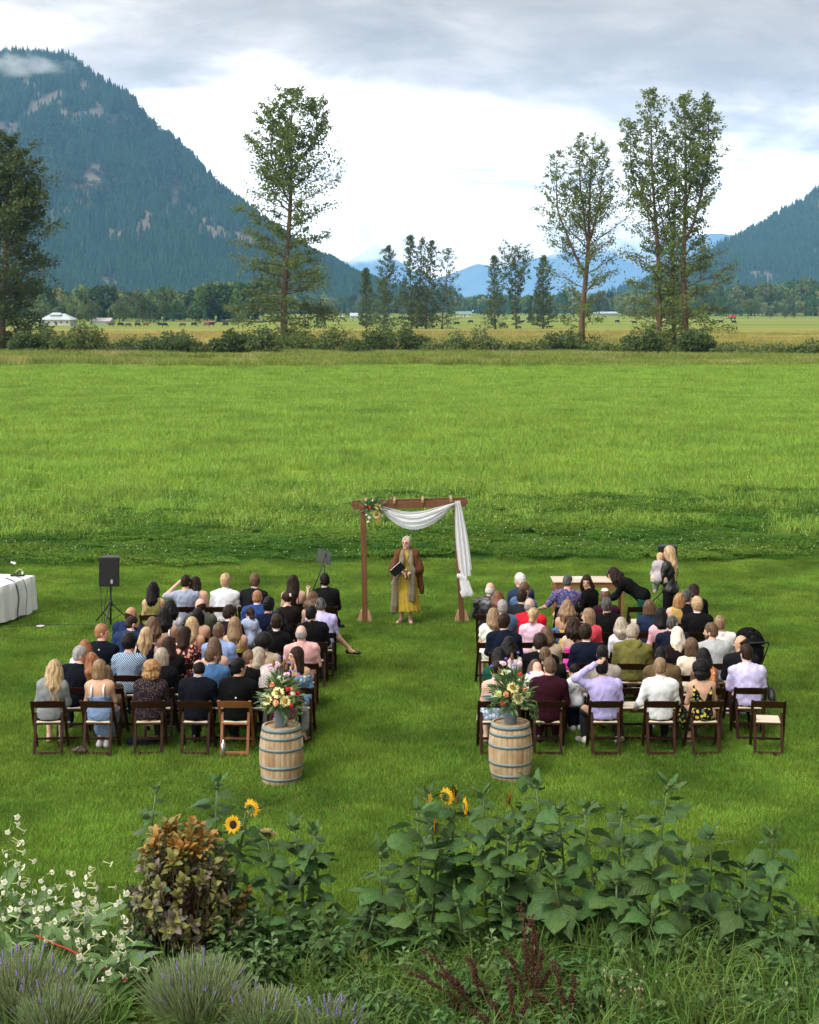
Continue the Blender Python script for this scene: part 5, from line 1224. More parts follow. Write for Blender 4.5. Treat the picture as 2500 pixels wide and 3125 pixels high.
g('left', 10, 686, 'white shirt with rolled sleeves', 'tous', 'bl', 'r', ('shirt', C((.66, .67, .72), 'dots', (.55, .56, .66), (.5, .52, .64))), W=1.12, collarc=(.66, .67, .72))
g('left', 10, 775, 'charcoal suit in the front row', 'tous', 'br', 'r', JB((.020, .020, .025)), W=1.05, collar=WHITE, cpx=770)
g('left', 10, 897, 'black backless dress', 'long', 'dbr', 'f', ('thin', C(BLACK)), ('skirt', C(BLACK)), L=.44, bare=True, arms={'r': ((.08, .08, -.20), (.10, .18, .02))}, W=1.12, fem=True, T=.97)
g('left', 10, 993, 'black suit in the front aisle seat', 'short', 'blk', 'd', JB((.012, .012, .014)), ('trousers', C((.014, .014, .016))), W=1.12, hy=25, beard='blk', collar=WHITE, legs='crossR', T=.99)
# ---- right block
g('right', 1, 1518, 'blue floral dress behind the flowers', 'updo', 'dbr', 'f', ('strapless', C((.25, .33, .45), 'floral', (.7, .72, .75), (.1, .2, .35))), ('skirt', C((.25, .33, .45), 'floral', (.7, .72, .75), (.1, .2, .35))), bare=True, cpx=1508, hp=22, hy=-10, **FE)
g('right', 1, 1678, 'burgundy suit, holding a baby', 'short', 'br', 'f', JB(BURG), ('trousers', C((.045, .009, .018))), W=1.1, hp=14, hem=.30, cpx=1672)
g('right', 1, 1845, 'lavender shirt, hand on head', 'short', 'blk', 'm', ('shirt', C((.40, .36, .66))), ('trousers', C((.045, .048, .055))), W=1.12, fine=True, arms={'l': ((-.19, -.02, .11), (.105, -.035, .315))}, hy=-12, legs='wide', collarc=(.40, .36, .66), watch=True)
g('right', 1, 2015, 'white shirt in the back row', 'boy', 'lbr', 'f', ('shirt', C((.62, .63, .64))), ('trousers', C((.018, .018, .02))), hy=-12, W=1.05, collarc=(.62, .63, .64), arms={'l': ((-.10, .0, -.25), (-.13, .20, -.36))})
g('right', 1, 2146, 'black dress with yellow flowers', 'curlybob', 'blk', 'm', ('vback', C((.012, .014, .014), 'floral', (.66, .52, .10), (.10, .17, .11))), ('long', C((.012, .014, .014), 'floral', (.66, .52, .10), (.10, .17, .11))), bare=True, legs='cross', hy=25, W=1.02, **FE)
g('right', 2, 1525, 'dark green dress', 'long', 'blk', 'm', ('capsl', C((.008, .060, .040))), ('skirt', C((.008, .060, .040))), L=.20, cpx=1515, **FE)
g('right', 2, 1640, 'white lace dress, small child', 'long', 'br', 'f', ('capsl', C((.70, .70, .68))), T=.70, W=.72, fem=True, L=.20, cpx=1622)
g('right', 2, 1665, 'black suit beside the burgundy suit', 'crop', 'br', 'f', JB((.011, .011, .014)), collar=WHITE, W=1.1, cpx=1682, hy=-15)
g('right', 2, 1837, 'stone grey jacket', 'short', 'blk', 'm', JB((.30, .27, .23)), W=1.12, T=.97, hy=-10)
g('right', 2, 2025, 'olive brown sweater', 'crop', 'blk', 'd', ('sweater', C((.105, .075, .035))), W=1.1, hp=16, hy=-15, lean=6)
g('right', 2, 2156, 'orange floral top', 'long', 'blk', 'd', ('sleeveless', C((.75, .22, .06), 'floral', (.8, .5, .2), (.8, .6, .45))), bare=True, L=.22, hy=20, lean=4, **FE)
g('right', 2, 2285, 'lavender shirt at the right end', 'short', 'dbr', 'f', ('shirt', C((.50, .47, .74))), ('trousers', C((.022, .024, .03))), W=1.14, hy=25, legs='std', collarc=(.50, .47, .74), T=.98)
g('right', 3, 1548, 'white top with curly black hair', 'curly', 'blk', 'm', ('tee', C((.60, .58, .55))), L=.22, **FE)
g('right', 3, 1645, 'black suit with white collar', 'curlyshort', 'dbr', 'f', JB(BLACK), collar=WHITE, W=1.14, hp=18, lean=5)
g('right', 4, 1790, 'navy suit behind the standing toddler', 'tous', 'dbr', 'f', JB((.014, .020, .045)), hy=-30, collar=(.6, .6, .62))
g('right', 3, 2117, 'cream knit top', 'bob', 'br', 'f', ('elbow', C((.70, .60, .48))), hy=35, W=1.05, **FE)
g('right', 3, 2263, 'dark suit beside the stroller', 'ring', 'dbr', 'm', JB((.016, .018, .022)), hy=60, W=1.08, T=.97, cpx=2262)
g('right', 4, 1669, 'beige sweater', 'long', 'br', 'f', ('sweater', C((.38, .31, .22))), L=.22, W=1.05, cpx=1672, **FE)
g('right', 4, 1929, 'olive hooded rain jacket', 'tous', 'gb', 'f', ('hoodie', C((.135, .130, .035))), W=1.2, hy=-40, hp=20, lean=8, hood=True)
g('right', 4, 2073, 'dark brown top with pale half ponytail', 'halfpony', 'plat', 'f', ('sweater', C((.022, .015, .014))), L=.44, W=1.05, hy=10, **FE)
g('right', 4, 2174, 'light grey suit', 'short', 'br', 'f', JB((.36, .38, .39)), W=1.16, hy=60, beard='br', T=.99, cpx=2182)
g('right', 5, 1535, 'navy suit near the aisle', 'tous', 'dbr', 'f', JB((.010, .015, .035)), hy=-30, W=1.15, T=.97)
g('right', 5, 1752, 'hot pink strapless dress', 'wavy', 'dbr', 'f', ('strapless', C((.80, .06, .42))), ('skirt', C((.80, .06, .42))), L=.22, bare=True, **FE)
g('right', 5, 1904, 'white blouse, long grey brown hair', 'long', 'gb', 'f', ('blouse', C((.64, .62, .68))), L=.20, hy=-10, **FE)
g('right', 5, 2055, 'dark navy suit with white collar', 'crop', 'sg', 'r', JB((.014, .020, .042)), hy=-40, collar=WHITE, W=1.12)
g('right', 5, 2198, 'white suit jacket', 'short', 'lbr', 'f', JB((.66, .65, .62)), cpx=2212, W=1.0, T=.96)
g('right', 6, 1507, 'cream lace dress', 'long', 'lbr', 'f', ('capsl', C((.66, .68, .58))), ('skirt', C((.66, .68, .58))), L=.34, cpx=1497, **FE)
g('right', 6, 1624, 'pale pink blouse', 'curlypony', 'bl', 'f', ('blouse', C((.68, .47, .58))), L=.42, hy=-25, W=1.05, **FE)
g('right', 6, 1795, 'coral red top', 'bob', 'lbr', 'f', ('elbow', C((.55, .065, .085))), hy=75, **FE)
g('right', 6, 2028, 'pink shirt, long black hair', 'long', 'blk', 'm', ('blouse', C((.62, .36, .40))), L=.34, hy=-15, **FE)
g('right', 7, 1533, 'denim jacket behind cream lace', 'short', 'gry', 'f', ('jacket', C((.06, .11, .19))), T=.92, cpx=1545)
g('right', 7, 1616, 'red and navy sports jacket', 'bald', 'gry', 'r', ('hoodie', C((.55, .015, .03))), W=1.12, hy=-20)
g('right', 7, 1731, 'yellow strapped top and denim jacket on chair', 'wavy', 'lbr', 'm', ('thin', C((.75, .58, .12))), L=.24, bare=True, **FE)
g('right', 7, 1855, 'black shirt, grey hair', 'short', 'sg', 'm', ('shirt', C((.010, .010, .011))), W=1.18, hy=-12, collarc=(.010, .010, .011))
g('right', 7, 1984, 'navy knit top', 'bob', 'br', 'f', ('sweater', C((.016, .026, .06))), **FE)
g('right', 7, 2129, 'black suit, fair hair', 'tous', 'bl', 'r', JB((.012, .012, .013)), collar=WHITE, W=1.08, hy=15)
g('right', 8, 1523, 'dark top behind the denim jacket', 'long', 'au', 'f', ('tee', C((.02, .02, .03))), L=.22, **FE)
g('right', 8, 1592, 'dark grey jacket', 'short', 'dbr', 'f', JB((.030, .034, .040)), W=1.1, hy=-25)
g('right', 8, 1850, 'plum shirt and white cap', 'short', 'br', 'f', ('shirt', C((.055, .012, .030))), hy=-40, hp=12, kippah=True)
g('right', 8, 2104, 'charcoal suit, dark grey hair', 'short', 'sg', 'r', JB((.013, .013, .015)), hy=-35, W=1.1)
g('right', 8, 2078, 'gold satin dress', 'bob', 'cur', 'f', ('sleeveless', C((.45, .30, .10))), ('skirt', C((.45, .30, .10))), cpx=2056, T=.90, fem=True, bare=True)
g('right', 9, 1497, 'black leather jacket', 'bald', 'wht', 'r', ('leather', C((.012, .012, .013), 'leather')), ('trousers', C((.012, .012, .014))), W=1.2, hy=-15, cpx=1494)
g('right', 9, 1603, 'blue denim shirt', 'short', 'br', 'r', ('shirt', C((.07, .13, .24))), hy=-55, cpx=1590)
g('right', 9, 2120, 'black jacket looking across to the right', 'long', 'dbr', 'm', ('jacket', C((.010, .010, .012))), hy=-65, L=.16, cpx=2126, **FE)
g('right', 10, 1587, 'navy shirt, white hair, front row', 'short', 'wht', 'r', ('shirt', C((.022, .034, .075))), hy=55, cpx=1596, T=1.0, collarc=(.022, .034, .075))
g('right', 10, 1728, 'bright tropical print shirt', 'crop', 'sg', 'r', ('tee', C((.035, .06, .17), 'bands', (.12, .11, .24), (.40, .10, .14))), ('shorts', C((.30, .23, .06))), hy=-40, arms={'l': 'out', 'r': 'out'}, W=1.15, T=.99)
g('right', 10, 1806, 'black cardigan, turned to face back', 'long', 'dbr', 'm', ('jacket', C(BLACK)), hy=115, rz=50, face=True, L=.26, smile=True, fem=True, T=.96, arms={'l': ((-.10, .03, -.22), (-.02, .24, -.30))}, collar=None, whitefront=True)

# rotate order so that each row counts from the left
for b in ('left', 'right'):
    for k in range(1, 11):
        row = sorted([q for q in GUESTS if q['block'] == b and q['k'] == k], key=lambda q: q['o'].get('cpx', q['px']))
        for i, q in enumerate(row): q['nth'] = NTH[i]; q['n'] = len(row)

def jacket_collar(J, m, parent): ring_collar(J, m, parent, r=.070, hgt=.024, name='jacket_collar')
PEOPLE = {}
for gi_, q in enumerate(GUESTS):
    o = q['o']; Dk = 21.3 + .75 * (q['k'] - 1); Dh = Dk + .20; xh = gx(q['px'], Dh); xc = gx(o.get('cpx', q['px']), Dh); yc = Dk + .235
    fem = o.get('fem', False); T = o.get('T', .96); rz = RAD(o.get('rz', random.Random(gi_).uniform(-5, 5)))
    side = math.asin(max(-.6, min(.6, (xh - xc) / .62))) if abs(xh - xc) > 1e-4 else random.Random(gi_ + 50).uniform(-.07, .07)
    J = pose_sit(T, o.get('W', 1.0), o.get('lean', random.Random(gi_ + 9).uniform(-4, 10)), side, o.get('hy', random.Random(gi_ + 3).uniform(-28, 28)), o.get('hp', 8), -RAD(0) + math.degrees(side) * .5, fem, o.get('arms'), o.get('legs', 'std'))
    if o.get('watch'): J['dnl'] = v3(.35, .3, -.9)
    if o.get('chair', True): chair(xc, yc, rz, 'wooden folding chair under the person in %s' % q['desc'], o.get('honey', False))
    root = link('person', body_mesh(J, q['skin'], o.get('fine', False), o.get('face', False), curl=.25 if o.get('fine') else None), None, (xc, yc, 0), (0, 0, rz))
    where = '%s block, %s row' % (q['block'], ORD[q['k']])
    tag(root, 'person in %s, %s' % (q['desc'], where), 'person', 'seated wedding guests')
    PEOPLE[q['px']] = (root, J)
    make_hair(J, q['hair'], q['hc'], root, gi_, o.get('L', .34))
    tk, tm = q['top']; belly = .02 if o.get('W', 1) > 1.1 else 0.0
    tp = make_top(J, tk, tm, root, belly, o.get('hem'), seed=gi_)
    if o.get('collar'): ring_collar(J, C(o['collar']), tp)
    if o.get('collarc'): ring_collar(J, C(o['collarc']), tp)
    if tk == 'jacket' and not fem: jacket_collar(J, tm, tp)
    if tk == 'sweater' and not fem: ring_collar(J, tm, tp, r=.066, hgt=.03)
    bt = q['bottom']
    if bt == 'T': bt = ('trousers', C(random.Random(gi_).choice([(.016, .016, .02), (.03, .034, .045), (.014, .02, .04), (.05, .05, .055)])))
    make_bottom(J, bt[0], bt[1], root)
    put_shoes(J, (.55, .55, .55) if gi_ % 7 == 1 else (.012, .011, .011) if (not o.get('bare') or o.get('legs') == 'aisle') else (.32, .22, .15), root)
    c, R_ = J['head'], J['R']; hq = (T / .96) ** .5; Pl = lambda x, y, z: tuple(c + R_ @ (v3(x, y, z) * hq))
    if o.get('beard'):
        V, Fq = grow([ell(Pl(0, .034, -.066), v3(.062, .068, .062) * hq, R_), cap(Pl(-.066, .01, -.03), Pl(-.045, .05, -.075), .018, .02), cap(Pl(.066, .01, -.03), Pl(.045, .05, -.075), .018, .02)], .013, .02, [lambda X, Y, Z: ((X - c[0]) * R_[0, 2] + (Y - c[1]) * R_[1, 2] + (Z - c[2]) * R_[2, 2]) + .028 * hq])
        link('beard', np_mesh('beard', V, Fq, hair_mat(o['beard'])), root)
    if o.get('logo'):
        b = MB(); u = J['u']; pz = J['chest'] + u * (.10 if q['k'] > 1 else -.06); b.box(tuple(pz + v3(0, -.142 - .0, 0)), (.022, .008, .022), bev=.003); b.build('logo', C((.75, .75, .78)), tp)
    if o.get('hood'):
        V, Fq = grow([cap(J['neck'] + v3(-.09, -.06, .02), J['neck'] + v3(.09, -.06, .02), .045), cap(J['neck'] + v3(-.08, -.09, .0), J['neck'] + v3(0, -.13, -.10), .045, .035), cap(J['neck'] + v3(.08, -.09, .0), J['neck'] + v3(0, -.13, -.10), .045, .035)], .018, .04)
        link('hood', np_mesh('hood', V, Fq, tm), tp)
    if o.get('clip'):
        b = MB(); b.bar(Pl(.0, -.155, .02), Pl(.0, -.155, .075), .03, .012, bev=.004); b.bar(Pl(-.02, -.155, .05), Pl(.02, -.155, .05), .008, .012, bev=.002); b.build('hair_clip', C((.75, .72, .66)), root)
    if o.get('kippah'):
        b = MB(); b.lathe([(.062, 0), (.052, .02), (.03, .032), (0.002, .036)], 14, cap=(False, False)); b.xf(Matrix.Translation(Vector(Pl(0, -.045, .112))) @ Matrix(R_.tolist()).to_4x4() @ Matrix.Rotation(.35, 4, 'X')); b.build('cap', C((.72, .72, .72)), root)
    if o.get('watch'):
        h, e = J['hal'], J['ell']; d = (h - e) / np.linalg.norm(h - e); b = MB(); b.tube([tuple(h - d * .035), tuple(h - d * .005)], .037, 12); b.build('wristwatch', M_STEEL, root)
    if o.get('glasses') or o.get('shades'):
        b = MB(); z0 = .012 if o.get('glasses') else .0
        for s in (-1, 1):
            b.tube([Pl(s * .034 + .024 * math.cos(a), .098, z0 + .02 * math.sin(a)) for a in [2 * PI * i / 10 for i in range(11)]], .0035, 4); b.bar(Pl(s * .06, .094, z0), Pl(s * .08, -.01, z0 + .005), .008, .004)
        b.build('glasses', mat('orange_frame', (.6, .18, .03), .4) if o.get('shades') else mat('dark_frame', (.02, .02, .02), .3), root)
    if o.get('whitefront'):
        u = J['u']; V, Fq = grow([cap(J['chest'] + v3(0, .035, -.16), J['chest'] + v3(0, .05, .10), .10, .07, .8)], .018, .03); link('undershirt', np_mesh('undershirt', V, Fq, C((.72, .73, .76))), tp)
# ================================================================== people who stand or are held
def lone(label, J, skin, loc, rz, hair=None, hc=None, L=.3, face=False, fine=False, cat_g=None, curl=None):
    root = link('person', body_mesh(J, skin, fine, face, curl=curl), None, loc, (0, 0, rz)); tag(root, label, 'person', cat_g)
    if hair: make_hair(J, hair, hc, root, hash(label) % 97 if False else len(label), L)
    return root
# --- the officiant under the arch, facing the guests
OD = 30.35; OX = gx(1241, OD)
J = pose_stand(1.66, 1.0, True, hy=-24, hp=-2, arms={'l': ((-.07, .02, -.27), (.10, .22, -.345)), 'r': ((.07, .02, -.27), (-.10, .22, -.345))}, stance=.07)
J['anr'] = v3(.10, .0, .09); J['toer'] = v3(.17, .10, .04)
off = lone('person in yellow dress and rust shawl, standing under the wooden arch', J, 'f', (OX, OD, 0), PI, 'bun', 'wg', face=True, fine=True, curl=.8)
M_YEL = C((.38, .27, .038)); M_SHAWL = C((.115, .045, .022), 'small', (.085, .034, .018), (.15, .065, .034)); M_TRIM = C((.17, .15, .10), 'small', (.10, .12, .12), (.25, .18, .10))
prims = torso(J, .014) + [cap(J['pel'] + v3(0, 0, .06), J['pel'] + v3(0, 0, -.15), .165, .20, .8), cap(J['pel'] + v3(0, 0, -.12), v3(0, .02, .24), .20, .275, .8)]
V, Fq = grow(prims, .018, .04, [lambda X, Y, Z: .25 - Z + .008 * np.sin(X * 40), lambda X, Y, Z: .085 - np.sqrt((X - J['neck'][0]) ** 2 + (Y - J['neck'][1]) ** 2 + (Z - J['neck'][2] - .05) ** 2)],
             lambda X, Y, Z: np.clip((1.05 - Z) * 1.4, 0.15, 1) * .009 * np.sin(np.arctan2(X, Y) * 17 + 1.5 * np.sin(Z * 7)))
link('dress', np_mesh('dress', V, Fq, M_YEL), off)
# shawl: over both shoulders and hanging open down the front and back
sp_ = []
for s, n in ((-1, 'l'), (1, 'r')):
    sh, el, ha = J['sh' + n], J['el' + n], J['ha' + n]
    sp_ += [cap(J['neck'] + v3(s * .055, -.035, .0), sh + v3(s * .01, -.01, .01), .062, .082), cap(sh, el + v3(s * .03, -.02, -.02), .082, .10), cap(el + v3(s * .01, 0, -.02), el * .45 + ha * .55 + v3(s * .02, -.02, -.03), .07, .05), cap(el + v3(s * .0, -.06, -.05), v3(s * (.30 if s < 0 else .24), -.03, .60 if s < 0 else .38), .085, .05)]
sp_ += [cap(J['chest'] + v3(-.09, -.10, .10), J['chest'] + v3(.09, -.10, .10), .05), cap(J['chest'] + v3(-.09, -.11, 0), J['pel'] + v3(-.12, -.14, -.1), .055, .05), cap(J['chest'] + v3(.09, -.11, 0), J['pel'] + v3(.12, -.14, -.1), .055, .05), cap(J['chest'] + v3(0, -.11, 0), J['pel'] + v3(0, -.15, -.1), .055, .05)]
V, Fq = grow(sp_, .018, .05, [lambda X, Y, Z: .09 - np.sqrt((X - J['neck'][0]) ** 2 + (Y - J['neck'][1] - .03) ** 2 + (Z - J['neck'][2] - .05) ** 2)], lambda X, Y, Z: .006 * np.sin(X * 50 + Z * 12 + 2 * np.sin(Z * 9)))
shawl = link('shawl', np_mesh('shawl', V, Fq, M_SHAWL), off)
for s, n, zb, xo in ((1, 'r', .28, .235), (-1, 'l', .50, .10)):
    pts = [J['neck'] + v3(s * .06, .02, .02), J['neck'] + v3(s * .085, .105, -.08), J['chest'] + v3(s * .085, .150, -.02), J['waist'] + v3(s * (.11 if s < 0 else .15), .175, -.02), v3(s * xo, .185, .80), v3(s * xo, .20, zb + .1), v3(s * (xo + .01), .19, zb)]
    V, Fq = grow([cap(pts[i], pts[i + 1], .036 + .006 * i, .036 + .006 * (i + 1), .55) for i in range(6)], .016, .03, (), lambda X, Y, Z: .005 * np.sin(X * 80 + Z * 5)); link('shawl_border', np_mesh('shawl_border', V, Fq, M_TRIM), shawl)
fr = MB()
c_, R_ = J['head'], J['R']; Pl = lambda x, y, z: tuple(c_ + R_ @ v3(x, y, z))
for s in (-1, 1):
    fr.tube([Pl(s * .034 + .025 * math.cos(a), .104, .004 + .021 * math.sin(a)) for a in [2 * PI * i / 12 for i in range(13)]], .0038, 5); fr.bar(Pl(s * .06, .098, .008), Pl(s * .08, -.01, .012), .008, .004)
fr.bar(Pl(-.01, .105, .008), Pl(.01, .105, .008), .005, .005); fr.build('glasses', mat('red_frame', (.45, .03, .05), .35), off)
nk = MB(); nk.tube([tuple(J['neck'] + v3(-.05, .07, .0)), tuple(J['chest'] + v3(-.02, .155, .02)), tuple(J['chest'] + v3(0.0, .17, -.05)), tuple(J['chest'] + v3(.02, .155, .02)), tuple(J['neck'] + v3(.05, .07, .0))], .004, 4); nk.build('necklace', mat('dark_bead', (.03, .02, .015), .3), off)
for n in 'lr':
    a = J['an' + n]; t = J['toe' + n]; V, Fq = grow([cap(a + v3(0, -.03, -.05), t + v3(0, .01, -.012), .042, .038), cap(a + v3(0, -.045, -.04), a + v3(0, -.05, -.085), .02, .012)], .014, .03, [lambda X, Y, Z: .003 - Z, lambda X, Y, Z: Z - .05]); link('sandal', np_mesh('sandal', V, Fq, C((.42, .20, .11), 'leather')), off)
# things she holds: a black folder and a microphone
hp_ = Vector((OX, OD, 0)) + Matrix.Rotation(PI, 3, 'Z') @ Vector((J['har'] + J['hal']) / 2 + v3(.0, .06, .0))
b = MB(); Rf = Euler((RAD(-25), RAD(-42), RAD(0))).to_matrix(); b.box((0, 0, 0), (.27, .030, .15), Rf, bev=.008); fo = b.build('folder', C((.008, .008, .009)), None, tuple(hp_ + Vector((-.17, -.06, .10)))); tag(fo, 'black leather folder held by the person under the arch', 'folder')
b = MB(); b.box((0, 0, 0), (.255, .016, .145), Rf); b.xf(Matrix.Translation(Rf @ Vector((.0, .0, .008)))); b.build('pages', C((.75, .76, .78)), fo)
mic = empty('microphone', tuple(hp_ + Vector((.01, -.09, -.03)))); b = MB(); b.tube([(0, 0, -.06), (-.01, 0, .09)], [.012, .017], 10); b.build('handle', mat('mic_black', (.015, .015, .017), .4), mic)
b = MB(); b.lathe([(.012, -.02), (.026, -.005), (.027, .015), (.018, .032), (.003, .037)], 12, cap=(True, False)); b.xf(Matrix.Translation((-.012, 0, .11))); b.build('grille', mat('mic_grey', (.22, .26, .27), .5, metal=.5), mic); tag(mic, 'handheld microphone in the hands of the person under the arch', 'microphone')

# --- standing person with a small child, far right of the front
SD = 28.9; SX = gx(2046, SD)
J = pose_stand(1.68, 1.0, True, hy=25, hp=10, arms={'l': ((-.06, .08, -.26), (.06, .26, -.22)), 'r': ((.05, .06, -.28), (-.14, .26, -.30))})
w = lone('person in black jacket with long fair hair, standing with a small child', J, 'f', (SX, SD, 0), RAD(50), 'long', 'bl', .52)
make_top(J, 'leather', C((.010, .010, .011), 'leather'), w, hem=.86); make_bottom(J, 'trousers', C((.012, .012, .013)), w); put_shoes(J, (.012, .011, .011), w)
b = MB(); b.tube([(.19, -.02, .93), (.195, -.01, .6), (.12, 0, .2)], .022, 5, flat=.4); b.build('trouser_stripe', C((.55, .28, .20)), w)
Jc = pose_sit(.56, .56, lean=8, hy=10, hp=30, fem=True); Jc['hal'] = v3(-.02, .16, .70); Jc['har'] = v3(.04, .16, .68); Jc['ell'] = Jc['shl'] + v3(-.05, .04, -.14); Jc['elr'] = Jc['shr'] + v3(.05, .04, -.14)
for n, s in (('l', -1), ('r', 1)): Jc['kn' + n] = v3(s * .10, .16, .46); Jc['an' + n] = v3(s * .10, .10, .28); Jc['toe' + n] = v3(s * .11, .18, .25)
ch = lone('small child in white top carried by the person in black jacket', Jc, 'f', (SX - .20, SD - .02, .60), RAD(-20), 'tous', 'bl')
make_top(Jc, 'shirt', C((.36, .33, .34), 'dots', (.25, .14, .14), (.2, .2, .25)), ch); make_bottom(Jc, 'trousers', C((.22, .32, .22)), ch)
# --- person bending over the signing desk
BD = 29.0; BX = gx(1962, BD)
J = pose_stand(1.62, .95, True, hy=0, hp=25, lean=58, arms={'l': ((-.02, .12, -.24), (-.02, .30, -.36)), 'r': ((.02, .12, -.24), (.02, .30, -.36))})
w = lone('person in black cardigan bending over the desk', J, 'm', (BX, BD, -.10), RAD(75), 'wavy', 'dbr', .26)
make_top(J, 'jacket', C((.009, .010, .011)), w, belly=.0, hem=.78); make_bottom(J, 'trousers', C((.008, .06, .045)), w)
# --- toddler standing between the rows
TD = 22.62; J = pose_sit(.66, .62, lean=3, hy=35, hp=8)
J['pel'] = v3(0, 0, .40)
for kk in ('waist', 'chest', 'neck', 'head', 'shl', 'shr'): J[kk] = J[kk] - v3(0, -.03, .13)
for n, s in (('l', -1), ('r', 1)):
    J['el' + n] = J['sh' + n] + v3(s * .05, .0, -.14); J['ha' + n] = J['sh' + n] + v3(s * .06, .06, -.26); J['hip' + n] = v3(s * .055, 0, .38); J['kn' + n] = v3(s * .06, .01, .22); J['an' + n] = v3(s * .06, 0, .07); J['toe' + n] = v3(s * .065, .10, .03)
td = lone('toddler in white shirt and navy trousers standing between the rows', J, 'm', (gx(1757, TD), TD, 0), RAD(20), 'boy', 'blk')
make_top(J, 'shirt', C((.64, .66, .70)), td, hem=.36); make_bottom(J, 'trousers', C((.012, .016, .035)), td); put_shoes(J, (.5, .5, .5), td)
# --- baby in arms, toddler on a lap
def held(label, px, py, D, z_, skin, hair, hc, col, T=.55, hy=0, rz=0.0, pig=False):
    J = pose_sit(T, T * .95, lean=5, hy=hy, hp=15, fem=True)
    for n, s in (('l', -1), ('r', 1)):
        J['ha' + n] = J['sh' + n] + v3(s * .04, .12, -.12); J['el' + n] = J['sh' + n] + v3(s * .05, .03, -.10); J['kn' + n] = v3(s * .08, .15, .50); J['an' + n] = v3(s * .08, .17, .36); J['toe' + n] = v3(s * .08, .24, .33)
    w = lone(label, J, skin, (gx(px, D), D, z_), rz, hair, hc, .12); make_top(J, 'shirt', C(col), w); make_bottom(J, 'trousers', C(col), w); return w, J
held('bare-headed baby on the lap of the person in burgundy', 1640, 2051, 21.66, .25, 'r', None, None, (.6, .6, .62), .52, hy=30)
w, J = held('small child with hair tie on a lap, sixth row of the left block', 762, 1882, 25.5, .16, 'm', 'pony', 'dbr', (.35, .42, .58), .66, hy=30)

# ================================================================== wedding arch
AD = 30.5
M_CEDAR = mat('stained_cedar', (.095, .038, .016), .6, spec=.25, col2=(.165, .075, .034), vscale=1.0, stretch=(22, 22, 2.2), bump=.3, bscale=1.4, detail=6)
M_RAW = mat('raw_timber', (.42, .25, .16), .75, col2=(.33, .18, .11), vscale=1.0, stretch=(18, 18, 2))
arch = empty('wedding_arch', (gx(1262, AD), AD, 0)); ax0 = gx(1262, AD)
lx0, lx1 = gx(1114, AD) - ax0, gx(1108, AD) - ax0; rx0, rx1 = gx(1410, AD) - ax0, gx(1391, AD) - ax0; ZT = 2.18
for x0, x1 in ((lx0, lx1), (rx0, rx1)):
    b = MB(); b.bar((x0, 0, 0), (x1, 0, ZT), .10, .10, (0, 1, 0), bev=.006); post = b.build('post', M_CEDAR, arch)
    for s in (-1, 1):
        b = MB(); b.add([(x0 + s * .052, -.045, 0), (x0 + s * .15, -.045, 0), (x0 + s * .085, -.045, .22), (x0 + s * .052, -.045, .24), (x0 + s * .052, .045, 0), (x0 + s * .15, .045, 0), (x0 + s * .085, .045, .22), (x0 + s * .052, .045, .24)], [(0, 1, 2, 3), (7, 6, 5, 4), (0, 4, 5, 1), (1, 5, 6, 2), (2, 6, 7, 3), (3, 7, 4, 0)][::1]); b.build('foot_brace', M_RAW, post)
bl_, br_ = gx(1073, AD) - ax0, gx(1428, AD) - ax0; zl, zr = 2.18, 2.245
def beam(y, zo, xa, xb):
    b = MB(); hgt = .125; cut = .07
    P4 = [(xa, zl + zo + hgt), (xb, zr + zo + hgt), (xb, zr + zo + cut), (xb - .07, zr + zo), (xa + .07, zl + zo), (xa, zl + zo + cut)]
    vv = [(x, y - .021, z) for x, z in P4] + [(x, y + .021, z) for x, z in P4]; n = 6
    b.add(vv, [tuple(range(n))[::-1], tuple(range(n, 2 * n))] + [(i, (i + 1) % n, n + (i + 1) % n, n + i) for i in range(n)]); return b.build('beam', M_CEDAR, arch)
beam(-.075, .0, bl_, br_); beam(.36, .0, bl_ + .01, br_ - .02)
for px in (1116, 1204, 1290, 1377):
    x = gx(px, AD) - ax0; t = (x - bl_) / (br_ - bl_); z = zl + (zr - zl) * t + .125 + .022; b = MB(); b.box((x, .14, z - .012), (.045, .60, .060), bev=.004); b.build('cross_piece', mat('worn_cedar', (.24, .13, .07), .7, col2=(.34, .2, .12), vscale=1., stretch=(20, 2, 20)), arch)
tag(arch, 'stained wooden wedding arch at the head of the aisle', 'arch')
# white voile draped over the beam and down the post
M_VOILE = mat('white_voile', (.84, .85, .88), .85, spec=.1, trans=.45, bump=.5, bscale=22)
dr = empty('fabric_drape', (gx(1262, AD), AD - .11, 0)); xa, xb = gx(1160, AD) - ax0, gx(1386, AD) - ax0
nu, nv_ = 44, 44; V = []; rr = random.Random(4)
for i in range(nu + 1):
    u = i / nu; x = xa + (xb - xa) * u
    sag_t = 4 * u * (1 - u); lop = u ** 1.1
    zt = 2.265 + .06 * u - .10 * math.sin(PI * u) - .07 * math.sin(PI * u) ** 2 * (1 - u); zb = 2.245 + .06 * u - .47 * math.sin(PI * (u ** .92)) ** .85 + .0
    zb = min(zb, zt - .05 - .06 * (1 - u))
    for j in range(nv_ + 1):
        v = j / nv_; z = zt + (zb - zt) * v
        fold = .026 * math.sin(v * 24 + u * 3.0) * (.35 + math.sin(PI * u)) + .018 * math.sin(v * 52 + u * 7) + .008 * math.sin(v * 90 - u * 5)
        V.append((x, -.03 - .05 * math.sin(PI * v) - fold, z + .012 * math.sin(v * 30 + u * 5) * math.sin(PI * v)))
Fq = [(i * (nv_ + 1) + j, (i + 1) * (nv_ + 1) + j, (i + 1) * (nv_ + 1) + j + 1, i * (nv_ + 1) + j + 1) for i in range(nu) for j in range(nv_)]
me = np_mesh('swag', V, Fq, M_VOILE); sw = link('swag', me, dr)
V = []; nu, nv_ = 46, 16
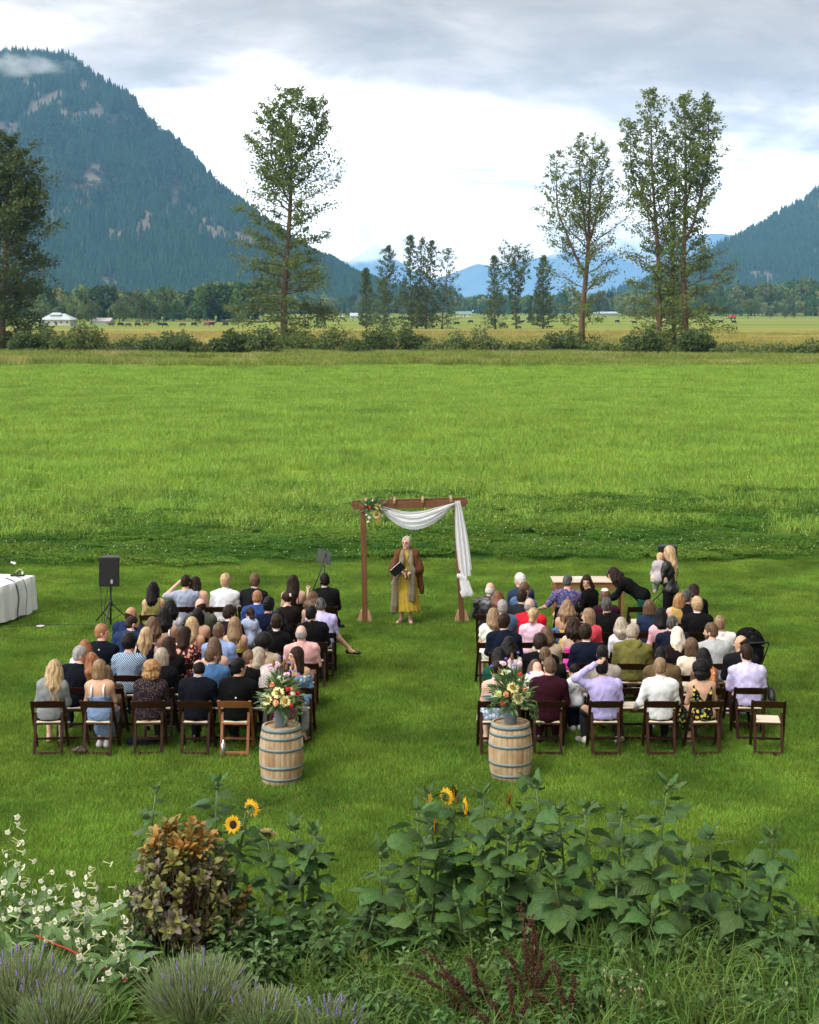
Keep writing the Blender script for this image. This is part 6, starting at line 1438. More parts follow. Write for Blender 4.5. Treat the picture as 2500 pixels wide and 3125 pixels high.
for i in range(nu + 1):
    u = i / nu; z = 2.36 - u * 1.45; cx = xb + .03 + (.03 + .17 * u) ; wd = .075 + .10 * math.sin(min(1, u * 1.4) * PI / 2) ; wd = wd if u < .93 else wd * .8
    for j in range(nv_ + 1):
        v = j / nv_ - .5; fold = .035 * math.sin(v * 20 + 1.2 * u) * min(1, u * 3 + .3)
        V.append((cx + v * wd * 2 * .72, -.02 - fold - .03 * math.cos(v * PI), z + .01 * v))
Fq = [(i * (nv_ + 1) + j, i * (nv_ + 1) + j + 1, (i + 1) * (nv_ + 1) + j + 1, (i + 1) * (nv_ + 1) + j) for i in range(nu) for j in range(nv_)]
link('tail', np_mesh('tail', V, Fq, M_VOILE), dr)
xq = rx0 + (rx1 - rx0) * .36
V, Fq = grow([cap((xq - .02, -.06, .92), (xq + .09, -.06, .87), .045, .045, .7), cap((xq + .07, -.06, .88), (xq + .13, -.07, .62), .045, .085, .5), cap((xq + .10, -.06, .86), (xq + .20, -.07, .58), .04, .07, .5), cap((xq + .03, -.06, .86), (xq + .08, -.07, .56), .035, .07, .5)], .013, .022, [lambda X, Y, Z: (.50 + .12 * (X - xq)) - Z + .012 * np.sin(X * 90)], lambda X, Y, Z: .008 * np.sin(X * 110 + Z * 14 + 1.5 * np.sin(Z * 18)))
link('knot', np_mesh('knot', V, Fq, M_VOILE), dr); tag(dr, 'white voile draped across the arch and knotted on its post', 'drape')

# ================================================================== flowers
M_STEM = mat('stem_green', (.07, .14, .035), .7); M_LEAFG = mat('bouquet_leaf', (.085, .155, .05), .6, trans=.2, var=.3, vscale=20)
def petal_ring(mb, n, r0, r1, w, z, tilt, r, mi=0, curve=.0):
    for i in range(n):
        a = 2 * PI * i / n + r.uniform(-.12, .12); ca, sa = math.cos(a), math.sin(a); rl = r1 * r.uniform(.88, 1.08); zt = z + (rl - r0) * math.tan(tilt) * r.uniform(.7, 1.3)
        f = lambda rad, off, zz: (ca * rad - sa * off, sa * rad + ca * off, zz)
        m_ = (r0 + rl) / 2; zm = (z + zt) / 2 + curve
        mb.add([f(r0, -w * .35, z), f(r0, w * .35, z), f(m_, w * .55, zm), f(rl, 0, zt), f(m_, -w * .55, zm)], [(0, 1, 2, 4), (4, 2, 3)], mi)
def sunflower_mesh(pet, disc, R0=.05, seed=0, n=22):
    r = random.Random(seed); mb = MB(); petal_ring(mb, n, R0 * .42, R0 * 1.08, R0 * .26, .002, .18, r, 0, .004); petal_ring(mb, n - 4, R0 * .40, R0 * .98, R0 * .26, -.004, .05, r, 0, .003)
    mb.lathe([(R0 * .46, 0), (R0 * .42, R0 * .14), (R0 * .2, R0 * .2), (.001, R0 * .17)], 14, mi=1, cap=(True, False)); petal_ring(mb, 12, R0 * .2, R0 * .62, R0 * .22, -.012, -.1, r, 2)
    return mb.mesh('sunflower', pet, disc, M_STEM)
def ball_mesh(name, m, R0, seed=0, layers=3, n=7):
    r = random.Random(seed); mb = MB()
    for k in range(layers):
        q = R0 * (1 - .27 * k); petal_ring(mb, n, .05 * R0, q, q * .95, -R0 * .25 + k * R0 * .12, .15 + .42 * k, r, 0, R0 * .12)
    mb.lathe([(R0 * .5, -R0 * .2), (R0 * .48, R0 * .25), (R0 * .25, R0 * .5), (.001, R0 * .55)], 9, cap=(True, False)); return mb.mesh(name, m)
PET_P = mat('pale_petal', (.82, .74, .36), .6, trans=.2, var=.15, vscale=30); DISC_P = mat('golden_disc', (.34, .20, .02), .9, bump=.6, bscale=200, var=.3, vscale=60)
FM = {'sun': sunflower_mesh(PET_P, DISC_P, .075, 1), 'sun2': sunflower_mesh(PET_P, DISC_P, .066, 2, 20),
      'red': ball_mesh('red_bloom', mat('red_petal', (.62, .025, .02), .55, var=.2, vscale=40), .034, 3), 'peach': ball_mesh('peach_bloom', mat('peach_petal', (.82, .36, .17), .55, var=.15, vscale=40), .042, 4),
      'cream': ball_mesh('cream_bloom', mat('cream_petal', (.80, .76, .60), .55, var=.1, vscale=40), .038, 5), 'pink': ball_mesh('pink_bloom', mat('pink_petal', (.72, .47, .55), .55, var=.2, vscale=40), .030, 6, 2, 6),
      'blue': ball_mesh('blue_bloom', mat('violet_petal', (.16, .12, .55), .6, var=.2, vscale=40), .021, 7, 2, 8), 'white': ball_mesh('white_bloom', mat('white_petal', (.78, .78, .70), .6, var=.1, vscale=40), .028, 8, 2, 6),
      'lime': ball_mesh('lime_bloom', mat('lime_petal', (.46, .55, .22), .7, var=.25, vscale=60), .058, 9, 3, 10), 'teasel': None}
mbt = MB(); mbt.lathe([(.005, -.04), (.018, -.024), (.020, .0), (.014, .03), (.002, .048)], 8, cap=(True, False)); FM['teasel'] = mbt.mesh('teasel_head', mat('teasel_brown', (.16, .075, .03), .9, bump=.5, bscale=200))
def leafcard(L, W, bend=.2, n=3):
    vv, ff = [], []
    for i in range(n + 1):
        t = i / n; w = W * math.sin(PI * min(.98, .08 + t * .9)) ** .8; z = -bend * L * t * t
        vv += [(-w / 2, L * t, z + .1 * w), (0, L * t, z), (w / 2, L * t, z + .1 * w)]
    for i in range(n):
        a = i * 3; ff += [(a, a + 1, a + 4, a + 3), (a + 1, a + 2, a + 5, a + 4)]
    return vv, ff
def bouquet(name, label, loc, spec, seed, foliage=260, spread=.20, hgt=.30, trail=(), rz=0, up=Vector((0, 0, 1)), pot=False):
    r = random.Random(seed); root = empty(name, loc, rz); root.scale = (1.12,) * 3
    b = MB()
    for i in range(foliage):
        a, e = r.uniform(0, 2 * PI), r.uniform(-.45, 1.35); d = Vector((math.cos(a) * math.cos(e), math.sin(a) * math.cos(e), math.sin(e) * .9 + .1)); p = d * r.uniform(.05, 1.0) * spread * Vector((1, 1, 1)).x; p.z = p.z * hgt / spread * .7 + .02
        vv, ff = leafcard(r.uniform(.05, .13), r.uniform(.014, .036), r.uniform(0, .6)); q = d.to_track_quat('Y', 'Z').to_matrix() @ Matrix.Rotation(r.uniform(-1.5, 1.5), 3, 'Y'); b.add([q @ Vector(v) + p for v in vv], ff)
    for (tx, ty, L) in trail:
        pts = [Vector((tx, ty, .02)) * .5, Vector((tx, ty, .02)), Vector((tx * 1.15, ty * 1.15, -L * .5)), Vector((tx * 1.2, ty * 1.2, -L))]; b.tube(pts, .003, 4)
        for i in range(int(L * 90)):
            t = r.random(); p = pts[1].lerp(pts[3], t) + Vector((r.uniform(-.03, .03), r.uniform(-.03, .03), 0)); vv, ff = leafcard(.05, .013, .3); q = Euler((r.uniform(-1.6, -.6), 0, r.uniform(0, 6))).to_matrix(); b.add([q @ Vector(v) + p for v in vv], ff)
    tag(b.build('foliage', M_LEAFG, root), None, None, None, 'stuff')
    for kind, x, z, y in spec:
        d = Vector((x, y, z - .06)); fd = Vector((x * .9, y - .06 if y < 0 else y * .6 - .05, z * .8 + .05)).normalized()
        if kind in ('blue', 'pink', 'teasel', 'white'):
            s = MB(); s.tube([(x * .25, y * .25, -.02), (x * .7, y * .7, z * .55), (x, y, z)], .0028, 4); s.build('stem', M_STEM, root); fd = Vector((x, y - .1, .5)).normalized() if kind != 'teasel' else Vector((x, y, 1)).normalized()
        if kind == 'pink':
            for k in range(4): link('bloom', FM['pink'], root, (x + r.uniform(-.025, .025), y + r.uniform(-.025, .025), z + r.uniform(-.02, .02)), Vector((r.uniform(-.6, .6), -.5, .6)).to_track_quat('Z', 'Y').to_euler())
        else: link('bloom', FM[kind], root, (x, y, z), fd.to_track_quat('Z', 'Y').to_euler())
    return tag(root, label, 'bouquet')
# barrels with pots
M_OAK = mat('weathered_oak', (.48, .36, .23), .85, spec=.12, col2=(.30, .19, .10), vscale=1.0, stretch=(7, 7, 3.0), bump=.4, bscale=2.0, thr=(.38, .70), detail=8, rnd=.10)
M_HOOP = mat('galvanised_hoop', (.15, .205, .215), .55, metal=.2, var=.15, vscale=12, bump=.1)
def brad(z, Hb=.72): t = z / Hb * 2 - 1; return .243 + .040 * (1 - t * t)
def barrel(label, x, y, rz):
    root = empty('wine_barrel', (x, y, 0), rz); Hb = .72; n = 24; zs = [Hb * i / 10 for i in range(11)]
    for k in range(n):
        b = MB(); a0, a1 = 2 * PI * k / n + .006, 2 * PI * (k + 1) / n - .006; vv = []
        for z in zs:
            R1 = brad(z)
            for a, rr_ in ((a0, R1 - .003), ((a0 + a1) / 2, R1 + .001), (a1, R1 - .003), (a1, R1 - .026), (a0, R1 - .026)): vv.append((rr_ * math.cos(a), rr_ * math.sin(a), z))
        ff = [(i * 5 + j, i * 5 + (j + 1) % 5, (i + 1) * 5 + (j + 1) % 5, (i + 1) * 5 + j) for i in range(10) for j in range(5)] + [(4, 3, 2, 1, 0), tuple(50 + j for j in range(5))]
        b.add(vv, ff); b.build('stave', M_OAK, root)
    for k in range(7):
        w = .44 / 7; x0 = -.22 + k * w; hl = math.sqrt(max(.002, .222 ** 2 - (abs(x0 + w / 2)) ** 2)); b = MB(); b.box((x0 + w / 2, 0, Hb - .028), (w - .003, hl * 2, .018)); b.build('head_board', M_OAK, root)
    for z0, z1 in ((.665, .715), (.575, .613), (.43, .468), (.205, .243), (.055, .093)):
        b = MB(); b.lathe([(brad(z0) + .001, z0), (brad(z0) + .005, z0), (brad(z1) + .005, z1), (brad(z1) + .001, z1)], 36, cap=(False, False)); hp = b.build('hoop', M_HOOP, root)
        b = MB(); b.lathe([(.007, 0), (.006, .004), (.001, .005)], 6, cap=(True, False)); a = -1.2; zz = (z0 + z1) / 2; b.xf(Matrix.Translation((math.cos(a) * (brad(zz) + .005), math.sin(a) * (brad(zz) + .005), zz)) @ Matrix.Rotation(a, 4, 'Z') @ Matrix.Rotation(PI / 2, 4, 'Y')); b.build('rivet', M_HOOP, hp)
    tag(root, label, 'barrel', 'barrels at the aisle entrance'); return root
def pot(label, x, y, z):
    b = MB(); b.lathe([(.078, 0), (.080, .004), (.103, .285), (.106, .29), (.100, .29), (.094, .24), (.02, .235)], 28, cap=(True, True)); return tag(b.build('flower_pot', mat('slate_pot', (.13, .165, .185), .55, bump=.1, bscale=30), None, (x, y, z)), label, 'pot')
B1, B2 = (gx(859, 20.2), 20.2), (gx(1558, 20.35), 20.35)
barrel('oak wine barrel left of the aisle entrance', *B1, .3); barrel('oak wine barrel right of the aisle entrance', *B2, 1.1)
pot('grey flower pot on the left barrel', B1[0], B1[1], .702); pot('grey flower pot on the right barrel', B2[0] + .0, B2[1], .702)
b = MB(); b.box((brad(.5) + .004, 0, 0), (.006, .03, .10), bev=.002); tagw = b.build('barrel_label', C((.7, .66, .55)), None, (B1[0], B1[1], .52), (0, 0, -.25)); tag(tagw, 'cream paper tag on the side of the left barrel', 'tag')
SP1 = [('sun', -.03, .17, -.13), ('sun2', .055, .085, -.17), ('sun2', -.145, .09, -.13), ('white', -.19, .14, -.08), ('red', .085, .21, -.10), ('peach', .135, .20, -.08), ('cream', .14, .16, -.11), ('red', .10, .13, -.13), ('red', .19, .15, -.04), ('red', .12, .04, -.16), ('peach', -.05, .07, -.18), ('lime', .13, .09, -.10),
       ('lime', .02, .29, -.02), ('pink', -.13, .44, 0), ('pink', -.04, .46, .02), ('pink', .06, .36, -.02), ('white', -.02, .33, -.05), ('white', .08, .30, -.02), ('white', .04, .30, -.06), ('blue', .10, .48, .02), ('blue', .10, .40, -.02), ('blue', .15, .39, 0), ('blue', .20, .36, 0), ('blue', -.02, .55, .03),
       ('teasel', -.09, .46, .03), ('teasel', .03, .47, .03), ('teasel', .06, .43, 0), ('teasel', .13, .43, .03), ('teasel', -.14, .24, -.04), ('peach', -.10, .25, -.05)]
bouquet('bouquet', 'tall bouquet with pale sunflowers and pink stems on the left barrel', (B1[0], B1[1], .702 + .27), SP1, 3, 620, .22, .46, [(.10, -.12, .16), (.16, -.08, .22), (-.22, -.05, .03), (.04, -.14, .14)])
SP2 = [('sun', .02, .20, -.14), ('sun', .07, .09, -.17), ('peach', -.06, .13, -.16), ('peach', .15, .17, -.11), ('cream', .15, .22, -.08), ('red', -.09, .03, -.16), ('red', .11, .33, -.04), ('lime', -.15, .12, -.11), ('lime', .19, .12, -.08), ('lime', -.07, .35, -.02), ('pink', -.09, .46, 0), ('pink', .01, .47, .02), ('pink', .10, .44, 0),
       ('blue', -.22, .42, 0), ('blue', -.05, .50, .02), ('blue', .09, .57, .02), ('blue', .22, .33, 0), ('blue', .04, .43, -.02), ('blue', -.18, .27, -.05), ('teasel', -.12, .34, 0), ('teasel', .02, .52, .02), ('teasel', .14, .25, -.06), ('teasel', .0, .12, -.17), ('white', .10, .27, -.08), ('white', -.02, .36, -.02)]
bouquet('bouquet', 'tall bouquet with trailing greenery on the right barrel', (B2[0], B2[1], .702 + .27), SP2, 6, 680, .24, .46, [(.24, -.02, .22), (.20, -.10, .12), (-.20, -.05, .10), (.28, .02, .26)])
SP3 = [('sun2', .08, .06, -.06), ('sun', .06, -.07, -.08), ('red', -.05, .05, -.07), ('red', -.17, .06, -.03), ('white', -.10, .0, -.07), ('white', -.11, -.08, -.07), ('cream', -.06, -.13, -.06), ('white', .0, .16, -.02), ('cream', .16, -.10, -.03), ('peach', .09, -.18, -.05), ('blue', -.03, -.16, -.07), ('lime', .0, -.02, -.06), ('white', -.08, -.20, -.05), ('cream', .15, .02, -.04), ('white', -.13, .08, -.04)]
bouquet('bouquet', 'flower spray tied to the corner of the arch', (gx(1139, AD), AD - .13, 2.19), SP3, 9, 260, .20, .20)

# ================================================================== speakers, tables, stands
M_BLK = mat('black_speaker', (.010, .010, .011), .55, spec=.4, bump=.2, bscale=120); M_GRILL = mat('speaker_grille', (.006, .006, .007), .7, bump=.6, bscale=300)
def speaker(label, x, y, zt, logo, lab2):
    st = empty('speaker_stand', (x, y, 0)); zb = zt - .55
    b = MB(); b.tube([(0, 0, .03), (0, 0, zb + .02)], .019, 10); b.build('pole', M_BLK, st); b = MB(); b.lathe([(.035, .40), (.035, .47), (.028, .5)], 12); b.build('collar', M_BLK, st)
    for k in range(3):
        a = .4 + k * 2 * PI / 3; d = Vector((math.cos(a), math.sin(a), 0)); b = MB(); b.bar(Vector((0, 0, .43)) + d * .03, d * .46 + Vector((0, 0, .012)), .028, .02, bev=.003); b.bar(d * .22 + Vector((0, 0, .24)), Vector((0, 0, .12)), .02, .012); b.build('leg', M_BLK, st)
    tag(st, lab2, 'stand', 'speaker stands')
    sp = empty('loudspeaker', (x, y, zb)); b = MB(); w, d_, h = .195, .30, .55
    b.add([(-w, -.15, 0), (w, -.15, 0), (w * .72, .15, 0), (-w * .72, .15, 0), (-w, -.15, h), (w, -.15, h), (w * .72, .15, h), (-w * .72, .15, h)], [(3, 2, 1, 0), (4, 5, 6, 7), (0, 1, 5, 4), (1, 2, 6, 5), (2, 3, 7, 6), (3, 0, 4, 7)]); b.build('cabinet', M_BLK, sp)
    b = MB(); b.box((0, -.156, h / 2), (w * 2 - .03, .010, h - .03), bev=.003); b.build('grille', M_GRILL, sp); b = MB(); b.box((0, -.02, h + .004), (.16, .10, .008), bev=.002); b.build('handle', mat('grey_handle', (.05, .05, .055), .5), sp)
    if logo:
        b = MB(); b.box((.05, -.164, .105), (.038, .004, .050)); pl_ = b.build('badge', C((.62, .62, .60)), sp)
        b = MB(); b.bar((.038, -.168, .125), (.05, -.168, .108), .006, .003); b.bar((.062, -.168, .125), (.042, -.168, .088), .006, .003); b.build('mark', mat('mark_black', (.01, .01, .01), .5), pl_)
        for k, z in enumerate((.068, .058)):
            b = MB(); b.box((.05, -.164, z), (.034 - .004 * k, .003, .006)); b.build('lettering', C((.5, .5, .5)), sp)
    tag(sp, label, 'speaker', 'loudspeakers')
LX, LD = gx(338, 30), 30.0
speaker('black loudspeaker on a tripod at the left of the lawn', LX, LD, 1.345, True, 'black tripod stand under the left loudspeaker')
speaker('black loudspeaker behind the standing person with the child', gx(2034, 31.6), 31.6, 1.315, False, 'black stand under the right loudspeaker')
def cable(name, label, pts, r=.006, m=None):
    b = MB(); P = [Vector(p) for p in pts]; Q = []
    for i in range(len(P) - 1):
        p0, p1, p2, p3 = P[max(0, i - 1)], P[i], P[i + 1], P[min(len(P) - 1, i + 2)]
        for k in range(6):
            t = k / 6; Q.append(.5 * ((2 * p1) + (p2 - p0) * t + (2 * p0 - 5 * p1 + 4 * p2 - p3) * t * t + (3 * p1 - p0 - 3 * p2 + p3) * t ** 3))
    Q.append(P[-1]); b.tube(Q, r, 5); return tag(b.build(name, m or M_BLK), label, 'cable')
cable('cable', 'thin black cable hanging from the side of the left loudspeaker', [(LX - .19, LD - .02, 1.05), (LX - .185, LD - .03, .8), (LX - .17, LD - .05, .5), (LX - .15, LD - .08, .2), (LX - .12, LD - .1, .02)])
cable('cable', 'second black cable looping beside the left speaker pole', [(LX - .07, LD - .02, .80), (LX - .06, LD - .05, .6), (LX - .11, LD - .06, .35), (LX - .10, LD - .08, .05)])
cable('cable', 'dark cable lying in the grass left of the loudspeaker', [(LX - .2, LD - .1, .05), (LX - .9, LD - .02, .05), (LX - 1.6, LD - .15, .05), (LX - 2.3, LD - .5, .05), (gx(-20, 28.6), 28.6, .05)], .005)
# white cloth table at the left edge
tb = empty('side_table', (gx(60, 31.0) - .35, 30.75, 0), RAD(-16))
b = MB(); b.box((0, 0, .73), (.72, 1.4, .03), bev=.005); b.build('tabletop', C((.5, .45, .4)), tb)
for sx in (-.3, .3):
    for sy in (-.6, .6): b = MB(); b.tube([(sx, sy, 0), (sx, sy, .72)], .016, 6); b.build('leg', M_STEEL, tb)
tag(tb, 'table under the white cloth at the left edge', 'table')
V = []; ring = []; n = 120; hx, hy_ = .375, .715
for i in range(n):
    t = i / n * 4; k = int(t); f = t - k; c4 = [(-hx, -hy_), (hx, -hy_), (hx, hy_), (-hx, hy_)]; a, b2 = c4[k], c4[(k + 1) % 4]; ring.append((a[0] + (b2[0] - a[0]) * f, a[1] + (b2[1] - a[1]) * f))
lv = [.752, .742, .6, .42, .24, .06]; rr = random.Random(2)
for li, z in enumerate(lv):
    for i, (x, y) in enumerate(ring):
        q = li / 5; s = 1 + (.02 if li else 0) + .0 * q; fl = q * (.055 + .030 * math.sin(i * .62) + .018 * math.sin(i * 1.7 + 1)); nx_, ny_ = x / hx, y / hy_; ex = (abs(nx_) >= .999); ey = (abs(ny_) >= .999)
        V.append((x + (math.copysign(fl, x) if ex else 0), y + (math.copysign(fl, y) if ey else 0), z + (.015 * math.sin(i * .45) if li == 5 else 0)))
Fq = [(li * n + i, li * n + (i + 1) % n, (li + 1) * n + (i + 1) % n, (li + 1) * n + i) for li in range(5) for i in range(n)][::1]
Fq = [f[::-1] for f in Fq] + [tuple(range(n))]
tc_ = link('tablecloth', np_mesh('tablecloth', V, Fq, mat('white_linen', (.80, .82, .86), .85, var=.03, vscale=4, bump=.15, bscale=12), True), None, tuple(tb.location), tuple(tb.rotation_euler)); tag(tc_, 'white cloth covering the table at the left edge', 'tablecloth')
def tpt(x, y, z): return tuple(Matrix.Translation(tb.location) @ Matrix.Rotation(RAD(-16), 4, 'Z') @ Vector((x, y, z)))
ps = empty('power_strip', tpt(.10, .55, .755), RAD(0)); b = MB(); b.box((0, 0, .018), (.28, .06, .035), bev=.006); b.build('housing', M_BLK, ps)
b = MB(); b.box((.10, 0, .065), (.035, .035, .06), bev=.006); b.build('adapter', C((.72, .72, .72)), ps)
for xx in (-.06, 0.0): b = MB(); b.tube([(xx, 0, .035), (xx, 0, .07)], .015, 8); b.build('plug', M_BLK, ps)
b = MB(); b.tube([(.10, 0, .095), (.08, 0, .13), (.03, .01, .14), (-.02, .0, .10), (-.05, 0, .07)], .005, 5); b.build('cord', C((.70, .66, .45)), ps); tag(ps, 'black power strip with white adapter on the cloth table', 'power strip')
for k, (oy, lb) in enumerate(((-.05, 'first black cable running down the white cloth'), (-.02, 'second black cable beside the first on the white cloth'), (.28, 'third black cable, looping further right on the white cloth'))):
    cable('cable', lb, [tpt(.0, .30 + oy, .765), tpt(.30, .05 + oy, .762), tpt(.395, .0 + oy, .72), tpt(.43, .06 + oy, .45), tpt(.46, -.03 + oy, .2), tpt(.50, -.10 + oy, .03)], .006)
ms = empty('microphone_stand', (gx(-60, 31.3), 31.3, 0)); b = MB(); b.tube([(0, 0, .02), (0, 0, 1.32)], .012, 8); b.build('pole', M_BLK, ms); b = MB(); b.lathe([(.14, 0), (.13, .02), (.02, .03)], 16); b.build('base', M_BLK, ms)
b = MB(); b.tube([(-.1, 0, 1.42), (0, 0, 1.34), (.66, -.05, 1.02)], .011, 8); b.build('boom', M_BLK, ms); b = MB(); b.lathe([(.016, -.05), (.018, 0), (.026, .012), (.024, .045), (.004, .06)], 10, cap=(True, False)); b.xf(Matrix.Translation((.67, -.05, 1.02)) @ Vector((.9, 0, -.25)).to_track_quat('Z', 'Y').to_matrix().to_4x4()); b.build('microphone', C((.6, .6, .6)), ms); tag(ms, 'microphone on a boom stand leaning in from the left edge', 'microphone stand')
# music stand near the front row
md = 29.3; mu = empty('music_stand', (gx(990, md), md, 0)); b = MB(); b.tube([(0, 0, .02), (0, 0, 1.30)], .012, 8); b.build('pole', M_BLK, mu)
for k in range(3): a = .3 + k * 2.1; b = MB(); b.bar((0, 0, .22), (math.cos(a) * .3, math.sin(a) * .3, .01), .02, .01); b.build('leg', M_BLK, mu)
b = MB(); Rm = Euler((RAD(20), RAD(13), RAD(-18))).to_matrix(); b.box((-.01, 0, 1.45), (.27, .006, .27), Rm); pl_ = b.build('desk_plate', mat('grey_plate', (.10, .11, .115), .5), mu); b = MB(); b.box(tuple(Vector((-.01, 0, 1.45)) + Rm @ Vector((0, .03, -.135))), (.30, .07, .008), Rm); b.build('ledge', mat('grey_plate2', (.08, .085, .09), .5), pl_)
for i in range(5):
    for j in range(4):
        b = MB(); b.box(tuple(Vector((-.01, 0, 1.45)) + Rm @ Vector((-.09 + i * .045, -.005, -.08 + j * .05))), (.022, .006, .010), Rm); b.build('slot', mat('slot_green', (.16, .22, .07), .8), pl_)
b = MB(); b.tube([(.045, -.04, 1.55), (-.10, -.10, 1.10), (-.26, -.16, .72)], .011, 6); b.build('boom', M_BLK, mu); tag(mu, 'grey perforated music stand by the front row', 'music stand')
# signing desk
M_DESK = mat('desk_wood', (.19, .082, .030), .45, col2=(.27, .13, .05), vscale=1., stretch=(3, 25, 25), bump=.1); dk = empty('signing_desk', (gx(1795, 30.8), 30.8, 0))
b = MB(); b.box((0, 0, .765), (1.42, .62, .03), bev=.006); b.build('desk_top', mat('pale_top', (.56, .46, .36), .5, col2=(.48, .37, .27), vscale=1., stretch=(2, 20, 20)), dk)
b = MB(); P6 = [(-.66, .745), (.66, .745), (.66, .60), (.42, .60), (.30, .66), (-.30, .66), (-.42, .60), (-.66, .60)]; vv = [(x, -.28, z) for x, z in P6] + [(x, -.255, z) for x, z in P6]; b.add(vv, [tuple(range(8))[::-1], tuple(range(8, 16))] + [(i, (i + 1) % 8, 8 + (i + 1) % 8, 8 + i) for i in range(8)]); b.build('apron', M_DESK, dk)
b = MB(); b.box((0, .26, .67), (1.30, .025, .15)); b.build('apron', M_DESK, dk)
for sx in (-.65, .65):
    b = MB(); b.box((sx, 0, .67), (.025, .50, .15)); b.build('apron', M_DESK, dk)
    for sy in (-.265, .265): b = MB(); b.bar((sx, sy, 0), (sx, sy, .748), .055, .055, bev=.006); b.build('leg', M_DESK, dk)
tag(dk, 'wooden signing desk with pale top beyond the right front row', 'desk')
b = MB(); b.box((0, 0, 0), (.22, .15, .004)); tag(b.build('paper_sheet', C((.78, .78, .78)), None, (gx(1772, 30.9), 30.9, .785), (0, 0, .1)), 'white sheet of paper lying on the signing desk', 'paper')
V, Fq = grow([cap((-.12, 0, .06), (.12, 0, .06), .07, .06, .8), cap((-.08, 0, .12), (.06, 0, .12), .03)], .018, .04, [lambda X, Y, Z: .002 - Z]); tag(link('handbag', np_mesh('handbag', V, Fq, C((.012, .011, .012), 'leather')), None, (gx(1878, 30.95), 30.95, .78)), 'dark handbag at the right end of the signing desk', 'bag')
# stroller beside the right block
sd_ = 24.35; sr = empty('stroller', (gx(2290, sd_), sd_, 0), RAD(12)); sr.scale = (.86, .86, .92); M_SF = C((.010, .010, .011))
V, Fq = grow([ell((0, .05, .92), (.27, .34, .30))], .022, .03, [lambda X, Y, Z: .92 - Z - (Y - .05) * .2, lambda X, Y, Z: -np.sqrt((X / .245) ** 2 + ((Y - .05) / .315) ** 2 + ((Z - .92) / .275) ** 2) * -.24 * -1 + .24, lambda X, Y, Z: Y - .22], lambda X, Y, Z: .006 * np.sin(Y * 60)); link('hood', np_mesh('hood', V, Fq, M_SF), sr)
V, Fq = grow([cap((0, -.12, .82), (0, .10, .52), .20, .19, .8), cap((0, .08, .50), (0, .42, .48), .19, .15, 1), cap((-.2, -.1, .9), (-.2, .2, .7), .03), cap((.2, -.1, .9), (.2, .2, .7), .03)], .024, .04); link('seat', np_mesh('seat', V, Fq, M_SF), sr)
V, Fq = grow([ell((0, .1, .26), (.20, .28, .10))], .024, .03); link('basket', np_mesh('basket', V, Fq, M_SF), sr)
b = MB(); b.tube([(-.24, -.27, 1.0), (-.24, .30, .25)], .014, 6); b.tube([(.24, -.27, 1.0), (.24, .30, .25)], .014, 6); b.tube([(-.24, -.27, 1.0), (-.2, -.31, 1.03), (.2, -.31, 1.03), (.24, -.27, 1.0)], .016, 6); b.tube([(-.24, .02, .55), (-.26, -.30, .15)], .013, 6); b.tube([(.24, .02, .55), (.26, -.30, .15)], .013, 6); b.build('frame', M_BLK, sr)
for sx in (-.27, .27):
    for y, R1 in ((-.30, .14), (.32, .10)):
        b = MB(); b.lathe([(R1 * .78, -.02), (R1, -.014), (R1, .014), (R1 * .78, .02)], 18, cap=(False, False)); b.xf(Matrix.Translation((sx, y, R1)) @ Matrix.Rotation(PI / 2, 4, 'Y')); wh = b.build('wheel', mat('tyre', (.02, .02, .02), .9), sr)
        b = MB(); b.lathe([(.02, -.02), (R1 * .8, -.008), (R1 * .8, .008), (.02, .02)], 12); b.xf(Matrix.Translation((sx, y, R1)) @ Matrix.Rotation(PI / 2, 4, 'Y')); b.build('rim', mat('grey_rim', (.12, .12, .13), .5), wh)
tag(sr, 'black stroller with raised hood at the right end of the rows', 'stroller')
# empty chairs and small things lying about
chair(gx(2344, 21.5), 21.535, RAD(-8), 'empty wooden folding chair at the right end of the back row')
for px, k, lb in ((1932, 2, 'empty folding chair with a paper on it, second row of the right block'), (2120, 4, 'empty folding chair between the pale ponytail and the light grey suit'), (1950, 10, 'empty folding chair behind the bending person')):
    Dk = 21.3 + .75 * (k - 1); chair(gx(px, Dk + .2), Dk + .235, .03, lb)
b = MB(); b.box((0, 0, 0), (.20, .006, .14), Euler((.9, 0, 0)).to_matrix()); tag(b.build('paper_sheet', C((.74, .75, .78)), None, (gx(1948, 22.3), 22.3, .66)), 'white programme sheet above the empty chair in the right block', 'paper')
V, Fq = grow([cap((-.10, 0, .10), (.10, 0, .09), .085, .08, .7), cap((-.05, 0, .17), (.05, 0, .20), .03, .02)], .02, .05, [lambda X, Y, Z: .002 - Z], lambda X, Y, Z: .006 * np.sin(X * 50) * np.sin(Z * 40)); hb_ = np_mesh('handbag', V, Fq, C((.05, .024, .014), 'leather')); tag(link('handbag', hb_, None, (gx(244, 21.35), 21.35, 0), None, .6), 'brown handbag on the grass between the two leftmost back chairs', 'bag')
V, Fq = grow([cap((-.14, 0, .07), (.14, .05, .06), .08, .07, .8)], .022, .04, [lambda X, Y, Z: .002 - Z]); tag(link('handbag', np_mesh('handbag', V, Fq, C((.012, .02, .03))), None, (gx(432, 21.75), 21.75, 0)), 'dark bag on the grass under the chair of the purple tunic', 'bag')
b = MB(); b.lathe([(.035, 0), (.037, .01), (.037, .16), (.025, .18), (.016, .19), (.016, .215)], 14); tag(b.build('drink_bottle', mat('steel_bottle', (.45, .46, .48), .25, metal=.9), None, (gx(682, 21.35), 21.35, 0)), 'steel drink bottle on the grass between two back row chairs', 'bottle')
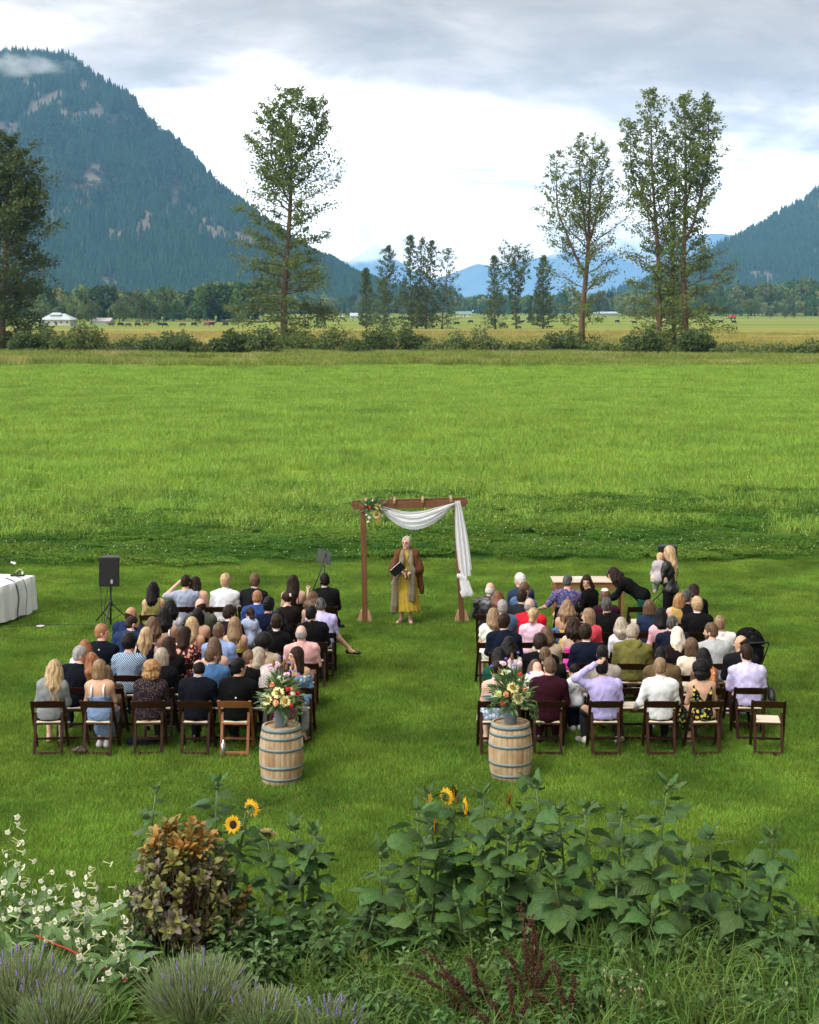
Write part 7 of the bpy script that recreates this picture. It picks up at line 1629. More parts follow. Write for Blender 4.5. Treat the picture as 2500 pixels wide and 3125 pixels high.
V, Fq = grow([cap((0, 0, .0), (0, -.02, -.45), .03, .12, .45), cap((.02, 0, -.05), (.05, -.02, -.50), .03, .10, .45)], .018, .04, (), lambda X, Y, Z: .008 * np.sin(X * 60 + Z * 10)); tag(link('white_wrap', np_mesh('white_wrap', V, Fq, C((.70, .73, .74))), None, (gx(1478, 22.1), 22.1, .76)), 'white wrap hanging over the aisle side of a right block chair', 'wrap')
V, Fq = grow([cap((-.16, 0, 0), (.16, 0, 0), .035, None, .8), cap((-.16, -.03, -.03), (-.13, -.04, -.25), .05, .05, .5), cap((.14, -.03, -.03), (.12, -.04, -.22), .05, .05, .5), cap((0, -.03, -.03), (0, -.04, -.2), .08, .08, .4)], .02, .03, (), lambda X, Y, Z: .006 * np.sin(X * 50 + Z * 30)); tag(link('denim_jacket', np_mesh('denim_jacket', V, Fq, C((.08, .15, .28))), None, (gx(1708, 26.0), 26.0, .76)), 'blue denim jacket hung over a chair back in the right block', 'jacket')
b = MB(); b.lathe([(.10, .0), (.12, .01), (.125, .03), (.118, .03), (.10, .012)], 20, cap=(True, True)); tag(b.build('white_dish', C((.75, .76, .78)), None, (gx(124, 29.9), 29.9, .03), None, .6), 'small white dish lying in the grass near the cloth table', 'dish')

# ================================================================== cattle in the far pasture
def cow_mesh(graze):
    p = [cap((-.75, 0, 1.05), (.70, 0, 1.08), .36, .38, 1.0), ell((.05, 0, .92), (.70, .36, .34)), cap((.70, 0, 1.18), (.80, 0, 1.30), .24, .20)]
    hd = Vector((1.25, 0, .42)) if graze else Vector((1.32, 0, 1.38)); nk = Vector((.85, 0, 1.15)); p += [cap(nk, nk.lerp(hd, .75), .22, .15), cap(hd - Vector((.05, 0, -.05)), hd + (Vector((.22, 0, -.30)) if graze else Vector((.36, 0, -.16))), .14, .09)]
    for s in (-1, 1):
        q = hd + Vector((-.06, s * .17, .10)); p.append(ell(q, (.05, .10, .06)))
        p += [cap((.62, s * .20, .85), (.60, s * .19, .42), .13, .07), cap((.60, s * .19, .42), (.58, s * .19, .03), .065, .06), cap((-.72, s * .22, .90), (-.62, s * .20, .62), .20, .12), cap((-.62, s * .20, .62), (-.82, s * .20, .42), .10, .065), cap((-.82, s * .20, .42), (-.78, s * .20, .03), .062, .06)]
    p.append(cap((-1.08, 0, 1.20), (-1.16, 0, .62), .035, .025)); V, Fq = grow(p, .055, .10); return V, Fq
CV = [cow_mesh(True), cow_mesh(False)]
HIDE = {'black': mat('black_hide', (.012, .011, .011), .8), 'brown': mat('brown_hide', (.10, .045, .022), .8), 'red brown': mat('red_hide', (.17, .06, .03), .8)}
COWM = {(g_, k): np_mesh('cow', *CV[g_], m) for g_ in (0, 1) for k, m in HIDE.items()}
COWS = [(339, 998, 'brown', 1), (368, 997, 'black', 0), (391, 998, 'brown', 0), (420, 997, 'black', 0), (446, 997, 'red brown', 1), (490, 997, 'black', 1), (502, 998, 'black', 0), (558, 998, 'brown', 0), (592, 996, 'black', 0), (631, 996, 'red brown', 0), (647, 996, 'black', 1), (689, 996, 'black', 0), (1395, 993, 'black', 0), (1437, 987, 'black', 0), (1592, 988, 'black', 1), (1884, 986, 'black', 0), (1936, 990, 'black', 1), (2200, 987, 'black', 0), (2240, 988, 'black', 0)]
NW = ['first', 'second', 'third', 'fourth', 'fifth', 'sixth', 'seventh', 'eighth', 'ninth', 'tenth', 'eleventh', 'twelfth']
for i, (px, py, k, gz) in enumerate(COWS):
    D = gd(py); lb = '%s cow, %s from the left of the herd in the left pasture' % (k, NW[i]) if i < 12 else '%s cow in the far pasture, %s' % (k, ['between the two mid-field tree groups', 'small, beyond the second tree group', 'behind the round-headed poplar', 'left of the low pale shed', 'right of the low pale shed', 'left of the red farm machine', 'in front of the red farm machine'][i - 12])
    tag(link('cow', COWM[(gz, k)], None, (gx(px, D), D, 0), (0, 0, random.Random(i).choice([0, PI]) + random.Random(i + 5).uniform(-.5, .5))), lb, 'cow', 'cattle in the far pasture')
# ================================================================== flower garden in front of the lawn
M_SOIL = two_noise('garden_soil', (.08, .12, .03), (.07, .055, .03), (.07, .13, .03), 3.0, 1.0, bump=.6, bs=30)
sheet('garden_bed', [(-12, -28), (12, -28), (12, 14.9), (6, 15.2), (-.5, 15.0), (-3, 15.3), (-12, 15.0)], .006, M_SOIL, 'weedy garden bed in front of the lawn')
M_SUNL = mat('sunflower_leaf', (.044, .100, .025), .5, spec=.16, col2=(.072, .140, .040), vscale=6, trans=.25, rnd=.28, thr=(.3, .7))
def veins(m):
    "pale midrib and side veins, slightly raised, in the leaf's own coordinates"
    n, l = m.node_tree.nodes, m.node_tree.links; b = n['Principled BSDF']; tc = n.new('ShaderNodeTexCoord'); s = n.new('ShaderNodeSeparateXYZ'); l.new(tc.outputs['Object'], s.inputs[0])
    mm = lambda op, a, b_=None, c_=None: M(op, a, b_, c_, False, n, l)
    ax_ = mm('ABSOLUTE', s.outputs[0]); mid = mm('LESS_THAN', ax_, .013); fr = mm('FRACT', mm('MULTIPLY', mm('SUBTRACT', s.outputs[1], mm('MULTIPLY', ax_, 1.1)), 6.5)); side = mm('LESS_THAN', mm('ABSOLUTE', mm('SUBTRACT', fr, .5)), .055); v = mm('MAXIMUM', mid, mm('MULTIPLY', side, .35))
    src = b.inputs['Base Color'].links[0].from_socket; x = n.new('ShaderNodeMix'); x.data_type = 'RGBA'; l.new(mm('MULTIPLY', v, .5), x.inputs[0]); l.new(src, x.inputs[6]); x.inputs[7].default_value = (.14, .20, .085, 1); l.new(x.outputs[2], b.inputs['Base Color'])
    puff = mm('SINE', mm('MULTIPLY', mm('SUBTRACT', s.outputs[1], mm('MULTIPLY', ax_, 1.1)), 40.8)); bp = n.new('ShaderNodeBump'); bp.inputs['Strength'].default_value = .16; bp.inputs['Distance'].default_value = .010; l.new(puff, bp.inputs['Height']); l.new(bp.outputs[0], b.inputs['Normal'])
veins(M_SUNL)
M_SUNS = mat('sunflower_stem', (.10, .16, .05), .7, var=.15, vscale=20)
M_PETY = mat('yellow_petal', (.80, .48, .02), .55, trans=.3, var=.15, vscale=40); M_DISCB = mat('dark_disc', (.03, .014, .006), .95, bump=.6, bscale=200); M_PETO = mat('rust_petal', (.62, .20, .01), .55, trans=.3, var=.2, vscale=40); M_PETC = mat('cream_ray', (.80, .66, .28), .55, trans=.3, var=.12, vscale=40)
M_SUNY = mat('yellowed_leaf', (.22, .20, .05), .6, spec=.1, col2=(.13, .16, .05), vscale=5, trans=.3, rnd=.2)
def sun_leaf(seed, W=.82, droop=.55, m=None):
    r = random.Random(seed); nu_, nv2 = 6, 4; vv, ff = [], []
    pet = .42
    for i in range(nu_ + 1):
        t = i / nu_; w = W * (math.sin(PI * min(1, t ** .52 * .97 + .03)) ** .95) * .55 * (1 + .10 * (-1) ** i) if t < 1 else 0.0
        if i == 0: w = W * .18
        back = -.10 if i == 0 else 0
        for j in range(nv2 + 1):
            v = j / nv2 * 2 - 1; x = v * w * (1 + r.uniform(-.05, .05)); y = pet + t + (-.12 * abs(v) * (1 - t) ** 3) + back * 0
            z = .10 - droop * .62 * t * t + .06 * t + .16 * abs(v) * w * 1.4 - .30 * v * v * w + .03 * math.sin(t * 9 + v * 3 + seed) * abs(v)
            vv.append((x, y, z))
    for i in range(nu_):
        for j in range(nv2): a = i * (nv2 + 1) + j; ff.append((a, a + 1, a + nv2 + 2, a + nv2 + 1))
    b = len(vv); c0, c1 = Vector((0, 0, 0)), Vector((0, pet + .05, .10))
    for p in (c0, c1):
        for k in range(3): an = k * 2.094; vv.append((p.x + .014 * math.cos(an), p.y, p.z + .014 * math.sin(an)))
    ff += [(b + k, b + (k + 1) % 3, b + 3 + (k + 1) % 3, b + 3 + k) for k in range(3)]
    return np_mesh('leaf', vv, ff, m or M_SUNL, True)
YLEAF = [sun_leaf(40 + i, .7, 1.0, M_SUNY) for i in range(2)]
SLEAF = [sun_leaf(i, .80 + .05 * (i % 3), .4 + .12 * i) for i in range(6)] + [sun_leaf(20 + i, .45, .15) for i in range(3)]
FLW = {'y': sunflower_mesh(M_PETY, M_DISCB, .085, 11, 24), 'o': sunflower_mesh(M_PETO, M_DISCB, .085, 12, 22), 'c': sunflower_mesh(M_PETC, M_DISCB, .085, 13, 26)}
bb = MB(); bb.lathe([(.006, -.03), (.024, -.012), (.026, .006), (.016, .022), (.002, .028)], 9, cap=(True, False)); rr_ = random.Random(3); petal_ring(bb, 9, .015, .045, .016, .004, .9, rr_); BUD = bb.mesh('bud', M_SUNS)
def sunflower_plant(label, px, py, D, ls, seed, flowers=(), nl=None, sway=.0):
    r = random.Random(seed); x = gx(px, D); h = CAMH - (py - YH) / F * D; h = max(.35, h); root = empty('sunflower_plant', (x - sway, D, 0))
    pts = [Vector((sway * t * t + .03 * math.sin(t * 5 + seed), .03 * math.cos(t * 4 + seed), h * t)) for t in [i / 7 for i in range(8)]]
    b = MB(); b.tube(pts, [.018 - .010 * i / 7 for i in range(8)], 7); b.build('stem', M_SUNS, root)
    n = nl or int(10 + h * 15)
    for i in range(n):
        t = .16 + .84 * ((i + r.random() * .6) / n) ** .85; k = min(6, int(t * 7)); p = pts[k].lerp(pts[k + 1], t * 7 - k); az = i * 2.4 + r.uniform(-.5, .5)
        s = ls * .86 * (.75 + .55 * math.sin(PI * min(.85, t * .75 + .15))) * r.uniform(.5, 1.05) * .92
        if t > .94: s *= .7
        up = .55 if t > .92 else .22 - .40 * (1 - t) + r.uniform(-.45, .40)
        link('leaf', (YLEAF[r.randrange(2)] if r.random() < .05 and t < .6 else SLEAF[r.randrange(6)]) if t < .93 else SLEAF[6 + r.randrange(3)], root, p, Euler((up, r.uniform(-.65, .65), az), 'XYZ'), (s * r.uniform(.75, 1.15), s, s * r.uniform(.6, 1.5)))
    for k in range(4): link('leaf', SLEAF[6 + k % 3], root, pts[-1], Euler((.75 + r.uniform(-.3, .3), 0, k * 1.6 + seed)), ls * .55 * r.uniform(.7, 1.1))
    if not flowers: link('bud', BUD, root, pts[-1] + Vector((0, 0, .02)), Euler((r.uniform(-.5, .5), r.uniform(-.5, .5), 0)))
    for kind, fx, fy, yaw, tilt in flowers:
        fp = at(fx, fy, D) - Vector((x - sway, D, 0)); b = MB(); b0 = pts[5]; b.tube([b0, b0.lerp(fp, .6) + Vector((0, 0, .04)), fp], [.009, .007, .007], 6); b.build('stem', M_SUNS, root)
        d = Vector((math.sin(RAD(yaw)) * math.cos(RAD(tilt)), math.cos(RAD(yaw)) * math.cos(RAD(tilt)), math.sin(RAD(tilt)))); link('flower_head', FLW[kind], root, fp, d.to_track_quat('Z', 'Y').to_euler())
    return tag(root, label, 'sunflower', 'sunflowers in the garden bed')
SUNP = [
 ('small-leaved sunflower with several buds, leftmost behind the smoke bush', 480, 2418, 15.2, .17, ()), ('tall sunflower right behind the orange tip of the smoke bush', 655, 2400, 15.1, .25, ()),
 ('sunflower with two yellow heads, one showing its dark disc', 740, 2480, 14.9, .25, (('y', 767, 2466, 30, 5), ('y', 712, 2516, 200, 10))), ('sunflower with a pale cream head seen from behind', 812, 2560, 14.8, .23, (('c', 817, 2545, 10, 40),)),
 ('leaning sunflower above the gap in the garden', 905, 2530, 14.9, .25, ()), ('sunflower bending right beside the gap', 972, 2545, 15.0, .24, ()), ('broad-leaved sunflower directly behind the smoke bush', 568, 2570, 15.1, .26, ()),
 ('short leafy sunflower below the cream head', 705, 2690, 14.6, .22, ()), ('low sunflower right of the smoke bush', 770, 2800, 14.4, .19, ()), ('low sunflower left of the gap', 872, 2790, 14.5, .19, ()),
 ('big-leaved sunflower at the left end of the right hand bed', 1275, 2478, 14.8, .30, (('y', 1325, 2520, 95, 0),)), ('sunflower with a small yellow head on the far side', 1318, 2435, 15.2, .24, (('y', 1302, 2428, 60, 10),)),
 ('sunflower with outstretched left leaves at the bed end', 1170, 2610, 14.7, .28, ()), ('sunflower with two yellow heads behind the bed', 1385, 2440, 15.2, .25, (('y', 1362, 2430, 40, 0), ('y', 1388, 2422, 100, 5))), ('big-leaved sunflower below the two yellow heads', 1468, 2440, 14.9, .30, (('y', 1418, 2460, 80, 0),)),
 ('sunflower with a rust orange head seen edge-on', 1590, 2430, 15.2, .25, (('o', 1552, 2440, 100, -10),)), ('tall sunflower under the right barrel', 1637, 2402, 15.0, .28, ()), ('sunflower with grey green leaves right of the barrel', 1712, 2475, 15.3, .26, ()),
 ('bright-tipped sunflower in the middle of the right bed', 1793, 2478, 14.8, .29, ()), ('budding sunflower behind the right bed', 1902, 2486, 15.3, .22, ()), ('tallest sunflower with leaves spread like a star', 2033, 2412, 14.8, .29, ()),
 ('sunflower with long drooping leaves right of the tallest', 2158, 2562, 15.0, .28, ()), ('broad sunflower low in front of the drooping one', 2090, 2640, 14.5, .28, ()), ('thin sunflower with one upright leaf near the right end', 2362, 2550, 15.1, .24, ()),
 ('bright-leaved short sunflower at the right end', 2435, 2785, 14.6, .24, ()), ('sunflower cut off by the right edge', 2510, 2830, 14.5, .25, ()), ('small sunflower alone in the gap', 1021, 2812, 14.6, .20, ()),
 ('low sunflower under the outstretched leaves', 1130, 2790, 14.4, .24, ()), ('low broad sunflower in front of the left bed end', 1262, 2790, 14.3, .26, ()), ('low sunflower in the shade under the yellow heads', 1400, 2760, 14.4, .26, ()),
 ('low sunflower left of the red seed stalks', 1540, 2740, 14.5, .24, ()), ('leafy sunflower behind the red seed stalks', 1700, 2680, 14.6, .28, ()), ('low sunflower in the centre of the right bed', 1880, 2700, 14.5, .28, ()), ('low sunflower under the tallest one', 1985, 2800, 14.3, .27, ()),
 ('low sunflower left of the right end', 2250, 2760, 14.5, .27, ()), ('small pale sunflower among grass at the right end', 2330, 2890, 14.2, .20, ()), ('lowest sunflower in the right corner', 2460, 2960, 14.0, .20, ()), ('sunflower filling the back of the right bed', 1560, 2560, 14.8, .28, ()), ('sunflower with hanging leaves under the budding one', 1920, 2600, 14.8, .28, ()), ('sunflower with hanging leaves near the right end', 2270, 2660, 14.9, .27, ())]
for i, (lb, px, py, D, ls, fl) in enumerate(SUNP): sunflower_plant(lb, px, py, D, ls, i + 1, fl, sway=random.Random(i).uniform(-.08, .08))

# smoke bush with orange tips
def oval_leaf(m, L=1.0, W=.60):
    vv, ff = [], []
    for i in range(5):
        t = i / 4; w = W * math.sin(PI * min(.97, .04 + t * .93)) ** .7 / 2; z = .12 * math.sin(t * PI) - .12 * t * t; vv += [(-w, .15 + t * L, z + .3 * w), (0, .15 + t * L, z), (w, .15 + t * L, z + .3 * w)]
    for i in range(4): a = i * 3; ff += [(a, a + 1, a + 4, a + 3), (a + 1, a + 2, a + 5, a + 4)]
    vv += [(-.012, 0, 0), (.012, 0, 0), (.012, .18, 0), (-.012, .18, 0)]; n = len(vv); ff.append((n - 4, n - 3, n - 2, n - 1)); return np_mesh('leaf', vv, ff, m, True)
LC = {'o': mat('smoke_orange', (.34, .165, .036), .5, trans=.25, var=.25, vscale=20, rnd=.2), 'g': mat('smoke_olive', (.21, .215, .055), .5, trans=.25, var=.25, vscale=20, rnd=.2), 'p': mat('smoke_purple', (.135, .105, .082), .5, trans=.15, var=.25, vscale=20, rnd=.25), 'b': mat('smoke_green', (.075, .135, .085), .5, trans=.2, var=.2, vscale=20, rnd=.25)}
LM = {k: oval_leaf(m) for k, m in LC.items()}
SBD = 14.55; sb = empty('smoke_bush', (gx(548, SBD), SBD, 0)); r = random.Random(17); br = MB(); cnt = 0; extra = {k: ([], []) for k in LM}; tips = []
for i in range(240):
    if i < 48:
        a = r.uniform(0, 6.28); rad = .36 * math.sqrt(r.random()); rad *= 1 + .3 * math.sin(3 * a + 2); z = .86 + .46 * math.sqrt(max(0, 1 - min(1, rad / .40) ** 2)) * r.uniform(.72, 1.08)
    else:
        a = r.uniform(0, 6.28); z = r.uniform(.14, 1.05); rad = (.58 if z < .7 else .58 - (z - .7) * .85) * r.uniform(.15, 1.0) ** .6 * (1 + .22 * math.sin(3 * a + 1) + .15 * math.sin(5 * a + 7 * z)); z += .10 * r.random() * (r.random() < .3)
    tips.append(Vector((math.cos(a) * rad + (.02 if z > 1 else 0), math.sin(a) * rad * .8, z)))
tips.sort(key=lambda p: p.y)
for ti, t in enumerate(tips):
    b0 = Vector((t.x * .12, t.y * .12, .05)); br.tube([b0, b0.lerp(t, .5) + Vector((t.x * .12, t.y * .12, -.03)), t], [.012, .007, .003], 4, cap=False); d = (t - Vector((0, 0, .35))).normalized()
    hi = t.z > 1.06 or (t.x < -.42 and t.z > .6) or (t.x > .45 and .5 < t.z < .8 and r.random() < .5)
    for k in range(9):
        az = k * 2.4 + r.uniform(-.3, .3); el = .25 + .1 * k
        tone = ('o' if r.random() < (.7 if t.z > 1.12 or t.z < .95 else .3) else 'g') if hi else ('g' if r.random() < (.6 if t.z > .72 else .35) else 'b' if (t.x < -.08 and t.z < .55 and r.random() < .75) or r.random() < .18 else 'p' if r.random() < .75 else 'g')
        q = d.to_track_quat('Z', 'Y').to_matrix() @ Euler((el, r.uniform(-.3, .3), az)).to_matrix(); p = t - d * .012 * (9 - k); s = r.uniform(.066, .104)
        if cnt < 300 and (t.y < -.02 or hi): link('leaf', LM[tone], sb, p, q.to_euler(), s); cnt += 1
        else:
            me = LM[tone]; V0, F0 = extra[tone]; base = len(V0); V0 += [tuple(q @ (v.co * s) + p) for v in me.vertices]; F0 += [tuple(base + j for j in f.vertices) for f in me.polygons]
br.build('branches', mat('smoke_twig', (.07, .035, .02), .8), sb)['kind'] = 'stuff'
for k, (V0, F0) in extra.items():
    if V0: tag(link('inner_leaves', np_mesh('inner_leaves', V0, F0, LC[k], True), sb), None, None, None, 'stuff')
tag(sb, 'rounded smoke bush with purple leaves and orange tips', 'bush')

# white flowering tobacco
M_NIC = mat('tobacco_petal', (.80, .80, .66), .6, trans=.3, var=.08, vscale=40); M_NICG = mat('tobacco_tube', (.55, .60, .25), .6, trans=.25); M_NICL = mat('tobacco_leaf', (.10, .185, .05), .55, trans=.22, var=.2, vscale=15, rnd=.15)
b = MB(); petal_ring(b, 5, .004, .024, .022, .062, -.15, random.Random(2), 0, .004); b.tube([(0, 0, 0), (0, 0, .03), (0, 0, .062)], [.003, .0035, .006], 5, 1); NICF = b.mesh('trumpet_flower', M_NIC, M_NICG); NICLEAF = oval_leaf(M_NICL, 1.0, .42); NICLEAF.name = 'leaf'
def tobacco(label, px, py, D, seed, nf=11, big=True):
    r = random.Random(seed); x = gx(px, D); h = max(.3, CAMH - (py - YH) / F * D); root = empty('tobacco_plant', (x, D, 0)); b = MB(); sx, sy = r.uniform(-.10, .10), r.uniform(-.08, .08)
    pts = [Vector((sx * t * t, sy * t * t, h * t)) for t in (0, .25, .5, .75, 1)]; b.tube(pts, [.009, .008, .006, .004, .002], 5); b.build('stem', M_SUNS, root)
    for i in range(nf):
        t = .38 + .62 * (i + r.random()) / nf; k = min(3, int(t * 4)); p = pts[k].lerp(pts[k + 1], t * 4 - k); a = r.uniform(0, 6.28); L = r.uniform(.03, .13) * (1.2 - t * .7); e = p + Vector((math.cos(a) * L, math.sin(a) * L, L * .5)); s = MB(); s.tube([p, e], .002, 3); s.build('flower_stalk', M_SUNS, root)
        d = Vector((math.cos(a), math.sin(a) - .35, r.uniform(-.7, .15))); link('trumpet_flower', NICF, root, e, d.to_track_quat('Z', 'Y').to_euler(), r.uniform(1.0, 1.5))
    for i in range(7 if big else 4):
        t = .05 + .40 * r.random(); a = i * 2.4 + r.uniform(-.4, .4); link('leaf', NICLEAF, root, (0, 0, h * t), Euler((r.uniform(.2, .9), 0, a)), r.uniform(.20, .32))
    return tag(root, label, 'flower plant', 'white flowering tobacco plants')
TOB = [('tallest flowering tobacco at the left edge', 12, 2478, 14.6, 16), ('flowering tobacco second from the left edge, lower', 60, 2590, 14.8, 12), ('flowering tobacco with a single tall spike', 108, 2625, 14.7, 10), ('flowering tobacco left of the middle of the clump', 150, 2660, 14.4, 11), ('flowering tobacco with open white star flower', 205, 2655, 14.6, 12), ('flowering tobacco between the stars and the smoke bush', 262, 2690, 14.3, 12),
       ('flowering tobacco leaning to the smoke bush', 305, 2640, 14.7, 12), ('flowering tobacco right beside the smoke bush', 352, 2700, 14.2, 10), ('low flowering tobacco in the clump centre', 120, 2760, 14.0, 12), ('low flowering tobacco at the left edge', 20, 2740, 14.1, 10), ('low flowering tobacco before the star flower', 225, 2780, 13.9, 12), ('low flowering tobacco under the smoke bush', 330, 2830, 13.8, 10), ('small flowering tobacco beside the red hose', 400, 2850, 13.8, 8), ('smallest flowering tobacco among the lavender', 345, 2960, 13.5, 7), ('flowering tobacco drooping over the lavender', 270, 2905, 13.6, 7), ('flowering tobacco behind the tall edge spike', 45, 2680, 14.9, 10), ('flowering tobacco at the back of the clump', 250, 2730, 15.0, 9)]
for i, (lb, px, py, D, nf) in enumerate(TOB): tobacco(lb, px, py, D, 70 + i, nf)

# lavender clumps
M_LAVS = mat('lavender_stalk', (.21, .27, .125), .85, spec=.08, trans=.25, var=.25, vscale=30); M_LAVF = mat('lavender_flower', (.22, .16, .40), .8, trans=.15, var=.3, vscale=60)
def lavender(label, px, py, D, w, h, n, nsp, seed):
    r = np.random.RandomState(seed); root = empty('lavender_bush', (gx(px, D), D, 0)); a = r.uniform(0, 2 * PI, n); rad = np.sqrt(r.uniform(0, 1, n)) * .45; S = np.c_[np.cos(a) * rad * w * .5, np.sin(a) * rad * w * .5, np.full(n, .03)]
    out = r.uniform(.5, 1.0, n); E = np.c_[np.cos(a) * rad * w * 1.15 * out + r.normal(0, .07, n), np.sin(a) * rad * w * 1.15 * out + r.normal(0, .06, n), h * r.uniform(.40, 1.0, n) * (1 - .35 * rad)]; wa = r.uniform(0, 6.28, n); wv = np.c_[np.cos(wa), np.sin(wa), np.zeros(n)] * .0040
    Mm = (S + E) / 2 + np.c_[np.zeros((n, 2)), r.uniform(.0, .06, n)]; V = np.stack([S - wv, S + wv, Mm + wv, Mm - wv, E + wv * .6, E - wv * .6], 1).reshape(-1, 3); q = np.arange(n)[:, None] * 6
    Fq = np.vstack([q + [0, 1, 2, 3], q + [3, 2, 4, 5]]); tag(link('stalks', np_mesh('stalks', V, Fq, M_LAVS, False), root), None, None, None, 'stuff')
    b = MB(); idx = r.choice(n, nsp, replace=False)
    for i in idx:
        d = (E[i] - Mm[i]); d /= np.linalg.norm(d); e = E[i]; L = r.uniform(.05, .085)
        for k in range(3):
            p = e + d * L * k / 3; b.tube([tuple(p), tuple(p + d * L * .16), tuple(p + d * L * .30)], [.005, .0115 - .002 * k, .004], 5, cap=False)
    tag(b.build('flower_spikes', M_LAVF, root), None, None, None, 'stuff'); return tag(root, label, 'lavender', 'lavender bushes')
lavender('lavender bush in the bottom left corner, many purple spikes', 60, 3000, 13.3, 1.05, .62, 3400, 60, 1); lavender('lavender bush left of the gravelly gap, thin spikes', 175, 3060, 12.9, .75, .55, 2400, 26, 2)
lavender('large lavender bush below the smoke bush', 600, 3050, 13.25, 1.05, .60, 3800, 48, 3); lavender('lavender bush right of the large one, few spikes', 800, 3080, 13.0, .75, .45, 2000, 26, 4); lavender('small pale lavender bush at the bottom centre', 1010, 3110, 12.8, .7, .42, 1500, 35, 5)
# dark red dock
M_DOCK = mat('dock_seed', (.050, .013, .007), .85, var=.35, vscale=60, bump=.4, bscale=150); M_DOCKS = mat('dock_stem', (.14, .05, .025), .8)
def dock(label, px, D, stalks, seed):
    r = random.Random(seed); root = empty('dock_plant', (gx(px, D), D, 0))
    for tx, ty in stalks:
        e = at(tx, ty, D + r.uniform(-.15, .15)) - Vector((gx(px, D), D, 0)); m = Vector((e.x * .35, e.y * .3, e.z * .6)); b = MB(); P = [Vector((0, 0, 0)).lerp(m, t).lerp(m.lerp(e, t), t) for t in [i / 10 for i in range(11)]]; b.tube(P, [.006 - .0004 * i for i in range(11)], 4); sp = b.build('stalk', M_DOCKS, root); b = MB()
        for i in range(200):
            t = .36 + .64 * r.random() ** .9; k = min(9, int(t * 10)); p = P[k].lerp(P[k + 1], t * 10 - k); w_ = r.randrange(7)
            if w_ > 1: k2 = 4 + (w_ % 5); q0 = P[k2]; dz = (P[k2 + 1] - P[k2]).normalized(); sd2 = Vector((math.cos(w_ * 2.4), math.sin(w_ * 2.4), .2)); p = q0 + (dz * .85 + sd2 * .22).normalized() * r.random() * .14
            p = p + Vector((r.gauss(0, .010), r.gauss(0, .010), r.gauss(0, .010))); s = r.uniform(.006, .012); d = Vector((r.gauss(0, 1), r.gauss(0, 1), r.gauss(0, 1))).normalized()
            b.tube([p - d * s, p, p + d * s], [.001, s * .8, .001], 4, cap=False, smooth=False)
        tag(b.build('seed_spike', M_DOCK, sp), None, None, None, 'stuff')
    return tag(root, label, 'dock plant', 'red seeded dock plants')
dock('dark red dock reaching left over the grass', 1480, 13.2, [(1230, 2955), (1280, 2890), (1330, 2960), (1370, 3060), (1430, 2920), (1400, 3000), (1480, 3020), (1440, 2930)], 1)
dock('dark red dock with tall upright seed stalks', 1620, 13.3, [(1590, 2750), (1625, 2790), (1545, 2900), (1660, 2900), (1680, 2960), (1600, 2880), (1640, 2840)], 2)
dock('dark red dock at the bottom beside the dry flowers', 1730, 13.0, [(1690, 2930), (1755, 2990), (1720, 3060), (1650, 3040), (1750, 3080)], 3)
dock('small dark red dock at the very bottom', 1560, 12.8, [(1500, 3060), (1560, 2990), (1610, 3060), (1450, 3090)], 4)
# dry tan flower heads
M_DRY = mat('dry_heads', (.40, .30, .20), .9, var=.3, vscale=60); df = empty('dry_flowers', (gx(1920, 13.1), 13.1, 0)); r = random.Random(5); sm = MB(); hd = MB()
for i in range(60):
    e = Vector((r.gauss(0, .16), r.gauss(0, .12), r.uniform(.12, .52))); sm.tube([(e.x * .3, e.y * .3, 0), (e.x * .8, e.y * .8, e.z * .6), e], .0025, 3, cap=False); s = r.uniform(.008, .016); hd.tube([e - Vector((0, 0, s)), e, e + Vector((0, 0, s))], [.002, s * .8, .002], 6, cap=False)
sm.build('stems', mat('dry_stem', (.16, .13, .06), .9), df)['kind'] = 'stuff'; tag(hd.build('heads', M_DRY, df), None, None, None, 'stuff'); tag(df, 'clump of dry tan flower heads at the bottom', 'dry flowers')
# red hose
hd_ = 13.75; tag(cable('garden_hose', 'red hose lying behind the lavender', [at(110, 2855, 14.0), at(160, 2878, 13.95), at(215, 2900, 13.9), at(285, 2942, 13.8), at(340, 2970, 13.7), at(390, 2990, 13.6)], .011, mat('hose_red', (.34, .022, .012), .5)), 'red hose lying behind the lavender', 'hose')
# rank garden grass, ground cover and weeds
M_GG = mat('garden_blade', (.080, .160, .036), .6, spec=.08, col2=(.13, .215, .052), vscale=3, trans=.3, rnd=.25, wpos=True, attr='tone')
protos = [patch('garden_tuft', (20, .10, .46, .014, 1.15, 2, 80 + i, .45), M_GG) for i in range(4)]
rs = np.random.RandomState(5); n = 620; D_ = rs.uniform(12.3, 14.7, n); px = rs.uniform(-60, 2560, n); keep = ((px > 780) | (rs.rand(n) < .30)) & ((px > 1050) | (D_ < 14.2)); D_, px = D_[keep], px[keep]; n = len(px)
scatter('garden_grass', np.c_[(px - CX) / F * D_, D_, np.zeros(n)], np.c_[np.zeros((n, 2)), rs.uniform(0, 6.28, n)], np.c_[np.ones((n, 2)), rs.uniform(.45, 1.15, n) * np.where(px > 1800, 1.15, .9)], rs.randint(0, 4, n), protos, 'rank long grass among the garden flowers')
M_GC = mat('ground_cover', (.16, .28, .065), .6, trans=.25, rnd=.2, var=.2, vscale=10)
def rosette(seed):
    r = random.Random(seed); b = MB()
    for k in range(14):
        vv, ff = leafcard(r.uniform(.05, .10), r.uniform(.025, .05), .5); q = Euler((r.uniform(.1, .9), 0, k * 2.4)).to_matrix(); b.add([q @ Vector(v) for v in vv], ff)
    return b.mesh('rosette', M_GC)
n = 1100; D_ = rs.uniform(12.2, 15.0, n); px = rs.uniform(-60, 2560, n)
a_ = rs.rand(n) < .35; px = np.where(a_, rs.normal(890, 90, n), px); D_ = np.where(a_, rs.normal(13.2, .2, n), D_)
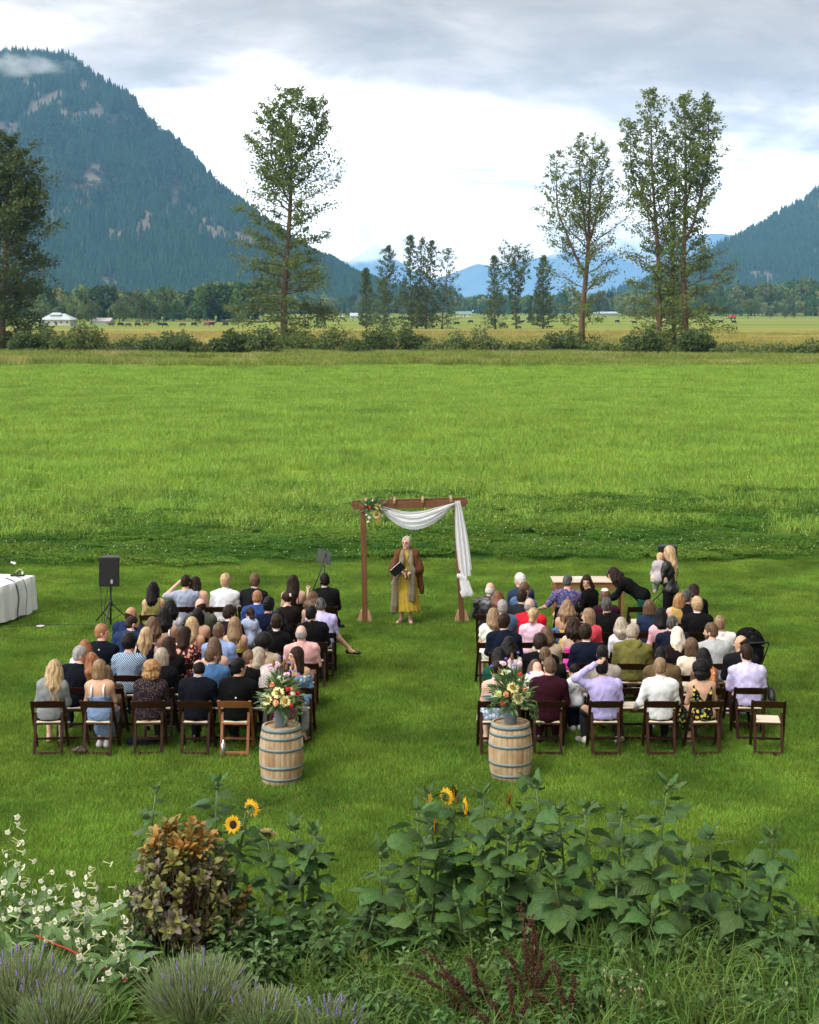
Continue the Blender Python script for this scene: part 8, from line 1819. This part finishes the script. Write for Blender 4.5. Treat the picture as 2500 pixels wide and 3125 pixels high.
scatter('ground_cover', np.c_[(px - CX) / F * D_, D_, np.full(n, .01)], np.c_[np.zeros((n, 2)), rs.uniform(0, 6.28, n)], rs.uniform(.6, 1.5, n), rs.randint(0, 3, n), [rosette(i) for i in range(3)], 'low leafy weeds covering the garden bed')
def weed(seed):
    r = random.Random(seed); b = MB(); h = r.uniform(.22, .38)
    for s in range(3):
        sx, sy = r.uniform(-.09, .09), r.uniform(-.09, .09); b.tube([(0, 0, 0), (sx * .5, sy * .5, h * .5), (sx, sy, h)], .003, 3, cap=False)
        for k in range(11):
            t = .25 + .75 * k / 10; vv, ff = leafcard(r.uniform(.05, .10) * (1.25 - .5 * t), r.uniform(.03, .055), .5); q = Euler((r.uniform(-.3, .5), 0, k * 2.4 + s)).to_matrix(); b.add([q @ Vector(v) + Vector((sx * t, sy * t, h * t)) for v in vv], ff)
    return b.mesh('weed', M_GC2)
M_GC2 = mat('weed_mass_leaf', (.085, .16, .05), .55, spec=.15, trans=.25, rnd=.35, var=.2, vscale=10)
n = 420; D_ = rs.uniform(12.4, 14.9, n); px = rs.uniform(380, 2560, n); keep = (px > 1000) | (D_ > 13.8); D_, px = D_[keep], px[keep]; n = len(px)
scatter('garden_weeds', np.c_[(px - CX) / F * D_, D_, np.zeros(n)], np.c_[rs.uniform(-.2, .2, (n, 2)), rs.uniform(0, 6.28, n)], rs.uniform(.6, 1.3, n), rs.randint(0, 4, n), [weed(i) for i in range(4)], 'tangle of leafy weeds between the garden plants')
M_WEED = mat('weed_leaf', (.14, .22, .09), .55, trans=.22, rnd=.2, var=.2, vscale=12); WL = oval_leaf(M_WEED, 1.0, .55)
for i, (px, py, D, lb) in enumerate(((2290, 2995, 13.5, 'leafy weed in the bottom right, left of the corner'), (2400, 3010, 13.2, 'leafy weed nearest the bottom right corner'), (2480, 2990, 13.6, 'leafy weed cut by the right edge'), (2180, 3040, 13.2, 'leafy weed beside the dry flowers'), (1500, 2850, 14.1, 'pale leafy weed behind the red dock'), (1230, 2900, 13.9, 'nettle-like weed under the sunflowers'), (830, 2860, 14.0, 'pale leafy weed right of the smoke bush'), (780, 2890, 13.8, 'low pale weed at the foot of the smoke bush'))):
    h = max(.2, CAMH - (py - YH) / F * D); root = empty('garden_weed', (gx(px, D), D, 0)); r = random.Random(i + 300); b = MB(); b.tube([(0, 0, 0), (.02, 0, h * .5), (0, .02, h)], [.007, .005, .003], 5); b.build('stem', M_SUNS, root)
    for k in range(14): t = .2 + .8 * k / 13; link('leaf', WL, root, (0, 0, h * t), Euler((r.uniform(-.1, .5), 0, k * 2.4)), r.uniform(.07, .12) * (1.3 - .5 * t))
    tag(root, lb, 'weed', 'weeds in the garden bed')
